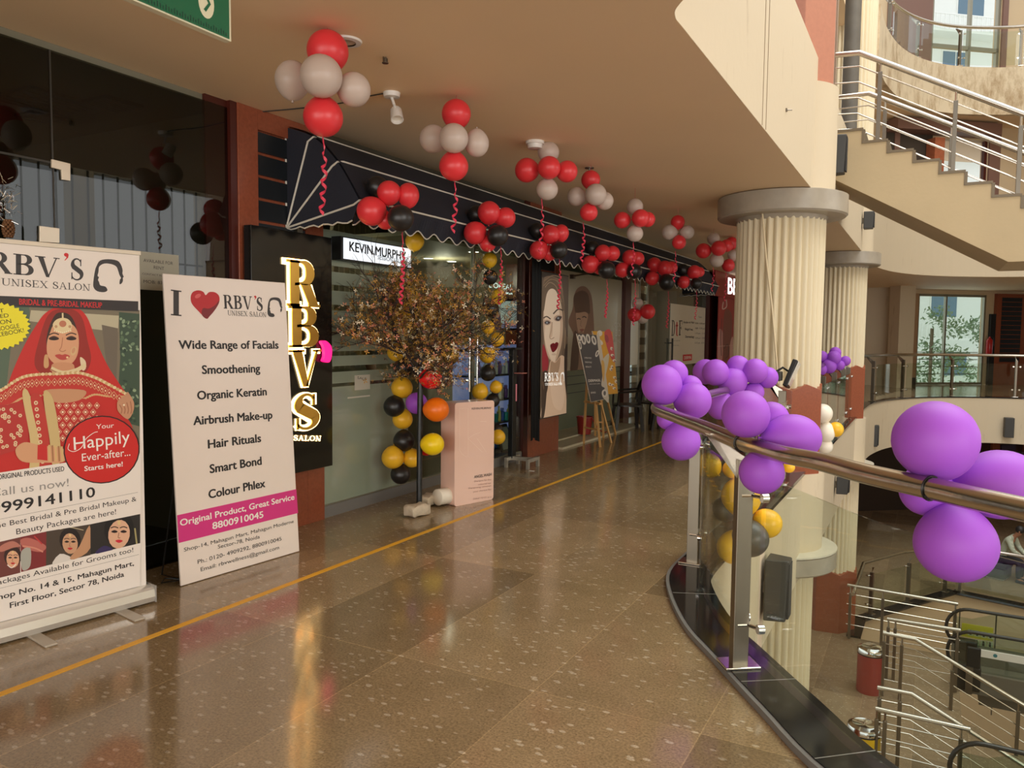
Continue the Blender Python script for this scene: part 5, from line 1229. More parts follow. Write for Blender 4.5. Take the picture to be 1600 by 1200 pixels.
# ================================================================== LIT LETTER SIGN
FG = FX(-4.38)
t = thing('letter_sign', 'tall glossy black panel with glowing gold vertical letters on the red pilaster', 'illuminated sign', (-4.4,4.49,1.4))
g0, g1 = FG.px(390,350), FG.px(519,545); gz0 = .475; gz1 = 2.37
MB().fbox(FG, 4.05, FG.px(519,545)[0], gz0, gz1, -.075, 0).build('panel', blackgl, t, bevel=.003)
gold = mat('gold_mirror', srgb(236,186,84), .3, metal=.75); glow = mat('warm_led', (1,.8,.45), .5, emit=(1.0,.70,.30), es=4.5); pinkl = mat('pink_led', (1,.05,.2), .5, emit=(1,.0,.16), es=1.5)
def lit_letter(ch, u0, v0, u1, v1):
    a = FG.px(u0, v1); b = FG.px(u1, v0); W = b[0]-a[0]; Hh = b[1]-a[1]; wch = glyph(ch)[1]
    L = MB()
    for p in glyph(ch, T=.24, t=.06)[0]: L.prism([(a[0]+x/wch*W, a[1]+y*Hh) for x, y in p], .013, .022, FG)
    lo = L.build('letter_'+ch.lower() if False else 'letter', gold, t)
    G = MB()
    for p in glyph(ch, T=.24, t=.06, g=.075)[0]: G.prism([(a[0]+(x-.014)/wch*W, a[1]+(y*1.05-.025)*Hh) for x, y in p], .003, .0125, FG)
    G.build('light_rim', glow, lo)
for z in (('R',446,411,497,478),('B',449,480,496,543),('V',450,546,499,606),('S',456,613,495,674)): lit_letter(*z)
a = FG.px(497,566); b = FG.px(513,533); m = MB()
m.prism(spl([(a[0],b[1]-.005),(a[0]+.05,b[1]+.003),(b[0]-.01,b[1]-.04),(b[0],(a[1]+b[1])/2-.02),(b[0]-.03,a[1]),(a[0]+.02,a[1]+.01),(a[0]+.035,a[1]+.05),(a[0]+.03,b[1]-.05)], 5), .01, .04, FG); m.build('apostrophe', pinkl, t)
m = MB(); ptext(m, FG, 'UNISEX SALON', (397,687), (500,689), 9, .012, 'serif', T=.2, t=.1); m.build('small_lettering', glow, t)

# ================================================================== lightbox sign
FK = FX(-4.4); a = FK.px(537,405); b = FK.px(642,384); tp = FK.px(537,371); z0_, z1_ = FK.px(537,404)[1], FK.px(537,371)[1]
t = thing('lightbox_sign', 'small lit white box sign with black lettering on the salon glass', 'illuminated sign', FK.w((a[0]+b[0])/2, z0_, -.06))
MB().fbox(FK, a[0]-.03, b[0]+.01, z0_-.01, z1_+.01, -.108, -.003).build('casing', blackm, t)
MB().fbox(FK, a[0]+.0, b[0], z0_, z1_, -.003, .0).build('lit_face', mat('lightbox_face', (.8,.85,.9), .4, emit=(.86,.93,1.0), es=.75), t)
m = MB(); ptext(m, FK, 'KEVIN.MURPHY', (546,392), (634,407), 15, .001, bold=.0045); ptext(m, FK, 'SESSION.SALON', (590,405), (634,413), 6.5, .001, bold=.0008); m.build('lettering', blackm, t)

# ================================================================== giant shampoo bottle
bz = .96; p0 = Vector((-3.793,5.888,0)); p1 = Vector((-3.65,6.36,0)); p2 = Vector((-3.972,5.966,0)); e = (p1-p0).normalized(); w_ = (p1-p0).length; n_ = Vector((-e.y, e.x, 0)); 
FBt = Fr(p0, e, (0,0,1)); dep = .2
t = thing('giant_bottle', 'giant pale pink display bottle with a cap at its foot, by the balloon tree', 'display bottle', p0+e*w_/2+n_*dep/2)
pinkm = mat('pale_pink_plastic', srgb(238,200,184), .3, coat=.3)
rr = .03; out = []
for cx_, cz_, a0 in ((w_-rr,.0+rr,-90),(w_-rr,bz-rr,0),(rr,bz-rr,90),(rr,rr,180)): out += [(cx_+rr*math.cos(R(a0+k*18)), cz_+rr*math.sin(R(a0+k*18))) for k in range(6)]
MB().prism(out, -dep, 0, FBt).build('body', pinkm, t, bevel=.022, smooth=True)
cm = mat('cap_off_white', srgb(232,222,206), .35)
c0 = onZ(688,786,0); cr_ = .075
cd = Vector((-.45,-.89,0)).normalized(); cc = Vector((-4.0,5.80,cr_+.0)); q_ = p0+n_*dep*.5
MB().lathe([(0,0),(cr_,0),(cr_+.001,.004),(cr_,.012),(cr_,.12),(cr_-.012,.128),(0,.128)], Vector((q_.x,q_.y,cr_+.015))+cd*.0, 32, axis=-e).build('cap', cm, t, smooth=True)
m = MB(); K = lambda u, v: FBt.px(u, v)
T8 = lambda x, y: (630+x/5.4545, 540+y/5.4545)
em = mat('embossed_line', srgb(250,224,210), .3)
for path in ([(480,535),(552,535),(552,800),(552,945),(540,950),(500,925),(480,890),(480,535)],[(552,792),(670,905),(705,905),(628,790)],[(655,646),(710,646)],[(552,792),(600,760),(655,740)]):
    for s_ in strip([T8(*p) for p in path], .45): m.flat([K(*z) for z in s_], FBt, .0015)
m.build('embossed_logo', em, t)
m = MB(); ptext(m, FBt, 'KEVIN.MURPHY', T8(584,545), T8(750,540), 17/5.4545, .002, bold=.0005); T9 = lambda x, y: (500+x/4.571, 580+y/4.571)
ptext(m, FBt, 'ANGEL.WASH', T9(1100,765), T9(1224,745), 20/4.571, .002, bold=.001); m.build('dark_lettering', grayink, t)
m = MB()
for s_, p, q in (('Shampoo for fine',(1100,792),(1222,778)),('coloured hair',(1128,815),(1222,803)),('Shampooing nettoyant',(1058,842),(1222,822)),('pour cheveux fins',(1095,866),(1222,848)),('250ml / 8.4 fl oz e',(1092,918),(1222,902))): ptext(m, FBt, s_, T9(*p), T9(*q), 12/4.571, .002)
m.build('small_lettering', mat('taupe_ink', srgb(168,130,118), .5), t)

# ================================================================== blossom tree
tb = Vector((-3.951,5.555,0)); Dt = (tb-CP).dot(CW)
t = thing('blossom_tree', 'artificial blossom tree on a black pole set between two rough stones', 'artificial tree', tb)
topp = tb+Vector((.0,.02,1.45))
MB().tube([tb+Vector((0,0,.05)), tb+Vector((.003,0,.7)), topp], .026, 14).build('pole', blackm, t, smooth=True)
br = MB(); lf = MB(); rnd = random.Random(11); tips = []
def branch(p, d, l, r, lev):
    pts = [p]; q = p.copy(); dd = d.normalized()
    for k in range(5): dd = (dd+Vector((rnd.gauss(0,.13), rnd.gauss(0,.13), rnd.gauss(.02,.13)))).normalized(); q = q+dd*l/5; q.z = max(q.z, 1.14+.1*rnd.random()); pts.append(q.copy())
    br.tube(pts, r, 5, rs=[r*(1-.7*k/5) for k in range(6)])
    if lev > 0:
        for k in (2,3,4,5):
            for _ in range(2 if lev > 1 else 2): branch(pts[k], (dd+Vector((rnd.gauss(0,.6), rnd.gauss(0,.6), rnd.gauss(0,.5)))).normalized(), l*rnd.uniform(.4,.62), r*.5, lev-1)
    tips.extend(pts[2:])
for k in range(15):
    a = 2*math.pi*k/15+rnd.uniform(-.2,.2); el = rnd.uniform(-.02,1.1); p = tb+Vector((0,0,rnd.uniform(1.12,1.5)))
    branch(p, Vector((math.cos(a)*math.cos(el)*.9, math.sin(a)*math.cos(el), math.sin(el)*.95)), rnd.uniform(.45,.78), .011, 2)
branch(topp, Vector((0,0,1)), .55, .012, 2)
br.build('branch', mat('dark_twig', srgb(44,30,26), .7), t)
cols = [srgb(164,124,50), srgb(128,98,40), srgb(196,146,60), srgb(104,86,36), srgb(206,118,84), srgb(214,140,112), srgb(232,220,192), srgb(92,52,44)]
lm = [mat('blossom_%s' % n, c, .45) for n, c in zip(('olive','brown','ochre','moss','rose','salmon','cream','plum'), cols)]
for p in tips:
    far_ = (Vector((p.x,p.y,0))-Vector((tb.x,tb.y,0))).length
    if p.z > 2.0 and p.y < tb.y+.12 and p.z-2.0 > (p.y-(tb.y-.5))*.5: continue
    for _ in range(2 if far_ < .42 else 1):
        q = p+Vector((rnd.gauss(0,.035), rnd.gauss(0,.035), rnd.gauss(0,.035))); a = Vector((rnd.gauss(0,1),rnd.gauss(0,1),rnd.gauss(0,1))).normalized(); b = a.orthogonal().normalized(); c = a.cross(b); k = rnd.uniform(.007,.018)
        lf.cur = rnd.choices(range(8), [5,5,4,3,2.2,1.8,2.0 if far_ < .5 else 4,2])[0]
        for j in range(4):
            an = math.pi*j/2+rnd.random()*.5; d1 = b*math.cos(an)+c*math.sin(an); d2 = b*math.cos(an+.7)+c*math.sin(an+.7)
            lf.add([q, q+d1*k+a*k*.3, q+(d1+d2)*k*.85+a*k*.5, q+d2*k+a*k*.3], [(0,1,2,3)])
lf.cur = 0; fo = lf.build('foliage', lm, t); fo['kind'] = 'stuff'; fo['label'] = 'brown, rose and cream blossoms'
stm = mat('rough_stone', srgb(196,180,158), .8, var=.3, vscale=14, bump=.8, bscale=18)
def stone(label, c, s, rz):
    m = MB(); m.sphere((0,0,0), 1, 20, 14); rn = random.Random(int(c[0]*100)); V = []
    for p in m.v:
        q = Vector([math.copysign(abs(k)**.45, k) for k in p]); q = Vector((q.x*s[0], q.y*s[1], q.z*s[2])); q += Vector((math.sin(p.y*5+p.z*3), math.sin(p.x*6), math.sin(p.x*4+p.y*7)))*.006; V.append(Matrix.Rotation(rz, 3, 'Z')@q+Vector(c))
    m.v = V; o = m.build('stone_block', stm, smooth=True); tag(o, label, 'stone', 'stones holding the tree pole')
q = onZ(649,805,0); stone('rough whitish stone in front of the tree pole', (q.x+.02,q.y-.0,.052), (.075,.12,.05), R(-12))
q = onZ(667,792,0); stone('rough whitish stone with rusty end behind the tree pole', (q.x-.03,q.y+.05,.052), (.07,.12,.05), R(8))
def loose(c, label, u, v, rp, rpy=None, off=0):
    D = Dt-.06+off; P = atD(u, v, D); r = rp*D/FPX
    o = bpy.data.objects.new('balloon', BM[c]); COL.objects.link(o); o.location = P; q = (tb+Vector((0,0,P.z)))-P; o.rotation_euler = (-q).to_track_quat('Z','Y').to_euler(); o.scale = (r, r, r*1.04); tag(o, label, 'balloon', 'balloons tied to the tree pole')
loose('purple', 'purple balloon tied behind the black tree pole', 651, 630, 17, off=.17)
loose('scarlet', 'bright red balloon tied high on the tree pole', 673, 591, 17)
loose('orange', 'orange balloon tied to the tree pole below the bright red one', 682, 640, 19)
loose('lemon', 'bright yellow balloon tied low on the tree pole', 676, 694, 17.5)
loose('scarlet', 'red balloon mostly hidden behind the bright yellow one on the tree pole', 666, 697, 15, off=.24)
loose('grey', 'dark balloon half hidden behind the bright red one', 686, 593, 16, off=.25)

# ================================================================== SALON INTERIOR, DOOR, FITTINGS ON THE GLASS
downl = mat('lit_downlight', (1,.95,.8), .5, emit=(1,.93,.78), es=9)
for i, (u, v, lb) in enumerate(((669,403,'lit round downlight in the salon ceiling, nearest the door frame'),(706,408,'lit round downlight in the middle of the salon ceiling'),(740,393,'lit round downlight of the salon closest to the right door post'))):
    p = onZ(u, v, 2.558); t = thing('downlight', lb, 'ceiling light', p, 'salon ceiling downlights')
    MB().lathe([(0,-.006),(.06,-.006),(.06,-.001),(0,-.001)], p, 20).build('diffuser', downl, t)
    MB().lathe([(.06,-.008),(.08,-.008),(.08,.0),(.06,.0)], p, 20).build('trim_ring', whitep, t)
for i, (x, y) in enumerate(((-5.6,5.6),(-6.6,7.6),(-5.6,8.4))):
    l = bpy.data.lights.new('salon_lamp', 'POINT'); l.energy = 6; l.color = (1,.9,.7); l.shadow_soft_size = .12; o = bpy.data.objects.new('salon_lamp', l); COL.objects.link(o); o.location = (x,y,2.4)
l = bpy.data.lights.new('recess_lamp', 'POINT'); l.energy = 36; l.color = (1,.9,.75); l.shadow_soft_size = .15; o = bpy.data.objects.new('recess_lamp', l); COL.objects.link(o); o.location = (-6.6,12,2.9)
l = bpy.data.lights.new('vacant_shop_light', 'POINT'); l.energy = 5; l.color = (1,.92,.78); l.shadow_soft_size = .3; o = bpy.data.objects.new('vacant_shop_light', l); COL.objects.link(o); o.location = (-7,0,2.8)
# ceiling grilles of the vacant shop
for k, (u, v, w_, lb) in enumerate(((72,157,.5,'larger dark square ceiling vent inside the vacant shop'),(176,160,.28,'small dark ceiling vent near the joint of the shop glass'),(64,181,.25,'small dark ceiling vent below the larger one in the vacant shop'))):
    p = onZ(u, v, 3.19); t = thing('ceiling_vent', lb, 'vent', p, 'vents in the vacant shop ceiling'); MB().box((p.x-w_/2,p.y-w_/2,3.17),(p.x+w_/2,p.y+w_/2,3.19)).build('frame', slatm, t)
    m = MB()
    for j in range(6): x = p.x-w_/2+.02+j*w_/6.4; m.box((x,p.y-w_/2+.02,3.163),(x+.012,p.y+w_/2-.02,3.17))
    m.build('slat', steeld, t)
# salon door handles
F4 = FX(XF+.03)
def handle(label, u, v0, v1, off=.05):
    a = onX(u, v0, XF+off); b = onX(u, v1, XF+off); t = thing('pull_bar', label, 'door handle', (XF,a.y,b.z), 'vertical tube handles of the salon door')
    MB().tube([(XF+off,a.y,b.z),(XF+off,a.y,a.z)], .013, 12).build('bar', chrome, t, smooth=True)
    for z in (a.z-.12, b.z+.12): MB().tube([(XF-.002,a.y,z),(XF+off,a.y,z)], .009, 8).build('standoff', chrome, t, smooth=True)
handle('left vertical steel tube handle of the salon door', 734, 528, 612); handle('right vertical steel tube handle of the salon door, slightly brighter', 746, 526, 613)
# L'OREAL and screen
lg = mat('lit_lettering', (.8,.9,.88), .4, emit=(.8,.92,.9), es=.9)
FL = FX(-4.62)
t = thing('lit_wall_letters', 'white glowing letters on the glass above the product screen', 'illuminated sign', (-4.62,7.9,2.0))
m = MB(); ptext(m, FL, "L'OREAL", (764,449), (801,453), 8.5, 0, bold=.003); m.build('lettering', lg, t); MB().fbox(FL, FL.px(776,455)[0], FL.px(801,456)[0], FL.px(776,458)[1], FL.px(776,455)[1], -.002, 0).build('underline', lg, t)
t = thing('product_screen', 'white screen with dark haired model picture inside the shop window', 'screen', (-4.66,8,1.6)); FT = FX(-4.64)
a = FT.px(773,513); b = FT.px(811,470)
MB().fbox(FT, a[0]-.02, b[0]+.02, a[1]-.02, b[1]+.02, -.04, -.005).build('casing', blackm, t)
A = Art(FT, d0=-.004); A.P([(773,470),(811,471),(811,513),(773,513)], (214,222,220), smooth=False); A.P([(773,488),(779,484),(783,496),(782,513),(773,513)], (90,60,80)); A.E(778,492,3,5,(200,160,140)); A.P([(782,513),(786,505),(812,505),(812,513)], (150,150,200), smooth=False)
A.mb.build('picture', LIT, t, color=True)
m = MB(); ptext(m, FT, 'SERIE', (790,486), (806,488), 2.5, .001); ptext(m, FT, 'EXPERT', (791,500), (804,502), 2.5, .001); m.build('lettering', grayink, t)
# shelf unit with bottles
shx0, shx1 = -4.98, -4.66; ya_, yb_ = 7.8, 9.35
t = thing('product_shelf', 'backlit blue and white shelf unit full of hair products inside the shop window', 'shelf', (-4.85,(ya_+yb_)/2,0))
lav = mat('backlit_lavender', srgb(150,156,190), .5, emit=srgb(120,130,180), es=.5)
MB().box((shx0-.03,ya_-.08,.1),(shx0,yb_,1.45)).build('back_panel', lav, t)
MB().box((shx0,yb_-.02,.1),(shx1,yb_,1.45)).build('side_panel', whitep, t)
shz = [onX(790,v,-4.7).z for v in (545,584,622,657,697)]
for z in shz: MB().box((shx0,ya_-.08,z-.02),(shx1,yb_-.02,z)).build('shelf', mat('shelf_dark', srgb(50,46,50), .4), t)
bcols = [srgb(40,90,190), srgb(30,150,150), srgb(180,180,190), srgb(120,80,150), srgb(220,220,220), srgb(200,190,90), srgb(60,60,66)]
def bottle_mesh(c, kind):
    b = MB(); pr = {0: [(0,0),(.026,0),(.028,.01),(.028,.12),(.012,.145),(.01,.165),(.014,.166),(.014,.19),(0,.19)], 1: [(0,0),(.022,0),(.03,.03),(.03,.11),(.022,.12),(.022,.16),(0,.16)], 2: [(0,0),(.034,0),(.034,.07),(.036,.072),(.036,.1),(0,.1)]}[kind]
    b.lathe(pr, (0,0,0), 14); me = bpy.data.meshes.new('bottle'); me.from_pydata([tuple(p) for p in b.v], [], b.f); me.materials.append(mat('product_%d' % bcols.index(c), c, .3)); me.polygons.foreach_set('use_smooth', [True]*len(me.polygons)); me.set_sharp_from_angle(angle=R(35)); return me
bm_ = [[bottle_mesh(c, k) for k in range(3)] for c in bcols]
rnd = random.Random(5); SHN = ['top','second','third','lowest']; BC = ['blue','teal','silver','violet','white','yellow','dark grey']; KN_ = ['pump bottle','tube','squat jar']
for r_, z in enumerate(shz[1:]):
    y = ya_-.02; ns = 0
    while y < yb_-.3 and ns < 13:
        ci = [ [4,3,2],[3,4,6],[1,5,0,4],[0,1,4]][r_][ns % 3]; k = (ns+r_)%3
        o = bpy.data.objects.new('product_bottle', bm_[ci][k]); COL.objects.link(o); o.location = (shx1-.08, y, z+.001)
        tag(o, '%s %s, number %s from the left on the %s shelf of products' % (BC[ci], KN_[k], ['one','two','three','four','five','six','seven','eight','nine','ten','eleven','twelve','thirteen'][ns], SHN[r_]), 'bottle', 'hair products on the %s shelf' % SHN[r_])
        y += .085; ns += 1
# black display stand with steel feet, in front of the glass
pb = Vector((-4.40, onX(800,700,-4.40).y, 0)); zt = onX(797,546,-4.40).z
t = thing('display_stand', 'slim black display post on worn steel feet, in front of the shop window', 'display stand', pb)
MB().box((pb.x-.03,pb.y-.05,.1),(pb.x+.03,pb.y+.05,zt)).build('post', blackm, t, bevel=.004)
MB().box((pb.x-.08,pb.y-.1,zt-.0),(pb.x+.08,pb.y+.1,zt+.02)).build('top_plate', blackm, t)
z = onX(803,582,-4.4).z; MB().box((pb.x+.03,pb.y-.02,z-.01),(pb.x+.14,pb.y+.1,z+.0)).build('side_tray', mat('pink_tray', srgb(190,120,110), .4), t)
m = MB(); zz = onX(803,600,-4.4).z; m.box((pb.x+.0301,pb.y+.02,onX(800,627,-4.4).z),(pb.x+.034,pb.y+.048,zz)); m.build('price_strip', mat('pink_strip', srgb(240,150,170), .4), t)
ws = mat('worn_steel', srgb(190,184,172), .35, metal=.6, var=.3, vscale=12)
MB().bar(pb+Vector((-.02,-.02,.1)), pb+Vector((.3,.0,.1)), .045).build('base_bar', ws, t); 
for dx, dy in ((.0,-.14),(.0,.16),(.28,-.12),(.28,.14)):
    MB().bar(pb+Vector((dx,0,.1)), pb+Vector((dx,dy,.1)), .04).bar(pb+Vector((dx,dy,.12)), pb+Vector((dx,dy,.0)), .035).build('foot', ws, t)
# framed picture leaning, low in window
Fq = FX(-4.62)
t = thing('leaning_picture', 'small black framed picture leaning low inside the shop window', 'picture', (-4.62,8.25,.12))
a = Fq.px(785,700); b = Fq.px(806,662); MB().add([Fq.w(a[0],.12,0), Fq.w(b[0],.12,.0), Fq.w(b[0]-.06,b[1],-.1), Fq.w(a[0],b[1],-.1), Fq.w(a[0],.12,-.02), Fq.w(b[0],.12,-.02), Fq.w(b[0]-.06,b[1],-.12), Fq.w(a[0],b[1],-.12)], [(0,1,2,3),(7,6,5,4),(0,4,5,1),(1,5,6,2),(2,6,7,3),(3,7,4,0)]).build('frame', blackm, t)
MB().add([Fq.w(a[0]+.03,.15,-.002), Fq.w(b[0]-.04,.15,-.002), Fq.w(b[0]-.09,b[1]-.03,-.082), Fq.w(a[0]+.03,b[1]-.03,-.082)], [(0,1,2,3)]).build('print', mat('grey_print', srgb(150,150,146), .4), t)
# cloth curtain seen inside salon
m = MB(); V = []; F = []; n = 60
for i in range(n+1):
    y = 6.25+.75*i/n; x = -5.6+.03*math.sin(i*.9); V += [(x,y,1.2),(x,y,2.9)]
for i in range(n): F.append((2*i,2*i+2,2*i+3,2*i+1))
tag(m.add(V, F).build('curtain', mat('beige_cloth', srgb(176,162,134), .8), smooth=True), 'beige gathered curtain hanging inside the salon behind the tree', 'curtain')
# notice papers
def paper(name, label, x, tl, br, lines=(), col=srgb(206,202,186), inkm=None):
    f = FX(x); a = f.px(tl[0], br[1]); b = f.px(br[0], tl[1]); a = (f.px(tl[0],(tl[1]+br[1])/2)[0], a[1]); t = thing(name, label, 'paper notice', f.w((a[0]+b[0])/2, a[1], 0))
    MB().fbox(f, a[0], b[0], a[1], b[1], 0, .0012).build('sheet', mat(name+'_paper', col, .7), t)
    m = MB()
    for s_, p, q, h in lines: ptext(m, f, s_, p, q, h, .0018)
    if lines: m.build('lettering', inkm or grayink, t)
paper('rent_notice', 'white paper notice about renting taped to the dark glass, above the standee', XF+.001, (216,399), (279,452), (('AVAILABLE FOR',(224,409),(270,414),5),('RENT',(240,420),(256,422),5),('CONTACT NOW',(222,429),(262,433),3),('MOB: 8368',(224,442),(262,445),5)), srgb(168,164,146))
paper('poster_notice', 'small white leaflet with a pink drawing on the frosted salon glass', XF+.001, (554,585), (578,610), (('SALE',(558,592),(572,594),4),))
paper('slim_notice', 'slim blank paper strip under the leaflet on the frosted salon glass', XF+.001, (543,617), (578,623))
# patch fittings of glass door
FP = FX(XF+.002); pm = mat('brushed_patch', srgb(216,200,176), .3, metal=.3)
t = thing('door_patch_fitting', 'L-shaped metal corner fitting on the dark glass above the banner', 'door fitting', onX(95,265,XF+.002))
q = [FP.px(*p) for p in ((79,249),(108,256),(108,283),(95,281),(94,266),(79,262))]; MB().prism(q, 0, .014, FP).build('plate', pm, t, bevel=.002)
t = thing('door_lock_plate', 'square metal lock plate on the dark glass door, just above the banner', 'door fitting', onX(75,366,XF+.002))
q = [FP.px(*p) for p in ((60,353),(91,357),(91,380),(60,378))]; MB().prism(q, 0, .014, FP).build('plate', pm, t, bevel=.002)
# festive tinsel with pine cone
t = thing('tinsel_ornament', 'silvery tinsel ornament with a brown pine cone hanging on the glass door', 'ornament', onX(8,300,XF+.05))
m = MB(); rnd = random.Random(3); c = onX(10,322,XF+.05)
for _ in range(90):
    p = c+Vector((rnd.gauss(0,.015), rnd.gauss(0,.035), rnd.gauss(.03,.06))); d = Vector((rnd.gauss(0,.3),rnd.gauss(0,1),rnd.gauss(0,1))).normalized()*.035; m.tube([p, p+d], .0012, 3)
m.build('tinsel', chrome, t)
c = onX(13,358,XF+.04); m = MB()
for k in range(8):
    z = c.z+.045-k*.012; r_ = .012+.014*math.sin(math.pi*(k+.6)/8.5)
    for j in range(7): a = j*.9+k*.45; m.sphere((c.x+r_*math.cos(a)*.8, c.y+r_*math.sin(a), z), .009, 6, 4)
m.build('pine_cone', mat('cone_brown', srgb(110,72,40), .6), t, smooth=True)

# ================================================================== YELLOW FLOOR TAPE
p, q = onZ(-60,1108,0), onZ(1035,690,0); dd = (q-p).normalized(); p = p-dd*.8; nn = Vector((-dd.y, dd.x, 0))*.022
m = MB(); m.add([p-nn, q+dd*1.5-nn, q+dd*1.5+nn, p+nn, p-nn+Vector((0,0,.0015)), q+dd*1.5-nn+Vector((0,0,.0015)), q+dd*1.5+nn+Vector((0,0,.0015)), p+nn+Vector((0,0,.0015))], [(4,5,6,7),(0,1,5,4),(2,3,7,6)])
tag(m.build('floor_tape', mat('yellow_tape', srgb(236,176,40), .5)), 'long straight yellow tape line stuck on the corridor floor', 'floor tape')
q = onZ(831,736,.0); tag(MB().box((q.x-.03,q.y-.015,.0),(q.x+.03,q.y+.015,.004)).build('paper_scrap', whitep), 'tiny white scrap of paper lying on the floor beyond the tape', 'paper')

# ================================================================== POSTER, CURTAIN, EASELS, CHAIRS
m = MB(); ca, cb = onX(831,415,-4.33), onX(846,415,-4.33); cz0 = onX(834,688,-4.33).z
V = []; F = []; n = 14
for i in range(n+1):
    y = ca.y+(cb.y-ca.y)*i/n; x = -4.33+.02*math.sin(i*1.3); V += [(x, y+.03, cz0+.03*math.sin(i*.4)), (x, y, 3.14)]
for i in range(n): F.append((2*i,2*i+2,2*i+3,2*i+1))
o = m.add(V, F).build('black_drape', mat('black_cloth', (.01,.01,.01), .9), smooth=True); md = o.modifiers.new('thick', 'SOLIDIFY'); md.thickness = .006
tag(o, 'narrow black cloth hanging down beside the tall face poster', 'curtain')
T6 = lambda x, y: (800+x/3.871, 400+y/3.871)
FQ = FX(-4.3); a = FQ.px(*T6(176,560)); b = FQ.px(*T6(335,560)); z0_ = .53; z1_ = 2.37
t = thing('beauty_poster', 'tall backlit poster of a pale face with dark red lips and white lettering', 'poster', (-4.3,(a[0]+b[0])/2,z0_))
MB().fbox(FQ, a[0]-.01, b[0]+.01, z0_-.01, z1_+.01, -.05, -.002).build('light_frame', mat('poster_frame', srgb(60,56,50), .3, metal=.5), t)
A = Art(FQ, d0=-.001, T=T6, clip=(a[0], b[0], z0_, z1_))
A.P([(170,90),(345,100),(345,990),(165,990)], (96,80,66), smooth=False)
A.P([(190,150),(240,110),(290,120),(330,200),(340,420),(335,640),(300,700),(200,680),(190,400)], (122,102,84))       # hair mass
A.P([(186,130),(230,120),(300,150),(332,240),(338,130),(330,110),(186,100)], (60,52,46))
A.P([(206,230),(232,196),(262,206),(288,262),(304,340),(308,440),(300,530),(282,600),(260,640),(238,634),(216,580),(198,500),(190,400),(192,300)], (222,200,176))  # face
A.P([(188,200),(214,130),(262,140),(290,200),(316,300),(330,420),(330,640),(308,690),(300,600),(312,520),(312,400),(298,290),(268,214),(236,198),(210,232),(194,330),(186,340)], (104,86,70)); A.L([(200,190),(230,160),(270,190),(300,280)], 5, (150,128,104)); A.L([(312,330),(322,440),(318,560)], 5, (146,124,100))
A.P([(235,632),(262,640),(300,600),(330,640),(336,780),(330,960),(186,990),(182,900),(210,760),(222,690)], (214,184,156))
A.P([(186,540),(205,570),(222,640),(210,700),(184,690)], (150,40,52)); A.P([(182,720),(215,700),(218,790),(190,900),(180,930)], (70,54,44))
A.P([(286,270),(304,340),(308,440),(300,530),(282,600),(262,636),(270,590),(288,500),(292,400),(284,320)], (196,168,142)); A.P([(192,330),(200,420),(198,500),(218,580),(238,632),(214,600),(196,510),(189,400)], (198,172,148)); A.E(212,402,24,17,(182,154,134)); A.E(280,376,28,20,(182,154,134),14,-10); A.P([(236,400),(246,420),(244,480),(232,494),(226,486)], (204,178,152)); A.P([(236,640),(262,646),(292,612),(286,680),(262,740),(232,720)], (168,138,112)); A.E(254,595,14,7,(206,180,156)); A.L([(196,150),(250,118),(310,150),(336,260)], 6, (140,116,92)); A.L([(192,180),(240,140),(296,180),(326,300),(334,420)], 4, (150,126,100)); A.L([(322,560),(334,640),(326,760),(334,860)], 6, (104,84,66)); A.L([(186,760),(196,840),(186,920)], 5, (110,88,70)); A.P([(236,760),(300,740),(320,820),(300,930),(250,900)], (224,196,170))
for e_ in (((192,404),(212,392),(232,402),(214,414)),((258,384),(278,364),(302,368),(284,392))): A.P([(x+(4 if i==0 else 0), y) for i, (x, y) in enumerate([e_[0], e_[1], e_[2], e_[3]])], (58,46,46)); A.E((e_[0][0]+e_[2][0])/2, (e_[0][1]+e_[2][1])/2, 6, 6, (140,150,160), 10)
A.L([(190,376),(210,366),(234,382)], 7, (70,54,46)); A.L([(250,350),(280,322),(310,330)], 8, (70,54,46))
A.L([(244,400),(238,450),(228,488),(238,502),(256,492)], 5, (176,146,122))
A.P([(232,538),(250,526),(258,530),(268,521),(281,528),(276,552),(262,574),(246,582),(236,562)], (112,18,32)); A.L([(234,542),(256,546),(278,532)], 3, (64,8,20))
A.P([(300,120),(338,130),(340,480),(320,420),(318,300)], (84,70,60)); A.P([(320,560),(340,560),(340,900),(326,820),(316,700)], (60,48,42)); A.P([(190,820),(212,760),(204,900),(190,985),(176,985)], (66,52,44))
A.mb.build('picture', LIT, t, color=True); D_ = A.d+.0004
m = MB(); ptext(m, FQ, 'RBV', T6(196,758), T6(258,756), 50/3.871, D_, 'serif'); ptext(m, FQ, "S", T6(266,756), T6(280,755), 50/3.871, D_, 'serif'); ptext(m, FQ, "'", T6(260,748), T6(268,748), 48/3.871, D_, 'serif'); ptext(m, FQ, 'UNISEX SALON', T6(200,784), T6(292,780), 15/3.871, D_, 'serif', T=.16, t=.1); head_logo(m, FQ, T6(290,782), T6(318,702), D_)
m.build('lettering', mat('lit_white', (.85,.85,.82), .5, emit=(.9,.88,.82), es=.5), t)
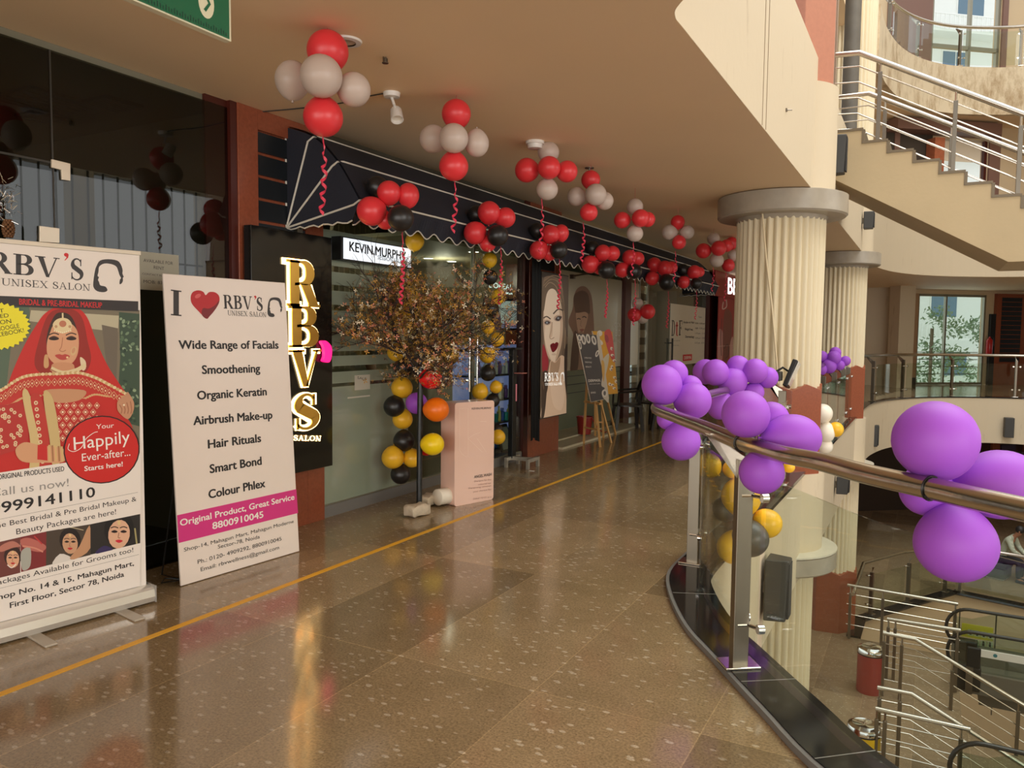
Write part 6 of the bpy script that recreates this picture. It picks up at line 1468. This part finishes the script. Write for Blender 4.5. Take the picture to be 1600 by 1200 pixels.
# picture film on the recessed window: woman with a fringe
FR_ = FX(X2+.003)
t = thing('window_film', 'large pale window film showing a brown haired woman with a fringe', 'window graphic', (X2,11,1))
def ycl(u, v): return FR_.px(u, v)
a = ycl(886,500); b = ycl(1000,500)
film = glassmat('milky_film', (.6,.6,.55), .02, mixfrost=.84, fcol=srgb(206,194,170), rgh=.1)
MB().fbox(FR_, 9.66, b[0]-.05, 1.0, 2.62, 0, .001).build('film', film, t)
A = Art(FR_, d0=.002, T=T6, clip=(9.66, b[0]-.05, 1.0, 2.9))
A.P([(340,400),(366,320),(372,250),(392,200),(425,182),(455,195),(480,240),(490,330),(496,480),(480,700),(440,712),(380,712),(350,690),(365,600),(372,480)], (134,100,80))
A.P([(388,340),(430,336),(458,350),(452,400),(436,450),(426,478),(405,470),(392,420)], (188,150,124)); A.P([(372,250),(392,220),(430,210),(462,240),(470,345),(440,338),(392,344),(380,330)], (96,68,54))
A.L([(392,382),(404,378),(414,384)], 6, (50,40,38)); A.L([(424,372),(436,366),(450,374)], 6, (50,40,38)); A.L([(418,390),(414,420),(422,428)], 3, (150,112,92)); A.P([(408,446),(424,440),(436,446),(422,458)], (150,90,76))
A.P([(400,470),(436,470),(450,560),(480,700),(395,712),(402,600)], (150,118,98)); A.P([(372,470),(400,480),(404,600),(392,700),(352,706)], (92,66,54))
A.mb.build('picture', PRINT, t, color=True)
m = MB()
for s_, p, q, h in (('COLOR',(616,428),(690,430),26),('COOL',(618,484),(690,486),40),('BLEACHING',(606,522),(700,526),24)): ptext(m, FR_, s_, T6(*p), T6(*q), h/3.871, .004)
m.build('lettering', mat('film_white', srgb(190,184,168), .5), t)
# warm lit sign seen inside top of the recessed shop
f = FX(X2-.25); a = f.px(925,448); b = f.px(959,428); o = MB().fbox(f, a[0], b[0], a[1], b[1], -.03, 0).build('lit_ceiling_sign', mat('warm_lit_panel', (1,.8,.4), .5, emit=(1,.8,.4), es=.9)); tag(o, 'warm yellow lit panel high inside the recessed shop window', 'illuminated panel')
wood = mat('pine_wood', srgb(206,158,96), .5, var=.1, vscale=9)
def easel(label, feet, board, boardname, artf, blabel, bcat='signboard'):
    (fl, fr, bk) = [onZ(u, v, 0) for u, v in feet]; X = (fl.x+fr.x)/2
    top = Vector(((fl.x+fr.x)/2-.06, (fl.y+fr.y)/2, 1.35))
    t = thing('easel', label, 'easel', ((fl+fr)/2), 'wooden easels')
    for p in (fl, fr): MB().bar(p, top+(p-(fl+fr)/2).normalized()*.03, .03, .02).build('leg', wood, t)
    MB().bar(bk, top+Vector((-.03,0,0)), .03, .02).build('rear_leg', wood, t)
    zr_ = .62; c = (fl+fr)/2; k = zr_/1.35
    a = fl.lerp(top, k); b = fr.lerp(top, k); w_ = (b-a).normalized(); MB().bar(a-w_*.08+Vector((.03,0,0)), b+w_*.08+Vector((.03,0,0)), .05, .03).build('tray', wood, t)
    a = fl.lerp(top, .18); b = fr.lerp(top, .18); MB().bar(a, b, .03, .02).build('crossbar', wood, t)
    return t
easel('nearer pine easel holding the dark menu board', ((912,693),(938,699),(955,692)), None, None, None, None)
easel('farther pine easel holding the yellow patterned board', ((930,684),(943,684),(962,679)), None, None, None, None)
def eboard(label, x, cs, art, nm='sign_board'):
    """printed board in the vertical-ish plane x; cs = TL,TR,BR,BL photo corners"""
    f = FX(x); q = [f.px(*c) for c in cs]; lean = .10
    z0_ = min(p[1] for p in q); 
    # tilt: the frame leans back about its bottom edge
    f2 = Fr((x, 0, z0_), (0,1,0), Vector((-lean,0,1)).normalized()); f2.n = f2.x.cross(f2.y)
    q = [f2.px(*c) for c in cs]; t = thing(nm, label, 'signboard', f2.w(sum(p[0] for p in q)/4, 0, 0))
    MB().prism(q[::-1], -.012, 0, f2).build('board', mat('foam_board', srgb(210,200,184), .6), t)
    A = Art(f2, d0=.001, T=T6); art(A, t, f2); return t
def art1(A, t, f):
    A.P([(392,470),(510,478),(585,860),(478,882)], (74,72,76), smooth=False)
    A.P([(515,500),(530,490),(585,858),(560,866),(545,840),(560,800),(540,780),(548,700),(530,620)], (206,196,180)); A.P([(540,640),(556,640),(560,700),(552,760)], (214,170,90))
    for x, y, rx, ry, r_ in ((408,495,12,20,-10),(432,506,14,32,-12),(460,500,13,30,-10),(495,510,14,30,-16),(412,540,8,26,-10),(515,590,10,22,20),(560,830,18,24,0)): A.E(x, y, rx, ry, (222,216,206), 12, r_); A.E(x, y, rx*.45, ry*.6, (110,106,104), 8, r_)
    A.mb.build('print', PRINT, t, color=True); m = MB(); D_ = A.d+.0004
    for s_, p, q, h in (('OPEN FACE',(438,620),(480,622),9),('SEASON SALE',(442,646),(482,648),9),('BEAUTY',(446,674),(480,676),9),('DERMASIL',(462,762),(536,758),15),('SKIN AND CARE',(468,778),(530,774),5),('SERIES',(476,832),(506,830),10)): ptext(m, f, s_, T6(*p), T6(*q), h/3.871, D_, bold=.001 if h > 12 else 0)
    m.build('lettering', whiteink, t)
def art2(A, t, f):
    A.P([(486,454),(606,458),(640,832),(582,836),(545,640)], (226,166,56), smooth=False)
    A.P([(560,458),(600,458),(622,640),(590,600),(566,520)], (208,84,84)); A.P([(545,640),(585,590),(580,660),(556,740)], (214,204,180))
    A.E(530,468,16,18,(226,216,198)); A.E(530,520,24,14,(232,222,206),12,40); A.E(572,500,12,26,(170,70,80),10,-10)
    for x, y in ((602,560),(606,600),(618,632),(604,670),(598,686),(620,735),(628,760),(606,780),(618,800),(590,775)): A.E(x, y, 11, 8, (238,228,210), 8, (x*7)%90); A.E(x+4, y+3, 5, 4, (120,60,70), 6)
    A.mb.build('print', PRINT, t, color=True)
eboard('dark grey menu board with white cut-out flowers on the nearer easel', -3.98, (T6(392,470),T6(522,478),T6(587,862),T6(480,884)), art1)
eboard('yellow and pink patterned board on the farther easel', -4.2, (T6(486,454),T6(606,458),T6(641,830),T6(560,838)), art2)
# red bucket
q = onZ(909,679,.05); t = thing('red_bucket', 'small dark red bucket on the pale step under the window', 'bucket', (q.x,q.y+.1,.05)); c = (q.x,q.y+.1,.05)
MB().lathe([(0,0),(.1,0),(.125,.26),(.132,.262),(.132,.275),(.12,.275),(.095,.01),(0,.01)], c, 24).build('body', mat('red_plastic', srgb(140,34,30), .35), t, smooth=True)
tb_ = MB().tube([(c[0]+.13,c[1],.3),(c[0]+.2,c[1]+.08,.12),(c[0]+.24,c[1]+.25,.06),(c[0]+.2,c[1]+.5,.055)], .008, 6); tag(tb_.build('red_hose', mat('red_rubber', srgb(170,40,34), .4), smooth=True), 'thin red hose curling from the red bucket to the floor', 'hose')
# black plastic chairs
plas = mat('dark_plastic_chair', srgb(34,26,24), .35)
def chair(label, c, rz):
    t = thing('plastic_chair', label, 'chair', (0,0,0), 'dark plastic chairs outside the recessed shop'); ORG[t.name] = Vector()
    MB().prism(spl([(-.22,-.2),(.22,-.2),(.23,.2),(-.23,.2)], 5), .41, .435).build('seat', plas, t, smooth=True)
    arcp = [(-.25*math.cos(a), .2+.06*math.sin(a), .5+.36*math.sin(a)**.8) for a in [math.pi*k/14 for k in range(15)]]
    b = MB(); b.tube(arcp, .026, 8); b.build('back_rim', plas, t, smooth=True)
    s_ = MB()
    for k in (-.12,-.04,.04,.12): s_.bar((k*.8,.2,.43),(k,.26,.82), .028, .012)
    s_.build('back_slat', plas, t)
    for sx in (-1, 1):
        MB().tube([(sx*.25,-.2,.43),(sx*.27,-.19,.64),(sx*.27,0,.66),(sx*.25,.22,.68)], .018, 8).build('armrest', plas, t, smooth=True)
        for sy in (-1, 1): MB().bar((sx*.25,sy*.22,0),(sx*.21,sy*.18,.42), .048, .048).build('leg', plas, t)
    t.location = c; t.rotation_euler = (0,0,rz); return t
q = onZ(984,668,0); chair('dark plastic armchair nearest the easels, against the recessed shop', (-4.45, 12.25, 0), R(-60))
chair('dark plastic armchair between the others, half behind the purple balloons', (-4.2, 12.95, 0), R(-100))
chair('dark plastic armchair farthest right, mostly hidden by the balloons', (-3.75, 12.5, 0), R(60))
# low white stool/box & DtF board
FD = FX(X2+.004)
T7 = lambda x, y: (980+x/5.454, 380+y/5.454)
t = thing('clinic_board', 'white opening hours board with large letters on the recessed glass door', 'signboard', FD.w(17,1,0)); a = FD.px(*T7(368,515)); b = FD.px(*T7(664,550)); c = FD.px(*T7(360,1058)); d = FD.px(*T7(652,1005))
zt_ = (a[1]+b[1])/2; zb_ = (c[1]+d[1])/2
MB().fbox(FD, a[0], b[0], zb_, zt_, 0, .01).build('board', mat('clinic_white', srgb(214,204,184), .5), t)
m = MB(); ptext(m, FD, 'D', T7(372,790), T7(404,790), 135/5.454, .012, 'serif'); ptext(m, FD, 'F', T7(434,786), T7(466,784), 128/5.454, .012, 'serif')
for s_, p, q_, h in (('Arabe et Hair',(474,682),(568,684),20),('WeightTreat.',(486,742),(556,744),20),('Dermatology',(492,806),(566,806),20),('Timin',(602,636),(632,638),16),('0.00 - 3.00 pm',(576,688),(656,692),14),('3.00 - 5.00 pm',(576,730),(656,734),14),('1.15 pm - 3.15',(574,774),(656,776),14),('3.30 pm - 7.00',(574,814),(656,816),14),('5.15 pm - 8.15',(572,856),(652,856),14)): ptext(m, FD, s_, T7(*p), T7(*q_), h/5.454, .012, bold=.004 if h > 18 else 0)
for s_, p, q_, h in (('pioneers in skin care',(376,834),(446,834),8),('& hair clinic',(386,874),(438,874),8)): ptext(m, FD, s_, T7(*p), T7(*q_), h/5.454, .012)
m.build('lettering', grayink, t)
m = MB(); ptext(m, FD, 't', T7(406,790), T7(430,790), 125/5.454, .012, 'serif'); q0 = FD.px(*T7(470,1005)); q1 = FD.px(*T7(548,945)); m.fbox(FD, q0[0], q1[0], q0[1], q1[1], .01, .013); m.build('red_lettering', redink, t)
m = MB(); ptext(m, FD, 'DERMA', T7(480,990), T7(540,984), 26/5.454, .0145, bold=.004); m.build('white_lettering', whiteink, t)
a = FD.px(*T7(368,810)); b = FD.px(*T7(368,1000)); t = thing('pull_bar', 'slim dark handle bar on the glass door with the white board', 'door handle', FD.w(a[0],b[1],.05)); MB().fbox(FD, a[0]-.03, a[0]+.01, b[1], a[1], .04, .07).build('bar', blackm, t); MB().fbox(FD, a[0]-.25, a[0], a[1]-.12, a[1]-.09, .0, .05).build('bracket', blackm, t)
# red shop signs beyond
FZ = FX(X2+.31); rs = mat('red_sign', srgb(150,20,28), .35)
T7b = T7
t = thing('red_fascia_sign', 'deep red shop sign with glowing white letter beside near column', 'illuminated sign', FZ.w(22,2,0)); a = FZ.px(*T7(725,445)); b = FZ.px(*T7(930,215))
MB().fbox(FZ, a[0], b[0]+1, a[1], b[1], 0, .06).build('panel', rs, t)
m = MB(); ptext(m, FZ, 'BE', T7(838,430), T7(915,440), 140/5.454, .065, bold=.02); m.build('lit_letter', mat('letter_white_led', (1,1,1), .5, emit=(1,.98,.95), es=2), t)
t = thing('red_collage_poster', 'red and pink collage poster below the red shop sign', 'poster', FZ.w(22,1,0)); a = FZ.px(*T7(760,1020)); b = FZ.px(*T7(905,470))
MB().fbox(FZ, a[0], b[0]+.8, a[1]-.1, b[1], 0, .02).build('panel', mat('collage_red', srgb(160,52,48), .5), t)
A = Art(FZ, d0=.021, T=T7); A.P([(770,760),(800,740),(812,820),(800,1010),(764,1010)], (196,140,136)); A.P([(820,600),(850,560),(885,620),(880,800),(850,980),(815,990),(808,800)], (122,60,50)); A.L([(812,500),(806,560),(840,540),(838,480)], 8, (214,190,180)); A.L([(800,640),(790,800),(796,960)], 6, (90,30,30)); A.P([(870,860),(895,800),(898,1000),(870,1010)], (206,160,150)); A.L([(760,880),(900,870)], 3, (220,190,180)); A.L([(820,900),(850,860),(856,950),(830,980)], 6, (60,26,24))
A.mb.build('print', PRINT, t, color=True)

# ================================================================== SMALL FIXINGS
# zip ties round the handrail at the two near balloon bunches
for (u, v, D, lb, pt) in ((1157,692,3.15,'black plastic tie round the handrail at the second post','t'),(1455,763,2.42,'black plastic tie round the handrail under the nearest balloons','t')):
    p = onZ(u, v, ZR); i = min(range(len(hand)-1), key=lambda k: (hand[k][0]-p.x)**2+(hand[k][1]-p.y)**2); c = Vector((*hand[i], ZR)); d = (Vector((*hand[i+1], ZR))-Vector((*hand[i-1], ZR))).normalized(); c = c+d*((p-c).dot(d))
    a = d.cross(Vector((0,0,1))).normalized(); b = a.cross(d)
    m = MB().tube([c+(a*math.cos(k*math.pi/9)+b*math.sin(k*math.pi/9))*.037 for k in range(18)], .003, 6, closed=True); q = c-a*.0+(-a*.5-b*.6)*.037
    m.sphere(tuple(q if True else c), .011, 8, 6); o = m.build('cable_tie', blackm, smooth=True); tag(o, lb, 'cable tie')
# thin cable down the near column
pts = [atD(u, v, 9.4-.62) for u, v in ((1189,324),(1196,400),(1206,480),(1213,560),(1216,600))]
for k, p in enumerate(pts):
    d = Vector((p.x-C1[0], p.y-C1[1], 0)).normalized()*.545; pts[k] = Vector((C1[0]+d.x, C1[1]+d.y, p.z))
tag(MB().tube(pts, .011, 8).build('column_cable', mat('painted_cable', srgb(214,196,160), .5), smooth=True), 'thin cream painted cable running down the near fluted column', 'cable')
for (u, v, lb) in ((1228,172,'small metal bracket on the upper balcony front above the capital'),(1153,827,'small metal hook on the lower balcony front behind the garland')):
    p = onX(u, v, -1.24); t = thing('wall_hook', lb, 'hook', p); MB().box((p.x,p.y-.02,p.z-.012),(p.x+.012,p.y+.02,p.z+.012)).build('plate', steeld, t); MB().tube([p+Vector((.01,0,0)), p+Vector((.05,.02,0))], .006, 6).build('pin', steeld, t)
# thin upright joints on the balcony front
for y in (6.35, 6.5): st(MB().box((-1.243,y,3.26),(-1.236,y+.008,4.7)), 'trim_joint', mat('joint_line', srgb(150,130,104), .6))
# kerb joints
kj = mat('kerb_joint', srgb(150,146,140), .4)
for q in ((-1.28,4.5),(-.62,3.6),(-.2,3.05),(.5,2.5)):
    i = min(range(len(NEARPATH)-1), key=lambda k: (offs(NEARPATH,.12)[k][0]-q[0])**2+(offs(NEARPATH,.12)[k][1]-q[1])**2)
    A_, B_ = offs(NEARPATH, -.02)[i], offs(NEARPATH, .24)[i]; st(MB().bar((A_[0],A_[1],.0352),(B_[0],B_[1],.0352), .004, .001), 'trim_joint', kj)

# ================================================================== PEOPLE
skinm = mat('brown_skin', srgb(150,104,78), .5)
def figure(name, label, loc, rz, J, top, trouser, hairc, lean=0, longhair=False):
    """seated figure grown from a jointed skeleton; J overrides joint positions (local, facing -y)"""
    P = dict(pel=(0,0,.5), spine=(0,-.03,.72), chest=(0,-.07,.98), neck=(0,-.09,1.17), head=(0,-.12,1.27), crown=(0,-.12,1.42),
             shl=(-.17,-.06,1.08), shr=(.17,-.06,1.08), ell=(-.24,-.16,.84), elr=(.24,-.16,.84), wrl=(-.14,-.38,.76), wrr=(.14,-.38,.76),
             hil=(-.09,0,.49), hir=(.09,0,.49), knl=(-.11,-.42,.5), knr=(.11,-.42,.5), anl=(-.11,-.42,.09), anr=(.11,-.42,.09), tol=(-.12,-.58,.04), tor=(.12,-.58,.04))
    P.update(J); RAD = dict(pel=.13, spine=.12, chest=.135, neck=.052, head=.085, crown=.07, shl=.07, shr=.07, ell=.045, elr=.045, wrl=.03, wrr=.03, hil=.095, hir=.095, knl=.062, knr=.062, anl=.042, anr=.042, tol=.035, tor=.035)
    E = [('pel','spine'),('spine','chest'),('chest','neck'),('neck','head'),('head','crown'),('chest','shl'),('chest','shr'),('shl','ell'),('shr','elr'),('ell','wrl'),('elr','wrr'),('pel','hil'),('pel','hir'),('hil','knl'),('hir','knr'),('knl','anl'),('knr','anr'),('anl','tol'),('anr','tor')]
    t = thing(name, label, 'person', loc); ORG[t.name] = Vector(); t.rotation_euler = (0,0,rz)
    def skin(nm, names, edges, radf, m, extra=()):
        bm = bmesh.new(); ly = bm.verts.layers.skin.verify(); V = {}
        for n in names:
            v = bm.verts.new(P[n]); r = radf(n); v[ly].radius = (r, r*.82 if n in ('chest','spine','pel') else r); V[n] = v
        first = True
        for n in names: V[n][ly].use_root = first; first = False
        for a, b in edges:
            if a in V and b in V: bm.edges.new((V[a], V[b]))
        for root, pts in extra:
            pv = V[root]
            for q, r in pts: v = bm.verts.new(q); v[ly].radius = (r, r); bm.edges.new((pv, v)); pv = v
        me = bpy.data.meshes.new(nm); bm.to_mesh(me); bm.free(); me.materials.append(m); o = bpy.data.objects.new(nm, me); COL.objects.link(o); o.parent = t
        o.modifiers.new('skin', 'SKIN').use_smooth_shade = True; s_ = o.modifiers.new('sub', 'SUBSURF'); s_.levels = s_.render_levels = 2; return o
    fing = []
    for w in ('wrl','wrr'):
        e = Vector(P['ell' if w == 'wrl' else 'elr']); c = Vector(P[w]); d = (c-e).normalized(); sx = d.cross(Vector((0,0,1))).normalized(); sg = 1 if w == 'wrl' else -1
        for k in range(4): b = c+d*.07+sx*(k-1.5)*.018; fing.append((w, [(b, .0105), (b+d*(.045-.006*abs(k-1.2))+Vector((0,0,-.012)), .0085), (b+d*.06+Vector((0,0,-.034)), .0075)]))
        b = c+d*.02-sx*sg*.03; fing.append((w, [(b, .011), (b+d*.035-sx*sg*.014+Vector((0,0,-.014)), .009)]))
    skin('body', list(P), E, lambda n: RAD[n]*.9, skinm, fing)
    skin('top', ['chest','spine','pel','shl','shr','ell','elr','wrl','wrr'], E, lambda n: RAD[n]+.018, top)
    skin('trousers', ['pel','hil','hir','knl','knr','anl','anr'], E, lambda n: RAD[n]+.014, trouser)
    for k_ in ('l','r'):
        a_ = Vector(P['an'+k_]); b_ = Vector(P['to'+k_]); MB().bar(a_+Vector((0,.05,-.05)), b_+Vector((0,-.04,-.0)), .09, .07).build('shoe', trouser, t, bevel=.02)
    h = Vector(P['head']); c = Vector(P['crown']); up = (c-h).normalized(); mid = (h+c)/2
    m = MB(); m.sphere(mid+up*.025+Vector((0,.018,0)), .098, 18, 12, (.92,1.02,1.05)); hv = m.v
    m.build('hair', hairc, t, smooth=True)
    f = MB()
    for sx in (-1, 1): f.sphere(mid+Vector((sx*.03,-.088,-.012)), .009, 8, 6)
    f.build('eye', blackm, t, smooth=True)
    f = MB(); f.sphere(mid+Vector((0,-.098,-.035)), .013, 8, 6, (.8,1,1.4)); f.build('nose', skinm, t, smooth=True)
    f = MB(); f.sphere(mid+Vector((0,-.085,-.068)), .018, 8, 6, (1,.3,.35)); f.build('mouth', mat('lip', srgb(130,70,60), .5), t, smooth=True)
    for sx in (-1, 1): MB().sphere(mid+Vector((sx*.083,.0,-.02)), .022, 8, 6, (.4,.7,1.2)).build('ear', skinm, t, smooth=True)
    return t
def checked():
    m = mat('checked_cloth', srgb(170,176,160), .8); nt = m.node_tree; tc = nt.nodes.new('ShaderNodeTexCoord'); ck = nt.nodes.new('ShaderNodeTexChecker'); ck.inputs['Scale'].default_value = 60
    ck.inputs['Color1'].default_value = (*srgb(206,212,190), 1); ck.inputs['Color2'].default_value = (*srgb(112,120,104), 1); nt.links.new(tc.outputs['Object'], ck.inputs['Vector']); nt.links.new(ck.outputs[0], nt.nodes['Principled BSDF'].inputs['Base Color']); return m
dkc = mat('dark_cloth', srgb(38,38,40), .8); hairm = mat('black_hair', (.012,.01,.01), .5)
q = onZ(1562, 903, LZ)
figure('person', 'person in a pale checked jacket sitting bent forward beyond the lower glass railing', (q.x, q.y, LZ), R(70), dict(spine=(0,-.07,.74), chest=(0,-.18,.97), neck=(0,-.29,1.12), head=(0,-.36,1.19), crown=(0,-.41,1.33), shl=(-.18,-.2,1.05), shr=(.18,-.2,1.05), ell=(-.24,-.3,.8), elr=(.24,-.3,.8), wrl=(-.13,-.48,.66), wrr=(.13,-.48,.66)), checked(), dkc, hairm)
t = thing('waiting_seat', 'dark padded seat carrying the person in the checked jacket', 'seat', (q.x,q.y,LZ)); t.rotation_euler = (0,0,R(70))
ORG[t.name] = Vector(); MB().box((-.28,-.2,.28),(.28,.3,.4)).build('cushion', dkc, t, bevel=.03)
MB().box((-.26,-.18,.04),(.26,.28,.28)).build('seat_box', mat('seat_grey', srgb(84,86,82), .5), t, bevel=.02); MB().box((-.2,-.14,0),(.2,.24,.04)).build('plinth', whitep, t)
figure('person', 'person in dark clothes sitting inside the salon behind the glass door', (-5.35, 6.75, .012), R(-20), {}, mat('black_tunic', srgb(30,28,30), .8), dkc, hairm)
t = thing('salon_stool', 'round dark stool under the person inside the salon', 'stool', (-5.35,6.77,.012)); MB().lathe([(0,.34),(.19,.34),(.2,.36),(.2,.4),(.18,.415),(0,.415)], (-5.35,6.78,.012), 24).build('seat', dkc, t, smooth=True); MB().lathe([(0,0),(.2,0),(.2,.02),(.03,.04),(.03,.34),(0,.34)], (-5.35,6.78,.012), 20).build('base', chrome, t, smooth=True)
# lower shop things past the glass railing
Fl = Fr(FW.o+FW.n*.13, FW.x, FW.y)
def lowpx(u, v): return Fl.px(u, v)
t = thing('display_rack', 'dark rack with small lit shelves at the lower shop front behind the seated person', 'display rack', Fl.w(lowpx(1577,860)[0], LZ+.0, .3))
a = lowpx(1556,905); b = lowpx(1592,838); MB().fbox(Fl, a[0], b[0], LZ, LZ+1.95, 0, .06).build('back_panel', blackm, t)
for z in (.5,.9,1.3,1.7):
    MB().fbox(Fl, a[0], b[0], LZ+z, LZ+z+.03, .06, .4).build('shelf', mat('rack_shelf', srgb(90,76,60), .5), t)
w_ = (b[0]-a[0])
for k, c in enumerate((srgb(220,200,150), srgb(196,170,110), srgb(214,206,190), srgb(60,110,90), srgb(200,80,60), srgb(230,200,60))):
    x = a[0]+.08+(k%3)*w_/3; z = LZ+(1.34 if k < 3 else .94)
    o = MB().fbox(Fl, x, x+w_/4.2, z, z+.2, .12, .32).build('carton', mat('carton_%d' % k, c, .6), bevel=.005); tag(o, ['pale yellow','tan','off-white','green','red','bright yellow'][k]+' small carton on the rack of the lower shop', 'box', 'cartons on the lower shop rack')
for u in (1548, 1598): st(MB().fbox(Fl, lowpx(u,800)[0]-.15, lowpx(u,800)[0]+.15, LZ, -1.1, 0, .1), 'pillar_panel', redst)
t = thing('shop_name_strip', 'dark purple shop name strip over the lower shop front', 'sign', Fl.w(lowpx(1570,706)[0], -1.6, 0)); a = lowpx(1562,712); b = lowpx(1585,700)
MB().fbox(Fl, a[0], b[0], lowpx(1550,716)[1]-.25, lowpx(1550,700)[1]+.1, 0, .06).build('panel', mat('plum_panel', srgb(60,36,60), .5), t)
m = MB(); ptext(m, Fl, 'ALL GREEN PIZZA', (1566,709), (1606,713), 6, .063); m.build('lettering', mat('plum_light', srgb(150,130,150), .5), t)

# cables lying behind the frosted pane
cb = mat('grey_cable', srgb(30,34,30), .6)
for k, (pts, lb) in enumerate((([(545,640),(547,670),(536,700),(522,722),(505,740)],'dark cable drooping behind the frosted salon glass beside the lit letter sign'),([(578,655),(582,700),(580,740),(566,758),(540,752),(515,765),(503,750)],'dark cable coiling near the floor behind the frosted salon glass'),([(585,752),(560,768),(530,770),(508,775)],'lowest dark cable trailing along the floor behind the frosted glass'))):
    P_ = [onX(u, v, XF-.05) for u, v in pts]; Q = crv([(p.y, p.z) for p in P_], 5)
    tag(MB().tube([(XF-.05, y, max(z, .12)) for y, z in Q], .007, 6).build('loose_cable', cb, smooth=True), lb, 'cable', 'cables behind the frosted glass')
